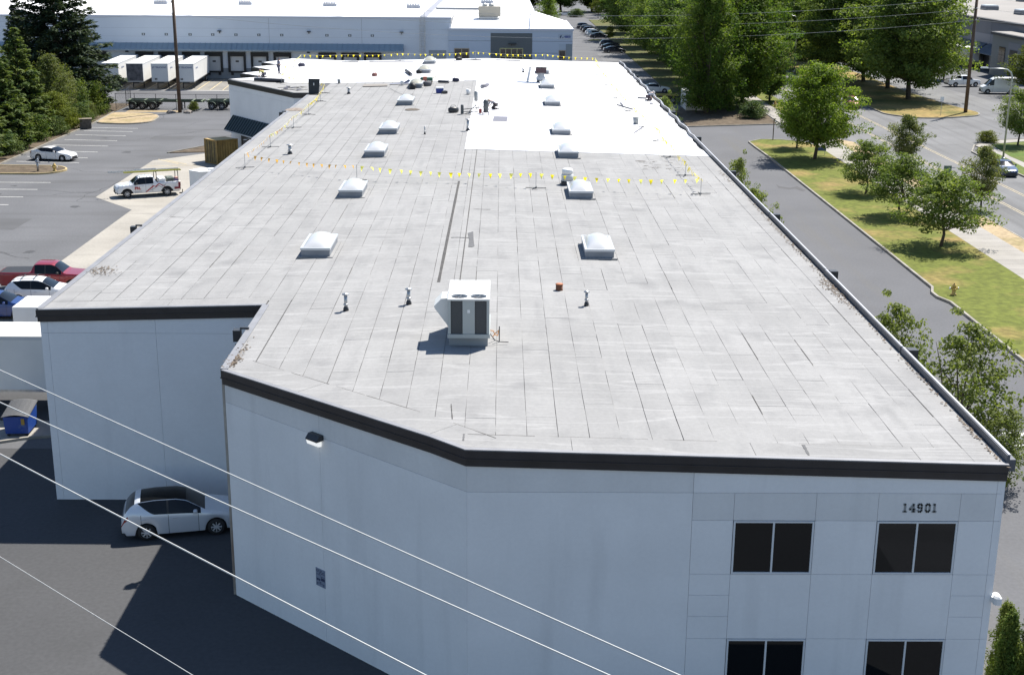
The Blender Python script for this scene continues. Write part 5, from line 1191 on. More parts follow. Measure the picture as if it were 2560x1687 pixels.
# box truck and semi-trailer left of the building
t = thing('box_truck', 'white box truck body between the blue car and the big trailer', 'truck', (-24.3, 74.1, 0))
MB().bbox(-3.2, 3.2, -1.25, 1.25, .95, 3.05, .03).build('cargo_box', white_m, t); MB().box(-3.22, -3.19, -1.1, 1.1, 1.1, 2.9).build('rear_door', offwhite, t); MB().box(-3.0, 4.6, -.6, .6, .6, .94).build('frame', blackm, t); MB().bbox(3.3, 5.0, -1.05, 1.05, .6, 2.3, .15).build('cab', white_m, t)
for x in (-1.9, 3.9):
    for s in (-1, 1): w = mesh_obj('wheel', WM[.39][0], None, t); w.location = (x, s * 1.0, .39); mesh_obj('rim', WM[.39][1], None, w)
trl_w = M('trailer_side', (.66, .66, .645), .5, var=.05, vs=.6, streak=((2., 2., .15), (.42, .38, .33), .68))
twh = wheel_meshes(.50, .28, 6)
def semitrailer(label, loc, rz, L=13.6, top=4.05, bot=1.15, text=None, front_mat=None, group=None, rear_under=True):
    t = thing('semi_trailer', label, 'trailer', loc, rz, group); H = 1.3          # front of the trailer at local -x
    MB().box(-L / 2, L / 2, -H, H, bot + .12, top - .05).build('box', trl_w, t); r = MB().prism([(-L / 2 - .01, -H - .012), (L / 2 + .01, -H - .012), (L / 2 + .01, H + .012), (-L / 2 - .01, H + .012)], top - .048, top); r.build('roof', M('trailer_roof', (.60, .60, .57), .6, var=.06, vs=.4), t)
    MB().box(-L / 2 - .012, L / 2 + .012, -H - .02, H + .02, bot, bot + .118).build('bottom_rail', galv, t)
    for s in (-1, 1):
        MB().box(-L / 2, L / 2, s * (H + .004) - .012, s * (H + .004) + .012, top - .19, top - .06).build('top_rail', offwhite, t)
    fm = MB().box(-L / 2 - .03, -L / 2 - .002, -H + .06, H - .06, bot + .16, top - .10).build('front_panel', front_mat or trl_w, t)
    for k in range(2): MB().bbox(-L / 2 - .07, -L / 2 - .031, .5 + .22 * k - .08, .5 + .22 * k + .08, bot + .35, bot + .62, .02).build('connector_box', darkmetal, fm)
    lg = MB()
    for s in (-1, 1): lg.box(-L / 2 + 2.4, -L / 2 + 2.55, s * .85 - .07, s * .85 + .07, .05, bot); lg.box(-L / 2 + 2.3, -L / 2 + 2.65, s * .85 - .15, s * .85 + .15, 0, .05)
    lg.bar((-L / 2 + 2.47, -.85, .7), (-L / 2 + 2.47, .85, .7), .06); lg.build('landing_gear', darkmetal, t)
    MB().box(-L / 2 + .3, L / 2 - .2, -.5, .5, bot - .18, bot).build('frame', blackm, t)
    for x in (L / 2 - 2.6, L / 2 - 1.4):
        for s in (-1, 1): w = mesh_obj('wheel', twh[0], None, t); w.location = (x, s * 1.05, .50); mesh_obj('rim', twh[1], None, w); mesh_obj('spokes', twh[2], None, w)
    bm = M('lettering_blue', (.05, .08, .2), .6)
    if text:
        text_part(text, .34, bm, 'lettering', t, (-L / 2 - .034, 0, top - .62), (math.pi / 2, 0, -math.pi / 2), bold=.008)
        text_part(text, .34, M('lettering_faded', (.30, .34, .45), .6), 'lettering', t, (-L / 2 + 3.2, H + .02, top - .9), (math.pi / 2, 0, math.pi), bold=.008)
        text_part(text, .34, M('lettering_faded', (.30, .34, .45), .6), 'lettering', t, (-L / 2 + 3.2, -H - .02, top - .9), (math.pi / 2, 0, 0), bold=.008)
    return t
semitrailer('long white semi-trailer standing beside the left wall of the near building', (-26.0, 65.0, .006), 0., 13.2)
dirty = M('trailer_front_dirty', (.10, .095, .10), .6, var=.5, vs=1.6)
tx = [(-62.0, 215.6, 'leftmost white dock trailer, partly behind the fir', None), (-58.0, 215.2, 'white dock trailer with a dark grimy front wall', dirty), (-54.1, 215.3, 'white dock trailer just left of the utility pole', None), (-50.0, 215.2, 'white dock trailer right of the utility pole, last of the row', None)]
for x, y, lab, fm in tx:
    ang = math.atan2(17.9, -1.1); L = 16.15
    semitrailer(lab, (x + math.cos(ang) * L / 2, y + math.sin(ang) * L / 2, .01), ang, L, 4.05, 1.15, None if fm else 'JIT TRUCKING', fm, 'white trailers backed up to the docks')
# container chassis
def chassis(label, x0, x1, y, axles, seed):
    gm = M('chassis_green', (.035, .06, .04), .6, var=.3, vs=2.)
    t = thing('container_chassis', label, 'trailer', (x0, y, 0)); Lc = x1 - x0
    for s in (-.5, .5): MB().box(0, Lc, s - .06, s + .06, 1.0, 1.32 if True else 1.2).build('main_beam', gm, t)
    for x in (.15, 2.4, 4.6, 7.0, 9.2, Lc - .2):
        if x < Lc: MB().box(x - .1, x + .1, -1.2, 1.2, 1.10, 1.30).build('cross_beam', M('chassis_light', (.22, .26, .17), .6), t)
    for s in (-1.15, 1.15): MB().box(0, 5.2, s - .06, s + .06, 1.18, 1.34).build('side_beam', gm, t)
    for k in range(axles):
        x = .75 + 1.42 * k
        for s in (-1, 1):
            w = mesh_obj('wheel', twh[0], None, t); w.location = (x, s * 1.02, .50); mesh_obj('rim', twh[1], None, w); mesh_obj('spokes', twh[2], None, w)
            mb = MB(); pts = [(x + .62 * math.cos(a), s * 1.02, .52 + .62 * math.sin(a)) for a in np.linspace(.4, 2.74, 7)]
            for p, q in zip(pts, pts[1:]): mb.bar(p, q, .34, .03)
            mb.build('mudguard', gm, t)
        MB().box(x - .07, x + .07, -1.0, 1.0, .43, .57).build('axle', blackm, t)
    MB().box(.1, axles * 1.45 + .3, -.42, .42, .62, .98).build('bogie', blackm, t)
    for s in (-.8, .8): MB().box(7.6, 7.75, s - .07, s + .07, 0, 1.05).build('landing_leg', darkmetal, t)
    MB().bar((7.7, -.8, .5), (7.7, .8, .5), .06).build('leg_brace', darkmetal, t)
    return t
chassis('green container chassis with three axles behind the utility pole', -52.4, -41.7, 190.1, 3, 1); chassis('second container chassis, partly hidden by the building wing', -41.3, -30.5, 190.2, 2, 2)
# yellow steel container, corrugated
t = thing('steel_container', 'weathered yellow steel container beside the wing canopy', 'container', (-30.05, 141.5, 0)); ym_ = M('container_yellow', (.30, .19, .055), .7, var=.3, vs=1.4, streak=((3, 3, .3), (.16, .10, .04), .55))
ev, sv = Vector((-.73, .68)), Vector((.80, .60)); wd_, ln_ = 2.15, 2.4
def cq(a, b, z): q = ev * a + sv * b; return (q.x, q.y, z)
def wallc(mb, fa, n, L, z0, z1):
    for k in range(n):
        a0, a1, a2, a3 = [L * (k + f) / n for f in (.0, .3, .5, .8)]; a4 = L * (k + 1) / n
        for (p, q, d0, d1) in ((a0, a1, 0, 0), (a1, a2, 0, .05), (a2, a3, .05, .05), (a3, a4, .05, 0)): mb.quad(fa(p, d0, z0), fa(q, d1, z0), fa(q, d1, z1), fa(p, d0, z1))
mb = MB(); wallc(mb, lambda a, d, z: cq(.04 + d, a, z), 8, ln_, .15, 2.5); wallc(mb, lambda a, d, z: cq(wd_ - .04 - d, a, z), 8, ln_, .15, 2.5); mb.build('side_wall', ym_, t)
mb = MB(); mb.quad(cq(0, .03, .15), cq(wd_, .03, .15), cq(wd_, .03, 2.5), cq(0, .03, 2.5)); mb.build('door', M('container_door', (.20, .15, .06), .8, var=.4, vs=2.), t)
mb = MB()
for a in (.45, .95, 1.25, 1.75): mb.bar(cq(a, -.01, .2), cq(a, -.01, 2.45), .04)
mb.build('lock_rod', darkmetal, t)
mb = MB(); mb.quad(cq(0, 0, 2.59), cq(wd_, 0, 2.59), cq(wd_, ln_, 2.59), cq(0, ln_, 2.59)); mb.quad(cq(0, ln_, .15), cq(wd_, ln_, .15), cq(wd_, ln_, 2.59), cq(0, ln_, 2.59)); mb.build('roof', M('container_roof', (.52, .38, .18), .8, var=.12, vs=1.), t)
mb = MB()
for a, b in ((0, 0), (wd_, 0), (0, ln_), (wd_, ln_)): mb.bar(cq(a, b, 0), cq(a, b, 2.6), .12)
for z in (.1, 2.54):
    for p, q in (((0, 0), (wd_, 0)), ((0, 0), (0, ln_)), ((wd_, 0), (wd_, ln_))): mb.bar(cq(*p, z), cq(*q, z), .12)
mb.build('frame', ym_, t)
# blue dumpster with ribbed lid
t = thing('dumpster', 'blue dumpster with a grey ribbed lid by the left wall', 'dumpster', (-23.2, 61.15, .006), rad(3)); bm = M('dumpster_blue', (.012, .055, .27), .5, c2=(.10, .16, .30), vs=1.6, thr=(.62, .72))
b = MB(); b._add([(-.55, -.72, .15), (.52, -.72, .15), (.52, .78, .15), (-.55, .78, .15), (-.60, -.78, 1.02), (.56, -.78, 1.02), (.56, .84, 1.28), (-.60, .84, 1.28)], [(3, 2, 1, 0), (0, 1, 5, 4), (1, 2, 6, 5), (2, 3, 7, 6), (3, 0, 4, 7)]); b.build('bin', bm, t)
ldm = M('lid_grey', (.018, .019, .022), .6); 
for k in range(17):
    y0, y1 = -.82 + 1.70 * k / 17, -.82 + 1.70 * (k + .38) / 17
    mb = MB(); za, zb_ = 1.04 + .26 * (k / 17), 1.04 + .26 * ((k + .38) / 17); n = 6; vs = []
    for i in range(n + 1): x = -.66 + 1.28 * i / n; h = .10 * math.sin(math.pi * i / n); vs += [(x, y0, za + h), (x, y1, zb_ + h)]
    mb._add(vs, [(2 * i, 2 * i + 2, 2 * i + 3, 2 * i + 1) for i in range(n)]); mb.build('lid_rib', M('lid_rib', (.16, .165, .175), .6), t)
mb = MB(); n = 6; vs = []
for i in range(n + 1): x = -.66 + 1.28 * i / n; h = .10 * math.sin(math.pi * i / n) - .035; vs += [(x, -.82, 1.04 + h), (x, .88, 1.30 + h)]
mb._add(vs, [(2 * i, 2 * i + 2, 2 * i + 3, 2 * i + 1) for i in range(n)]); mb.build('lid', ldm, t)
MB().box(.24, .40, -.80, -.762, .62, .92).build('sticker', M('sticker_yellow', (.35, .22, .04), .6), t)
for x, y in ((-.45, -.6), (.42, -.6), (-.45, .65), (.42, .65)): MB().tube([(x, y - .03, .075), (x, y + .03, .075)], .075, 10).build('castor', rubber, t)
# ================================================================ far white warehouse
wh = thing('far_warehouse', 'huge pale grey warehouse with white roof and a row of truck docks', 'building', (-48, 233.5, 0)); WO = (-48, 233.5, 0)
wcol = M('warehouse_wall', (.62, .67, .74), .8, var=.03, vs=.2); wlo = M('warehouse_base', (.24, .265, .29), .8); wroof = M('warehouse_roof', (.80, .80, .80), .6, var=.02, vs=.05); wtrim = M('warehouse_coping', (.55, .58, .65), .6)
YW = 233.5
def wm(name, mb, mat, par=None): return mb.build(name, mat, par or wh, off=WO)
core2 = wm('wall', MB().box(-150, -8.6, YW + .05, 520, 0, 10.15).box(-8.6, 6.1, YW + 26, 520, 0, 10.15), joint_m)
pe = [-150, -135, -120, -105, -90, -74.5, -58.8, -55.6 + .0, -39.6, -23.8, -8.6]
pe = [-150, -134, -118, -102, -86.5, -71, -55.4, -39.6, -23.8, -8.6]
for a, b in zip(pe, pe[1:]):
    for z0, z1 in ((0, 1.75), (1.76, 7.0), (7.015, 8.4), (8.415, 10.15)): wm('wall_panel', MB().box(a + .02, b - .02, YW, YW + .049, z0, z1), wlo if z0 == 0 else wcol, core2)
wm('wall_panel', MB().box(6.1, 6.15, YW + 26, 519, 0, 10.1), wcol, core2)
wm('coping', MB().box(-150.1, -8.5, YW - .12, YW + .3, 10.15, 10.5).box(5.9, 6.25, YW + 26, 520, 10.15, 10.5), wtrim)
wm('roof', MB().box(-150, -8.6, YW + .3, 520, 10.16, 10.44).box(-8.6, 5.9, YW + 26, 520, 10.16, 10.44), wroof)
for k in range(7): wm('roof_lap', MB().box(5.4 - 24 * k, 5.6 - 24 * k, YW + 1, 400, 10.441, 10.446) , M('roof_lap_m', (.66, .64, .60), .6))
canopy_b = M('canopy_blue', (.25, .315, .365), .55)
cb = MB(); cb.quad((-92, YW - .02, 5.95), (-92, YW - 1.5, 4.95), (-16.7, YW - 1.5, 4.95), (-16.7, YW - .02, 5.95)); cb.quad((-92, YW - 1.5, 4.95), (-92, YW - 1.5, 4.72), (-16.7, YW - 1.5, 4.72), (-16.7, YW - 1.5, 4.95)); cb.tri((-16.7, YW - .02, 5.95), (-16.7, YW - 1.5, 4.95), (-16.7, YW - .02, 4.72)); cb.quad((-92, YW - .02, 4.72), (-16.7, YW - .02, 4.72), (-16.7, YW - 1.5, 4.72), (-92, YW - 1.5, 4.72))
cbo = wm('dock_canopy', cb, canopy_b)
for k in range(84):
    x = -91.9 + .9 * k
    if x < -16.7: wm('rib', MB().bar((x, YW - .03, 5.99), (x, YW - 1.51, 4.99), .06, .07), canopy_b, cbo)
ddx = [-61.0, -57.1, -53.05, -49.2, -45.25, -41.35, -37.45, -29.75, -25.85, -22.0, -69, -73, -77]
for k, x in enumerate(ddx):
    d = wm('dock_door', MB().box(x - 1.25, x + 1.25, YW - .03, YW - .003, 1.3, 4.0), offwhite)
    wm('dock_seal', MB().box(x - 1.5, x - 1.15, YW - .45, YW - .031, 1.1, 4.45).box(x + 1.15, x + 1.5, YW - .45, YW - .031, 1.1, 4.45).box(x - 1.15, x + 1.15, YW - .45, YW - .031, 3.75, 4.45), blackm, d)
    wm('bumper', MB().box(x - 1.1, x - .7, YW - .3, YW - .003, .6, 1.25).box(x + .7, x + 1.1, YW - .3, YW - .003, .6, 1.25).box(x - 1.1, x + 1.1, YW - .25, YW - .003, 1.02, 1.27), blackm, d)
    wm('door_sign', MB().box(x - .28, x + .28, YW - .04, YW - .031, 2.75, 3.05), darkmetal, d)
    wm('number_plate', MB().box(x - .28, x + .28, YW - .02, YW - .002, 7.15, 7.55), M('dock_plate', (.12, .14, .16), .6), d); wm('plate_mark', MB().box(x - .1, x + .1, YW - .024, YW - .021, 7.22, 7.48), offwhite, d)
for x in (-48.0, -32.8, -17.0): wm('flood_light', MB().box(x - .3, x + .3, YW - .5, YW - .02, 7.9, 8.05).box(x - .05, x + .05, YW - .3, YW - .02, 7.6, 7.9), darkmetal)
for x in (-64.0, -33.0): wm('wall_lamp', MB().bbox(x - .25, x + .25, YW - .3, YW - .002, 4.35, 4.6, .05), darkmetal)
wm('vent_door', MB().box(-12.4, -9.4, YW - .02, YW - .002, 0, 5.0), M('grey_door', (.30, .33, .35), .7))
ld = MB()
for x in (-13.7, -13.1): ld.box(x - .04, x + .04, YW - .35, YW - .27, 2.6, 11.4)
for k in range(28): ld.box(-13.7, -13.1, YW - .33, YW - .29, 2.7 + .3 * k, 2.74 + .3 * k)
wm('roof_ladder', ld, galv); cg = MB()
for k in range(8):
    z = 4.0 + .85 * k; cg.bar((-13.9, YW - .3, z), (-13.9, YW - 1.0, z), .05); cg.bar((-12.9, YW - .3, z), (-12.9, YW - 1.0, z), .05); cg.bar((-13.9, YW - 1.0, z), (-12.9, YW - 1.0, z), .05)
for x in (-13.9, -12.9): cg.bar((x, YW - 1., 4.0), (x, YW - 1., 10.4), .05)
wm('ladder_cage', cg, galv); wm('ladder_gate', MB().box(-13.8, -13.0, YW - 1.05, YW - 1.0, 2.6, 4.0), offwhite)
wm('roof_walkway', MB().box(-13.9, -12.7, YW + .5, YW + 95, 10.447, 10.55), M('walkway', (.25, .26, .30), .7))
wm('roof_duct', MB().box(-12.4, -1.8, YW + 27.2, YW + 27.6, 10.46, 10.85).box(-2.6, -1.2, YW + 26.9, YW + 27.9, 10.45, 11.2), M('duct_grey', (.30, .31, .33), .6))
wv_ = M('ridge_vent', (.35, .37, .42), .5); smv = MB().box(-1.3, 1.3, -.7, .7, 0, .5).mesh('base', wv_)
lv = MB()
for k in range(5): lv.bbox(-1.25 + .5 * k, -.9 + .5 * k, -.6, .6, .5, .95, .1)
lvm = lv.mesh('louvre', M('vent_white', (.6, .6, .62), .5))
vp = [(403, 10, 'the leftmost in view'), (614, 12, 'second from the left'), (825, 16, 'third from the left'), (1034, 20, 'fourth from the left'), (1218, 8, 'nearest its right edge')]
for u, v, l in vp:
    q = P(u, v, 10.5); t = thing('roof_vent', 'low ridge vent on the far white warehouse roof, ' + l, 'roof vent', (q.x, q.y, 10.445), 0, 'vents on the far warehouse roof'); mesh_obj('base', smv, None, t); mesh_obj('louvre', lvm, None, t)
t = thing('far_rooftop_unit', 'beige air conditioner on the far warehouse office roof', 'air conditioner', (P(1222, 60, 9.6).x, 247, 9.55))
MB().box(-1.9, 1.5, -1, 1, 0, .4).build('curb', galv, t); MB().bbox(-2.0, 2.0, -1.1, 1.1, .45, 2.2, .05).build('cabinet', M('beige', (.38, .35, .29), .6), t)
for x in (-.9, .3): MB().lathe([(.45, 2.2), (.45, 2.6), (.2, 2.75)], 12, (x, 0, 0)).build('fan', galv, t)
# office block of the warehouse
oc = wm('office_wall', MB().box(-9.0, 12.2, YW - .35, YW + 26, 0, 8.35), M('office_wall', (.50, .565, .66), .8))
wm('office_coping', MB().box(-9.1, 12.35, YW - .5, YW - .2, 8.35, 8.72).box(12.05, 12.35, YW - .2, YW + 26, 8.35, 8.72).box(-9.1, -8.9, YW - .2, YW, 8.35, 8.72), wtrim); rp = MB(); rp._add([(-8.9, YW - .2, 8.65), (12.05, YW - .2, 8.65), (12.05, YW + 26, 8.65), (5.95, YW + 26, 10.43), (-8.6, YW + 26, 10.43), (-8.9, YW + .3, 10.43)], [(0, 1, 3, 4), (1, 2, 3), (0, 4, 5)]); wm('office_roof', rp, wroof)
wm('dark_bay', MB().box(-1.8, 5.3, YW - .40, YW - .352, 0, 7.95), M('bay_grey', (.13, .145, .15), .8), oc)
for z in (2.6, 4.6, 6.6): wm('reveal', MB().box(-8.99, 12.19, YW - .356, YW - .351, z, z + .06), joint_m, oc)
wm('light_panel', MB().box(-8.0, -5.5, YW - .37, YW - .352, 5.35, 6.35), M('panel_pale', (.45, .52, .60), .7), oc); wm('light_panel', MB().box(9.9, 11.0, YW - .37, YW - .352, 5.2, 6.2), M('panel_pale', (.45, .52, .60), .7), oc)
wm('grey_panel', MB().box(11.05, 12.15, YW - .362, YW - .352, 0, 6.2), M('panel_grey', (.26, .30, .33), .7), oc)
glz = M('office_glass', (.035, .03, .028), .1)
for (x0, x1, z0, z1, nx, nz, fm) in ((-8.0, -5.5, 2.6, 5.33, 2, 3, M('frame_tan', (.4, .33, .25), .5)), (-.2, 3.7, .1, 5.4, 4, 4, M('frame_yellow', (.50, .48, .22), .5)), (9.9, 11.0, 2.2, 5.1, 1, 2, M('frame_tan', (.4, .33, .25), .5))):
    w = MB(); yy = YW - .36 if x0 != -.2 else YW - .41
    for i in range(nx + 1): x = x0 + (x1 - x0) * i / nx; w.box(x - .06, x + .06, yy - .06, yy + .005, z0, z1)
    for i in range(nz + 1): z = z0 + (z1 - z0) * i / nz; w.box(x0, x1, yy - .055, yy + .004, z - .06, z + .06)
    fo = wm('window', w, fm)
    for i in range(nx):
        for j in range(nz): wm('pane', MB().box(x0 + (x1 - x0) * i / nx + .06, x0 + (x1 - x0) * (i + 1) / nx - .06, yy - .02, yy - .005, z0 + (z1 - z0) * j / nz + .06, z0 + (z1 - z0) * (j + 1) / nz - .06), glz, fo)
sgn = wm('sign_panel', MB().box(9.75, 11.9, YW - .40, YW - .352, 6.95, 7.85), M('sign_pale', (.42, .48, .56), .6))
text_part('4800', .55, M('sign_blue', (.05, .08, .28), .6), 'sign_number', sgn, (11.3 - WO[0], -.41, 7.38), (math.pi / 2, 0, 0), bold=.015)
lf = MB(); 
lf._add([(10.0, YW - .41, 7.15), (10.18, YW - .41, 7.12), (10.32, YW - .41, 7.62), (10.2, YW - .41, 7.68), (10.02, YW - .41, 7.45)], [(0, 1, 2, 3, 4)]); lf._add([(10.42, YW - .41, 7.15), (10.62, YW - .41, 7.25), (10.6, YW - .41, 7.4), (10.45, YW - .41, 7.28)], [(0, 1, 2, 3)]); wm('emblem', lf, M('sign_dark', (.03, .05, .12), .6), sgn)
wm('wall_fixture', MB().box(1.2, 2.6, YW - 1.0, YW - .41, 6.1, 6.25).box(1.7, 1.85, YW - .8, YW - .41, 5.9, 6.1), darkmetal)
# ================================================================ grey building at the far right
rb = thing('grey_office_warehouse', 'grey building with brown-grey roof and dark canopy at the far right', 'building', (94, 250, 0)); RO = (94, 250, 0)
def rm_(n, mb, mat, par=None): return mb.build(n, mat, par or rb, off=RO)
rw1 = M('right_wall', (.21, .205, .22), .8, var=.04, vs=.3); rw2 = M('right_wall_pale', (.31, .30, .32), .8); rroof = M('right_roof', (.23, .215, .20), .85, var=.08, vs=.08); rdk = M('right_coping', (.07, .07, .075), .6)
rm_('wall', MB().box(94.2, 190, 236, 360, 0, 8.9), rw1); rm_('pale_band', MB().box(94.12, 94.19, 236, 360, 4.6, 6.4), rw2)
for y in (262, 274, 286, 298): rm_('joint', MB().box(94.10, 94.13, y, y + .08, 0, 8.9), joint_m)
rm_('coping', MB().box(94.0, 190.1, 235.8, 360.1, 8.9, 9.25), rdk); rm_('roof', MB().box(94.6, 189.6, 236.3, 359.6, 9.25, 9.30), rroof)
cn = MB()
for y0, y1 in ((252.5, 262.6), (263.4, 283)):
    cn._add([(94.1, y0, 4.7), (94.1, y1, 4.7), (91.4, y1, 3.1), (91.4, y0, 3.1), (94.1, y0, 3.0), (94.1, y1, 3.0)], [(0, 1, 2, 3), (0, 3, 4), (1, 5, 2), (3, 2, 5, 4)])
rm_('awning', cn, M('awning_slate', (.05, .065, .085), .7))
rm_('office_wall', MB().box(90.2, 94.19, 236, 250, 0, 7.3), M('right_office', (.27, .27, .26), .8)); rm_('office_wall', MB().box(90.0, 120, 232, 235.99, 0, 7.3), M('right_office', (.27, .27, .26), .8)); rm_('office_coping', MB().box(89.8, 120, 231.8, 250.2, 7.3, 7.75), rdk); rm_('office_roof', MB().box(90.2, 119.7, 232.2, 249.8, 7.75, 7.8), rroof)
for y0 in (243.0,): 
    w = rm_('window', MB().box(90.12, 90.19, y0, y0 + 3.0, 2.6, 5.4), M('frame_dark', (.08, .08, .09), .5))
    for i in range(2):
        for j in range(2): rm_('pane', MB().box(90.08, 90.119, y0 + .08 + 1.46 * i, y0 + 1.46 + 1.46 * i, 2.68 + 1.36 * j, 3.96 + 1.36 * j), glz, w)
rm_('pale_panel', MB().box(90.10, 90.18, 236.2, 241.5, 0, 6.4), rw2); rm_('entrance', MB().box(90.04, 90.09, 237.0, 240.6, 0, 5.2), M('entrance_brown', (.10, .085, .075), .7))
rm_('dock_door', MB().box(94.05, 94.11, 253.5, 261.5, 0, 3.0), offwhite); rm_('dock_door', MB().box(94.05, 94.11, 265, 282, .0, 3.0), offwhite)
for u, v, l in ((2468, 24, 'left of three'), (2553, 36, 'nearest of three'), (2555, 4, 'right of three, farther')):
    q = P(u, v, 9.4); t = thing('round_roof_vent', 'pale curb skylight on the far right grey roof, ' + l, 'skylight', (q.x + .5, q.y, 9.3), 0, 'skylights on the far right roof'); MB().bbox(-1.4, 1.4, -2.0, 2.0, 0, .75, .15).build('curb', M('curb_dark', (.16, .165, .18), .6), t); MB().bbox(-1.35, 1.35, -1.95, 1.95, .751, 1.05, .14).build('dome', dome_m, t)
c = car('pickup', paint('white', (.76, .76, .76)), 'white pickup parked in the lot beyond the right median', cat='pickup', name='parked_pickup'); place(c, 'pickup', (76.3, 226.6), (80.0, 227.2))
c = car('van', paint('white', (.76, .76, .76)), 'white high-roof van parked near the right street lamp', cat='van', name='parked_van'); put(c, 80.2, 217.2, 176)
t = semitrailer('pale trailer parked under the dark awning at the far right', (92.2 - 1.0, 268.5, .01), rad(90), 12., 3.9, 1.2); 
c = car('sedan', paint('bluegrey', (.03, .05, .10), .4), 'dark blue car on the right street by the kerb', name='car_on_street'); put(c, 52.6, 138.6, -92)
c = car('suv', paint('dark_red', (.16, .01, .012), .2), 'red car on the street behind the pale green tree', name='car_on_street'); put(c, 51.2, 196.5, -90)
# cars in the far right-hand parking lot
dk = paint('navy', (.015, .022, .04), .4); fc = [(24.5, 294.6, dk, 'sedan', 'nearest dark sedan of the three by the kerb island'), (24.6, 303.3, paint('slate', (.03, .035, .045), .4), 'sedan', 'middle dark sedan of the three by the kerb island'), (24.7, 310.8, paint('black', (.012, .012, .014)), 'suv', 'farthest dark car of the three by the kerb island'),
      (24.4, 339.0, dk, 'sedan', 'navy car just beyond the kerb island'), (24.0, 345.5, paint('paleblue', (.35, .42, .46), .4), 'suv', 'pale blue car beyond the kerb island'), (23.8, 350.5, paint('white', (.76, .76, .76)), 'suv', 'white car beyond the pale blue one'), (23.6, 359.5, paint('black', (.012, .012, .014)), 'suv', 'black car fourth from the kerb island'), (23.4, 366.5, paint('slate', (.03, .035, .045), .4), 'suv', 'slate car second from the far end of the lot'), (23.0, 376, dk, 'suv', 'dark car at the far end of the lot')]
for x, y, pm_, kd, lab in fc: put(car(kd, pm_, lab + ' beyond the building', 'cars in the far right parking lot'), x, y, 3)
c = car('sedan', paint('white', (.76, .76, .76)), 'white sedan seen past the right roof edge'); put(c, 24.6, 215.6, -3)
c = car('sedan', paint('white', (.76, .76, .76)), 'white car on the far cross road at the top', name='car_on_street'); put(c, 20.6, 444, 180)
kb = round_poly([(20.8, 329.5), (33, 327.5), (33, 333), (22, 333.5)], 1.); slab('lot_island', kb, lawn_m, .14); kerb('lot_island_kerb', kb[:-1], .2, .17, side=-1)
t = thing('flatbed_truck', 'dark flatbed truck parked beside the pale shed', 'truck', (23.6, 201.2, 0)); MB().box(-3.2, 3.0, -1.1, 1.1, .95, 1.15).build('bed', blackm, t)
for y in (-.9, 0, .9): MB().box(-3.0, 2.8, y - .05, y + .05, 1.16, 1.30).build('load_pipe', M('pipe_yellow', (.45, .38, .12), .6), t)
for x in (-2.0, 1.9):
    for s in (-1, 1): w = mesh_obj('wheel', twh[0], None, t); w.location = (x, s * .95, .5); mesh_obj('rim', twh[1], None, w); mesh_obj('spokes', twh[2], None, w)
t = thing('storage_shed', 'small pale storage container beside the columnar tree', 'shed', (26.3, 191.3, .09)); shm = M('shed_pale', (.50, .50, .44), .7, var=.05, vs=1.)
b = MB()
for k in range(12): b.box(.2 * k + .0, .2 * k + .12, -.03, .0, .05, 2.4)
b.build('rib', shm, t); MB().box(0, 2.45, .0, 5.8, 0, 2.45).build('box', shm, t); MB().box(-.04, 2.49, -.05, 5.85, 2.452, 2.52).build('roof', M('shed_roof', (.55, .55, .5), .7), t); MB().bbox(-.02, .0, .4, 2.0, .1, 2.2, .005).build('door', offwhite, t)
# ================================================================ poles, lamps, signs, hydrants
def upole(x, y, label, h, arms):
    t = thing('utility_pole', label, 'utility pole', (x, y, 0)); MB().tube([(0, 0, -.2), (0, 0, h)], [.27, .19], 12).build('pole', wood_m, t, True)
    for z, l in arms:
        a = MB(); a.bar((-.1, -l, z), (-.1, l * .2, z), .10, .12); a.build('crossarm', wood_m, t)
        i = MB(); i.lathe([(.05, 0), (.07, .05), (.05, .1), (.07, .15), (.03, .2)], 8, (-.1, -l + .05, z + .06)); i.lathe([(.05, 0), (.07, .05), (.05, .1), (.07, .15), (.03, .2)], 8, (-.1, 0, z + .06)); i.build('insulator', offwhite, t)
    return t
upole(-44.3, 186.0, 'brown wooden utility pole beside the container chassis', 17.5, ((14.8, .8), (13.2, .7), (16.6, 1.2)))
upole(66.0, 190.6, 'tall wooden utility pole on the tip of the median', 18.5, ((12.85, .8), (14.4, .7), (16.0, 1.2)))
wire_m = M('wire_light', (.36, .36, .36), .5); wire_w = M('cable_pale', (.52, .52, .50), .45)
def wire(pts, r, label, mat, n=24):
    a, b = Vector(pts[0]), Vector(pts[-1]); mdl = Vector(pts[1]); tm = (mdl - a).dot(b - a) / (b - a).length_squared; lin = a.lerp(b, tm); s = (lin.z - mdl.z) / (4 * tm * (1 - tm))
    def q(t): p = a.lerp(b, t); p.z -= 4 * s * t * (1 - t); return p
    mb = MB(); mb.tube([q(i / n) - a for i in range(n + 1)], r, 6); o = mb.build('power_line', mat); o.location = a; return tag(o, label, 'power line')
for k, (zl, zm, zrr, nm) in enumerate(((16.6, 13.25, 16.05, 'top'), (14.9, 11.9, 14.5, 'middle'), (13.3, 10.2, 12.95, 'lowest'))):
    wire([(-44.4, 185.9, zl), (13.5, 188, zm), (66.3, 190.4, zrr)], .019, 'thin power line between the two wooden poles, %s of three' % nm, wire_m, 40)
    wire([(66.3, 190.8, zrr), (104, 215, zrr - 2.2), (140, 240, zrr)], .016, 'thin power line right of the median pole, %s of three' % nm, wire_m); wire([(-44.4, 186.1, zl), (-100, 188, zl - 1.8), (-150, 190, zl)], .016, 'thin power line left of the brown pole, %s of three' % nm, wire_m)
dW_ = Vector((14.5, -13.5)).normalized()
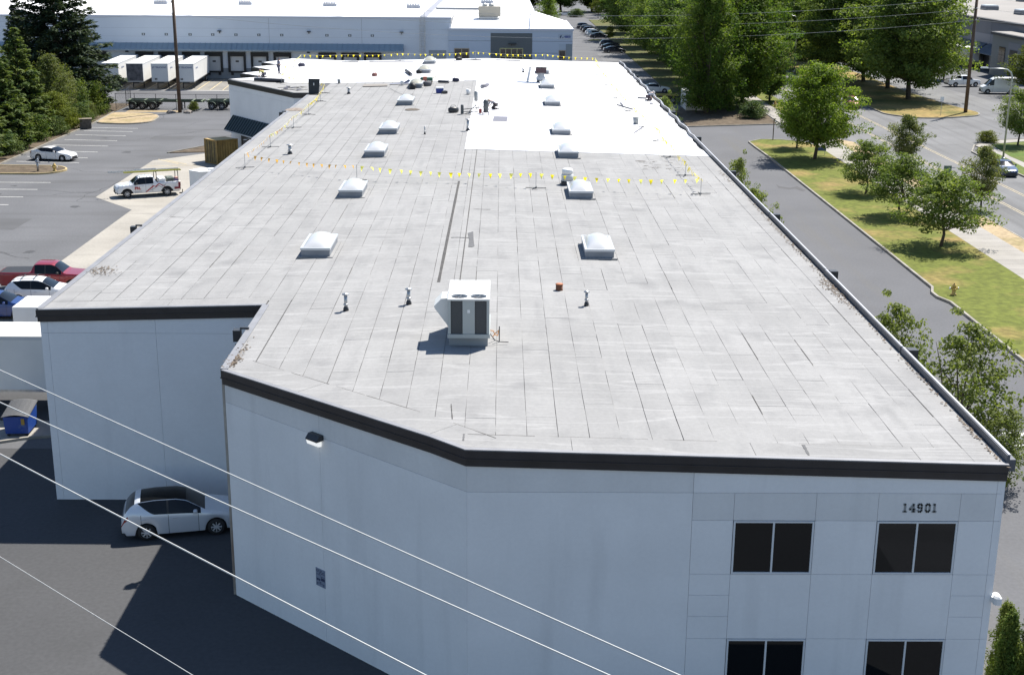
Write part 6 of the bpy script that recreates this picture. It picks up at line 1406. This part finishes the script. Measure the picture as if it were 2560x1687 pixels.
for (a, b, r_, nm) in (((-12.0, 30.7), (2.5, 16.9), .0135, 'farthest'), ((-11.3, 28.5), (1.5, 16.9), .0135, 'middle'), ((-10.1, 25.3), (-1.0, 16.8), .0135, 'nearest thick'), ((-8.4, 20.6), (-4.3, 16.8), .0055, 'thin nearest')):
    a, b = Vector(a), Vector(b); d = (b - a).normalized(); p0 = a - d * 45; p1 = b + d * 40; mid = (a + b) / 2; tt = (mid - p0).length / (p1 - p0).length
    zc = 13.0; sg_ = .35; z_end = zc + sg_
    wire([(p0.x, p0.y, z_end), (mid.x, mid.y, zc), (p1.x, p1.y, z_end)], r_, 'pale cable crossing in front of the near walls, %s of four' % nm, wire_w, 48)
def lamp(x, y, label, h, ax):
    t = thing('street_lamp', label, 'street lamp', (x, y, .1)); MB().tube([(0, 0, 0), (0, 0, h - .9), (ax * .06, 0, h - .45), (ax * .2, 0, h - .15), (ax * .4, 0, h - .05), (ax, 0, h)], [.11, .085, .08, .07, .06, .05], 10).build('pole', galv, t, True)
    b = MB(); b.bbox(ax - .55, ax + .25, -.16, .16, h - .03, h + .12, .05); b.build('lamp_head', offwhite, t); MB().lathe([(.2, 0), (.2, .25), (.12, .3)], 10).build('base', galv, t); return t
lamp(55.8, 147.5, 'tall grey street lamp at the right kerb corner', 10.0, -3.0); lamp(54.2, 250.4, 'street lamp among the big trees left of the median', 10.3, -2.8)
def hydrant(x, y, z, label):
    t = thing('fire_hydrant', label, 'hydrant', (x, y, z)); hm = M('hydrant_yellow', (.48, .33, .09), .5, var=.2, vs=6.)
    MB().lathe([(.20, 0), (.20, .06), (.13, .08), (.13, .55), (.17, .58), (.17, .63), (.12, .70), (.05, .78), (.05, .84)], 14).build('barrel', hm, t, True); n_ = MB(); n_.tube([(-.27, 0, .45), (.27, 0, .45)], .07, 10); n_.tube([(0, -.27, .40), (0, 0, .40)], .09, 10); n_.build('nozzle', hm, t, True); c_ = MB(); c_.tube([(-.31, 0, .45), (-.26, 0, .45)], .085, 8); c_.tube([(.26, 0, .45), (.31, 0, .45)], .085, 8); c_.build('cap', offwhite, t); return t
hydrant(30.9, 87.9, .13, 'yellow fire hydrant on the lawn by the drive kerb'); hydrant(-45.6, 136.2, .13, 'yellow fire hydrant on the small island at the left'); hydrant(39.95, 196, .11, 'small hydrant on the far verge by the street')
t = thing('standpipe', 'grey standpipe post beside the left hydrant', 'standpipe', (-47.3, 136.2, .13)); MB().tube([(0, 0, 0), (0, 0, 1.05)], .12, 10).build('post', galv, t, True); b = MB(); b.tube([(-.18, -.1, 1.0), (.32, -.15, .92)], .09, 8); b.tube([(-.1, 0, 1.1), (.1, 0, 1.22)], .1, 8); b.build('outlet', galv, t)
t = thing('short_post', 'thin wooden post at the corner of the lawn', 'post', (33.0, 162.6 - .7, .13)); MB().tube([(0, 0, 0), (0, 0, 2.5)], .06, 6).build('shaft', wood_m, t); MB().box(-.07, .07, -.07, .07, 2.5, 2.56).build('cap', wood_m, t)
def sign(x, y, z, h, w, hh, mat, label, two=False):
    t = thing('road_sign', label, 'sign', (x, y, z)); 
    for s in ((-w * .4, w * .4) if two else (0,)): MB().tube([(s, .02, 0), (s, .02, h)], .03, 6).build('post', galv, t)
    MB().box(-w / 2, w / 2, -.02, -.005, h - hh, h).build('plate', mat, t); return t
sign(61.2, 186.6, .14, 2.6, .5, .65, white_m, 'small white road sign on the median grass'); sign(58.0, 246, .14, 2.4, .5, .6, white_m, 'white sign in the shade of the median trees')
sign(36.0, 149.8, .13, .9, 1.2, .4, M('sign_blue2', (.05, .10, .28), .6), 'low blue and white sign behind the pale green tree', True); sign(43.0, 127.5, .11, 2.5, .75, .9, M('sign_green', (.10, .16, .12), .6), 'grey-green road sign at the street kerb between trees')
t = thing('chain_link_fence', 'dark chain link fence posts by the container chassis', 'fence', (-53.7, 188.3, 0)); FO = (-53.7, 188.3, 0)
fpx = [(-53.7, 188.3), (-51.2, 188.8), (-48.1, 188.3), (-45.2, 187.9), (-42.4, 187.9), (-39.5, 187.9), (-36.6, 187.9), (-53.6, 193.2), (-54.5, 199)]
for k, (x, y) in enumerate(fpx): MB().tube([(x, y, 0), (x, y, 2.3 if k != 7 else 2.9)], .04, 6).build('post', darkmetal, t, off=FO)
for a, b in list(zip(fpx[:7], fpx[1:7])) + [(fpx[0], fpx[7]), (fpx[7], fpx[8])]:
    MB().tube([(*a, 2.25), (*b, 2.25)], .025, 5).build('top_rail', darkmetal, t, off=FO)
    mesh = MB(); A, B = Vector(a), Vector(b); L = (B - A).length; n = int(L / .35)
    for k in range(-6, n + 1):
        for sgn_ in (1, -1):
            s0, s1 = k * .35, k * .35 + 2.1; z0, z1 = (.1, 2.2) if sgn_ > 0 else (2.2, .1)
            c0, c1 = max(0, s0), min(L, s1)
            if c1 <= c0: continue
            f0, f1 = (c0 - s0) / 2.1, (c1 - s0) / 2.1; p, q = A.lerp(B, c0 / L), A.lerp(B, c1 / L); mesh.bar((p.x, p.y, z0 + (z1 - z0) * f0), (q.x, q.y, z0 + (z1 - z0) * f1), .006)
    mesh.build('wire_mesh', darkmetal, t, off=FO)
r = random.Random(8)
for k in range(7):
    x, y = -45.5 + r.uniform(-.3, 3.0), 185.4 + r.uniform(-.5, .6); mb = MB(); s = r.uniform(.25, .55); n = 7; vs = []
    for f, z in ((1, 0), (.9, s * .5), (.45, s * .8)):
        for i in range(n): a = 2 * math.pi * i / n; vs.append((math.cos(a) * s * f * r.uniform(.7, 1.2), math.sin(a) * s * .7 * f * r.uniform(.7, 1.2), z))
    mb._add(vs, [(j * n + i, j * n + (i + 1) % n, (j + 1) * n + (i + 1) % n, (j + 1) * n + i) for j in range(2) for i in range(n)] + [tuple(range(2 * n, 3 * n))]); o = mb.build('boulder', M('rock', (.25, .22, .19), .9, var=.3, vs=3.)); o.location = (x, y, -.02); tag(o, 'grey boulder at the foot of the brown utility pole', 'rock', 'boulders round the utility pole')
t = thing('utility_box', 'weathered wooden utility box at the left lot edge', 'box', (P(215, 322).x, P(215, 322).y, .1), .3); MB().bbox(-.7, .7, -.4, .4, 0, 1.1, .05).build('body', M('old_wood', (.13, .11, .09), .9, var=.3, vs=3.), t); MB().box(-.8, .8, -.5, .5, 1.101, 1.18).build('lid', M('old_wood_pale', (.2, .17, .13), .9), t)
# ================================================================ vegetation
lf_small = leafmat('leaf_street', (.088, .130, .032), (.19, .225, .07), .42)
lf_mid = leafmat('leaf_bright', (.088, .140, .020), (.17, .225, .036), .42)
lf_big = leafmat('leaf_big', (.055, .096, .025), (.170, .215, .056), .42)
lf_col = leafmat('leaf_columnar', (.054, .10, .018), (.165, .21, .038), .4)
lf_con = leafmat('needle_conifer', (.052, .09, .032), (.145, .178, .05), .26)
lf_fir = leafmat('needle_fir', (.022, .040, .024), (.068, .090, .044), .15)
lf_yel = leafmat('leaf_yellowgreen', (.09, .115, .016), (.17, .18, .03), .32)
lf_hedge = leafmat('leaf_hedge', (.05, .088, .016), (.15, .175, .03), .25)
lf_light = leafmat('leaf_light', (.105, .135, .040), (.20, .225, .075), .42)
lf_pale = leafmat('leaf_pale', (.095, .12, .040), (.175, .18, .07), .36)
def leaf_mesh(name, C, S, Nrm, tint, mat, aspect=.55, rng=None, dirs=None):
    n = len(C); up = rng.normal(size=(n, 3)) if dirs is None else dirs + rng.normal(size=(n, 3)) * .25
    Nn = Nrm / (np.linalg.norm(Nrm, axis=1, keepdims=True) + 1e-9)
    a = up - Nn * (up * Nn).sum(1, keepdims=True); a /= (np.linalg.norm(a, axis=1, keepdims=True) + 1e-9); b = np.cross(Nn, a)
    s = S[:, None]; V = np.empty((n, 4, 3)); V[:, 0] = C - a * s; V[:, 1] = C + b * s * aspect + Nn * s * .12; V[:, 2] = C + a * s; V[:, 3] = C - b * s * aspect + Nn * s * .12
    me = bpy.data.meshes.new(name); me.vertices.add(4 * n); me.vertices.foreach_set('co', V.reshape(-1).astype(np.float32)); me.loops.add(4 * n); me.loops.foreach_set('vertex_index', np.arange(4 * n, dtype=np.int32))
    me.polygons.add(n); me.polygons.foreach_set('loop_start', np.arange(0, 4 * n, 4, dtype=np.int32))
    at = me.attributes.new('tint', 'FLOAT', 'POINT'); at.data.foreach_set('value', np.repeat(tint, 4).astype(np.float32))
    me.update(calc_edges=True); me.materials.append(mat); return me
def decid(seed, H, base, R, nb, nl, leaf, mat, shape, flat=.55, upright=.35, clump=.30, trunk_r=None, multi=1):
    rng = np.random.default_rng(seed); tm = MB(); tr = trunk_r or H * .016
    C = []; N_ = []; T = []; S = []
    for st in range(multi):
        wob = rng.normal(size=(6, 2)) * H * .012; lean = rng.normal(size=2) * (H * .10 if multi > 1 else H * .02)
        pts = [Vector((wob[i][0] * (i > 0) + lean[0] * (i / 5) ** 1.2, wob[i][1] * (i > 0) + lean[1] * (i / 5) ** 1.2, H * .86 * i / 5 - (.15 if i == 0 else 0))) for i in range(6)]
        tm.tube(pts, [tr * 1.35 / multi ** .4, tr, tr * .85, tr * .62, tr * .4, tr * .15], 8)
    for k in range(nb):
        t = ((k + rng.uniform(0, 1)) / nb); z = base + (H - base) * t; ang = k * 2.39996 + rng.uniform(-.4, .4)
        r = R * shape(t) * rng.uniform(.55, 1.05)
        tip = np.array([math.cos(ang) * r, math.sin(ang) * r, z + rng.uniform(-.03, .05) * H])
        z0 = max(base * .75, z - r * (upright + .25) - .02 * H); st = Vector((0, 0, z0)); f = min(1, z0 / (H * .86)); st.x, st.y = pts[min(5, int(f * 5))].x, pts[min(5, int(f * 5))].y
        mid = st.lerp(Vector(tip), .55); mid.z += r * .10
        if r > .12 * R: tm.tube([st, mid, Vector(tip)], [tr * .42 * (1 - .5 * t), tr * .24, tr * .07], 5, False)
        nsub = 5; tint_b = rng.uniform(.0, .75)
        for s in range(nsub):
            q = .45 + .6 * (s / (nsub - 1)); c = np.array(st) * (1 - q) + tip * q + rng.normal(size=3) * R * .085; c[2] += r * .06
            a = R * clump * rng.uniform(.6, 1.1) * (.75 + .35 * shape(t))
            m_ = int(nl / nb / nsub * rng.uniform(.6, 1.4)); d = rng.normal(size=(m_, 3)); d /= np.linalg.norm(d, axis=1, keepdims=True); rr_ = rng.uniform(.35, 1.05, size=(m_, 1)) ** .6
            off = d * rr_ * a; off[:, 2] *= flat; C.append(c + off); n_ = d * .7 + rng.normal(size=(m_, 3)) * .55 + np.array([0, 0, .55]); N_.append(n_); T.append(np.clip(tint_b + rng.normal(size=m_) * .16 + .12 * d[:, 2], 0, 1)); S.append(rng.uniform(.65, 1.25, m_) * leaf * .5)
    C = np.concatenate(C); cm = leaf_mesh('crown', C, np.concatenate(S), np.concatenate(N_), np.concatenate(T), mat, .6, rng)
    return tm.mesh('trunk', bark_m, True), cm
def conifer(seed, H, base, R, nwh, per, nl, leaf, mat, droop=.18, power=.85):
    rng = np.random.default_rng(seed); tm = MB(); tr = H * .018; tm.tube([(0, 0, -.2), (0, 0, H * .5), (0, 0, H * .98)], [tr, tr * .6, .02], 8)
    C = []; N_ = []; T = []; S = []; D = []; tot = 0; br = []
    for w in range(nwh):
        t = (w + .5) / nwh; z = base + (H - base) * t; Lb = R * (1 - t) ** power * (1. if t > .12 else .75 + 2 * t)
        n = max(3, int(per * (1 - .55 * t)))
        for k in range(n):
            ang = 2 * math.pi * (k + rng.uniform(-.3, .3)) / n + w * 1.1; l = Lb * rng.uniform(.68, 1.12) + .12; br.append((z + rng.uniform(-.5, .5) * (H - base) / nwh, ang, l, t))
    tl = sum(b[2] for b in br)
    for z, ang, l, t in br:
        e = np.array([math.cos(ang), math.sin(ang), 0]); rise = .30 * t - droop * (1 - t)
        def pt(s): return np.outer(s * l, e) + np.outer(np.ones_like(s) * z + rise * s * l + .10 * l * s * s, [0, 0, 1])
        tm.tube([Vector(q) for q in pt(np.array([0., .5, .95]))], [tr * .22 * (1 - t) + .012, tr * .12 * (1 - t) + .008, .006], 4, False)
        m_ = int(nl * l / tl); s = rng.uniform(.12, 1.03, m_) ** .75; side = rng.normal(size=m_) * .20 * l * (1.05 - s * .75); perp = np.array([-e[1], e[0], 0])
        c = pt(s) + side[:, None] * perp; c[:, 2] -= np.abs(side) * .35 + rng.uniform(0, .10, m_) * l * .5 - .02; c += rng.normal(size=(m_, 3)) * leaf * .25
        dr = e + np.sign(side)[:, None] * perp * .8; dr[:, 2] += -.25 + rng.normal(size=m_) * .25; tb = rng.uniform(.0, .6)
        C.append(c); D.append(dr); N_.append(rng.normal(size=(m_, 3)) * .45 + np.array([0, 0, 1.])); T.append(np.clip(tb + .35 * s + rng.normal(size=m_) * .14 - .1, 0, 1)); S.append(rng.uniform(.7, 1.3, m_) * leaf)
    cm = leaf_mesh('crown', np.concatenate(C), np.concatenate(S), np.concatenate(N_), np.concatenate(T), mat, .34, rng, np.concatenate(D)); return tm.mesh('trunk', bark_m, True), cm
rnd_s = lambda t: math.sin(math.pi * min(1, .18 + .82 * t)) ** .7 if t < .98 else .25
oval = lambda t: max(.15, (math.sin(math.pi * (.12 + .86 * t)) ** .8))
spread = lambda t: max(.12, (1 - t ** 2.2) ** .6 * (.75 + .25 * min(1, t * 4)))
colu = lambda t: max(.08, math.sin(math.pi * min(1, .30 + .70 * t ** .9)) ** .75 if t > .0 else .5)
PR = {
 'small0': decid(1, 5.5, 1.7, 2.6, 36, 11000, .18, lf_small, rnd_s, .6, .5), 'small1': decid(2, 5.5, 1.6, 2.9, 34, 10500, .19, lf_small, spread, .5, .4, .25), 'small2': decid(3, 5.5, 1.5, 2.1, 36, 10500, .17, lf_small, oval, .65, .7, .28),
 'mid': decid(4, 10., 2.2, 4.7, 74, 30000, .26, lf_mid, rnd_s, .62, .6, .24), 'airy': decid(12, 7., 1.2, 2.9, 36, 8200, .20, lf_small, oval, .7, .9, .22, .07, 4),
 'big0': decid(5, 18., 3.2, 8.2, 100, 46000, .40, lf_big, spread, .38, .30, .24), 'big1': decid(6, 17., 2.6, 6.6, 100, 44000, .38, lf_big, oval, .5, .55, .25),
 'col': decid(7, 19., 1.4, 4.7, 130, 48000, .30, lf_col, colu, .95, 1.7, .22), 'yel': decid(8, 7.5, 2.2, 3.3, 40, 10000, .24, lf_yel, rnd_s, .5, .4, .28),
 'pale': decid(9, 9., 1.0, 2.6, 55, 14000, .22, lf_pale, oval, .8, 1.0, .28), 'shrub': decid(10, 2.6, .15, 1.7, 30, 6500, .17, lf_con, lambda t: max(.3, (1 - t ** 2) ** .5), .7, .6, .36, .04, 3),
 'con0': conifer(20, 12., .6, 3.7, 26, 9, 17000, .26, lf_con), 'con1': conifer(21, 12., .4, 3.2, 30, 9, 17000, .25, lf_con, .10, .75), 'fir': conifer(22, 22., 1.0, 8.0, 34, 10, 30000, .36, lf_fir, .16, .72),
 'arb': decid(11, 4.2, .05, .72, 70, 16000, .12, lf_hedge, lambda t: max(.05, (1 - t ** 1.7) ** .8), 1.5, 2.2, .42, .05),
}
rt = random.Random(77)
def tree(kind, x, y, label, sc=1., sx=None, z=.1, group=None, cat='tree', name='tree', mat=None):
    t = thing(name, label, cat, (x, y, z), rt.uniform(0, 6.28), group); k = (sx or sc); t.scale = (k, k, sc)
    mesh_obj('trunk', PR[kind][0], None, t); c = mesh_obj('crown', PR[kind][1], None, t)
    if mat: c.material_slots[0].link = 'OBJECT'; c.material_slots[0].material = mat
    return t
G1 = 'young trees on the lawn strip'
tree('mid', 34.75, 147.2, 'rounded bright green tree, the largest on the lawn strip', 1.0, 1.02, group=G1)
tree('small0', 34.5, 155.4, 'small tree half hidden behind the bright rounded one', 1.15, .95, group=G1)
tree('small1', 34.9, 126.2, 'flat-topped small tree on the lawn, next after the bright rounded one', .9, 1.0, group=G1)
tree('small1', 35.1, 115.3, 'small lawn tree with a forked trunk, second nearest of the row', .95, 1.10, group=G1)
tree('small1', 34.85, 103.2, 'spreading green tree, nearest of the row on the lawn', 1.06, 1.30, group=G1)
G2 = 'young trees on the street verge'
tree('small2', 43.3, 142., 'grey-green oval tree on the street verge, farthest', .98, 1.05, group=G2, mat=lf_pale); tree('small2', 43.4, 118.7, 'narrow grey-green tree on the street verge near the blue car', 1.0, .85, group=G2, mat=lf_pale); tree('small2', 43.6, 97.5, 'verge tree cut off by the right edge of the picture', .95, 1.0, group=G2)
tree('small0', 61.5, 158.5, 'dark green tree on the corner lawn beside the street lamp', 1.15, 1.1, group='trees at the right corner'); tree('yel', 83.0, 212.5, 'yellow-green tree in front of the white van', 1.0, 1.15, group='trees at the right corner'); tree('yel', 78.6, 240., 'yellow-green tree beside the median pole', 1.1, 1.05, group='trees at the right corner')
tree('shrub', 58.8, 161.2, 'low light green shrub at the right corner sidewalk', .5, .8, cat='shrub', name='shrub', mat=lf_yel)
G3 = 'big trees on the median'
for k, (kd, x, y, s, sx, l) in enumerate((('big0', 62.7, 207.2, 1.08, 1.12, 'largest, nearest the tip of the median'), ('big0', 63.9, 223., 1.0, 1.0, 'second back from the tip of the median'), ('big1', 63., 235., 1.05, 1.0, 'third back from the tip of the median'), ('big0', 58.6, 240., .98, .9, 'nearest the street side, in mid median'), ('big1', 59, 258, 1.05, 1.1, 'behind the far street lamp'), ('big0', 63, 276, 1.05, 1.05, 'sixth back along the median'), ('big1', 59, 296, 1.1, 1.1, 'seventh back along the median'), ('big0', 62, 320, 1.1, 1.1, 'eighth back along the median'), ('big1', 58, 346, 1.15, 1.2, 'ninth back along the median'), ('big0', 62, 376, 1.2, 1.2, 'tenth back along the median'))):
    tree(kd, x, y, 'large dark green spreading tree, ' + l, s, sx, group=G3)
tree('col', 28.8, 188.2, 'dense columnar green tree beside the pale shed', 1.0, 1.0); tree('big1', 35.2, 196.1, 'tall leafy tree right of the dense columnar one', .98, .98, mat=lf_col); tree('big1', 40.6, 203.5, 'roadside tree behind the tall leafy one', .62, .5)
tree('shrub', 34.3, 183.2, 'dark round shrub under the tall leafy tree', .85, 1.2, cat='shrub', name='shrub'); tree('shrub', 31.6, 194, 'dark shrub between the columnar tree and the leafy one', .9, 1.4, cat='shrub', name='shrub')
G4 = 'trees lining the far parking lot'
rowt = [(32.2, 207, 'big1', .88), (33.6, 221, 'big0', .82), (32.4, 236, 'big1', .92), (33.4, 252, 'big1', .95), (32.6, 270, 'big0', .88), (33.5, 290, 'big1', .96), (34, 311, 'big1', 1.0), (33, 334, 'big0', .95), (34, 358, 'big1', 1.02), (33.5, 384, 'big1', 1.05)]
for k, (x, y, kd, s) in enumerate(rowt): tree(kd, x, y, 'leafy tree by the far parking lot, %s behind the columnar tree' % ords[k], s * 1.05, s * 1.15, group=G4)
G5 = 'dark trees at the far end'
FT = ['behind the light pointed tree', 'above the far white car', 'right of the far white car', 'at the end of the street verge', 'left of the warehouse corner line', 'at the far end of the median', 'right of the far median end', 'far right of the median end', 'right of the tenth median tree', 'between the median and the grey building', 'in the middle of the far street end', 'behind the warehouse, right one', 'behind the warehouse, left one']
for k, (x, y, s) in enumerate(((8, 468, 1.1), (20, 462, 1.05), (31, 470, 1.1), (44, 455, 1.1), (0, 500, 1.2), (56, 470, 1.2), (70, 460, 1.2), (84, 440, 1.1), (72, 400, 1.1), (80, 370, 1.0), (46, 420, 1.0), (-12, 540, 1.2), (-40, 560, 1.2))):
    tree('big0' if k % 2 else 'big1', x, y, 'dark tree across the far top, %s' % FT[k], s, s * 1.15, group=G5)
tree('pale', 9.8, 292, 'light green pointed tree beside the far warehouse corner', 1.35, 1.1, mat=lf_mid); tree('yel', 26.3, 329.5, 'tiny yellow tree on the far kerb island', .45, .38, z=.14); tree('shrub', 24, 436, 'clipped hedge shrub by the far cross road', .9, 1.6, cat='shrub', name='shrub'); tree('yel', 30.5, 432, 'light green small tree by the far cross road', .8, .8)
# left side
tree('fir', -61.0, 187.5, 'huge dark fir in front of the far warehouse', 1.0, 1.12); tree('con1', -72, 204, 'slim dark conifer with a pointed tip left of the huge fir', 1.2, 1.15, mat=lf_fir)
G6 = 'conifers along the left lot edge'
for k, (kd, x, y, s, sx, l) in enumerate((('con0', -56.6, 131, .98, 1.12, 'nearest, at the left picture edge'), ('con1', -56.2, 143.5, 1.0, 1.2, 'behind the parked white sedan'), ('con0', -56.4, 152, 1.0, 1.12, 'second behind the white sedan'), ('con1', -57.2, 161.0, 1.05, 1.2, 'beside the pale feathery tree'), ('con0', -64, 150, 1.1, 1.1, 'in the second row, leftmost'), ('con0', -65, 168, 1.05, 1.1, 'in the second row behind the pale tree'))):
    tree(kd, x, y, 'green conifer along the left lot edge, ' + l, s, sx, group=G6)
tree('pale', -56.6, 170.5, 'pale olive feathery tree among the left conifers', .98, 1.05); tree('pale', -57.8, 176.5, 'smaller olive tree in front of the huge fir', .78, 1.0); tree('yel', -55.4, 166., 'yellow-green bush at the left lot edge', .62, .85); tree('yel', -60.0, 166.5, 'bright yellow-green narrow tree between the conifers', 1.15, .6)
tree('shrub', -55.4, 183.5, 'dark green shrub at the end of the dry grass island', 1.55, 1.3, cat='shrub', name='shrub', mat=lf_hedge); tree('shrub', -56.5, 179.3, 'rounded shrub beside the olive tree', 1.8, 1.5, cat='shrub', name='shrub'); tree('shrub', -54.6, 174.5, 'low dark shrub at the left kerb', .9, 1.0, cat='shrub', name='shrub'); tree('shrub', -55.0, 158.0, 'low shrub at the left kerb behind the sedan', 1.1, 1.25, cat='shrub', name='shrub', mat=lf_hedge); tree('shrub', -42.8, 188.0, 'thin weedy bush at the foot of the brown pole', .42, .5, cat='shrub', name='shrub', mat=lf_yel)
tree('shrub', -54.3, 168.6, 'bright green low shrub by the left kerb near the stalls', .95, .95, cat='shrub', name='shrub', mat=lf_yel); tree('shrub', -54.4, 147.5, 'dark low shrub at the left kerb beside the sedan bonnet', .8, 1.0, cat='shrub', name='shrub'); tree('shrub', -54.2, 163.2, 'dark low shrub at the left kerb between stalls', .8, .95, cat='shrub', name='shrub'); tree('shrub', -54.6, 178.6, 'small yellowish shrub near the wooden utility box', .7, .8, cat='shrub', name='shrub', mat=lf_pale)
# beside the right wall
G7 = 'trees beside the right wall'
tree('airy', 18.7, 61.2, 'feathery tree beside the right gutter, left of two', .93, .74, group=G7, z=0, mat=lf_light); tree('airy', 20.9, 57.2, 'larger feathery tree beside the right gutter', .95, .98, group=G7, z=0, mat=lf_light); tree('airy', 21.9, 54.6, 'low feathery tree beside the striped paving at the right', .52, .6, group=G7, z=0, mat=lf_light)
tree('airy', 18.9, 105.5, 'small tree peeking over the right gutter at mid roof', .95, .55, group=G7, z=0, mat=lf_light); tree('airy', 18.6, 96.5, 'second small tree peeking over the right gutter', .82, .68, group=G7, z=0, mat=lf_light); tree('airy', 17.8, 146, 'small tree by the wall next to the kneeling worker', 1.0, .7, group=G7, z=0)
for k, (x, y) in enumerate(((15.75, 36.7), (16.1, 37.9), (16.6, 36.8), (17.0, 37.9), (17.45, 36.9))): tree('arb', x, y, ['clipped conical evergreen nearest the building corner', 'conical hedge evergreen second from the building wall', 'frontmost conical hedge evergreen, right', 'outermost conical hedge evergreen on the right', 'rearmost conical hedge evergreen by the wall'][k], rt.uniform(.72, .82), .66, z=0, group='hedge evergreens at the right corner', cat='hedge', name='hedge_shrub')
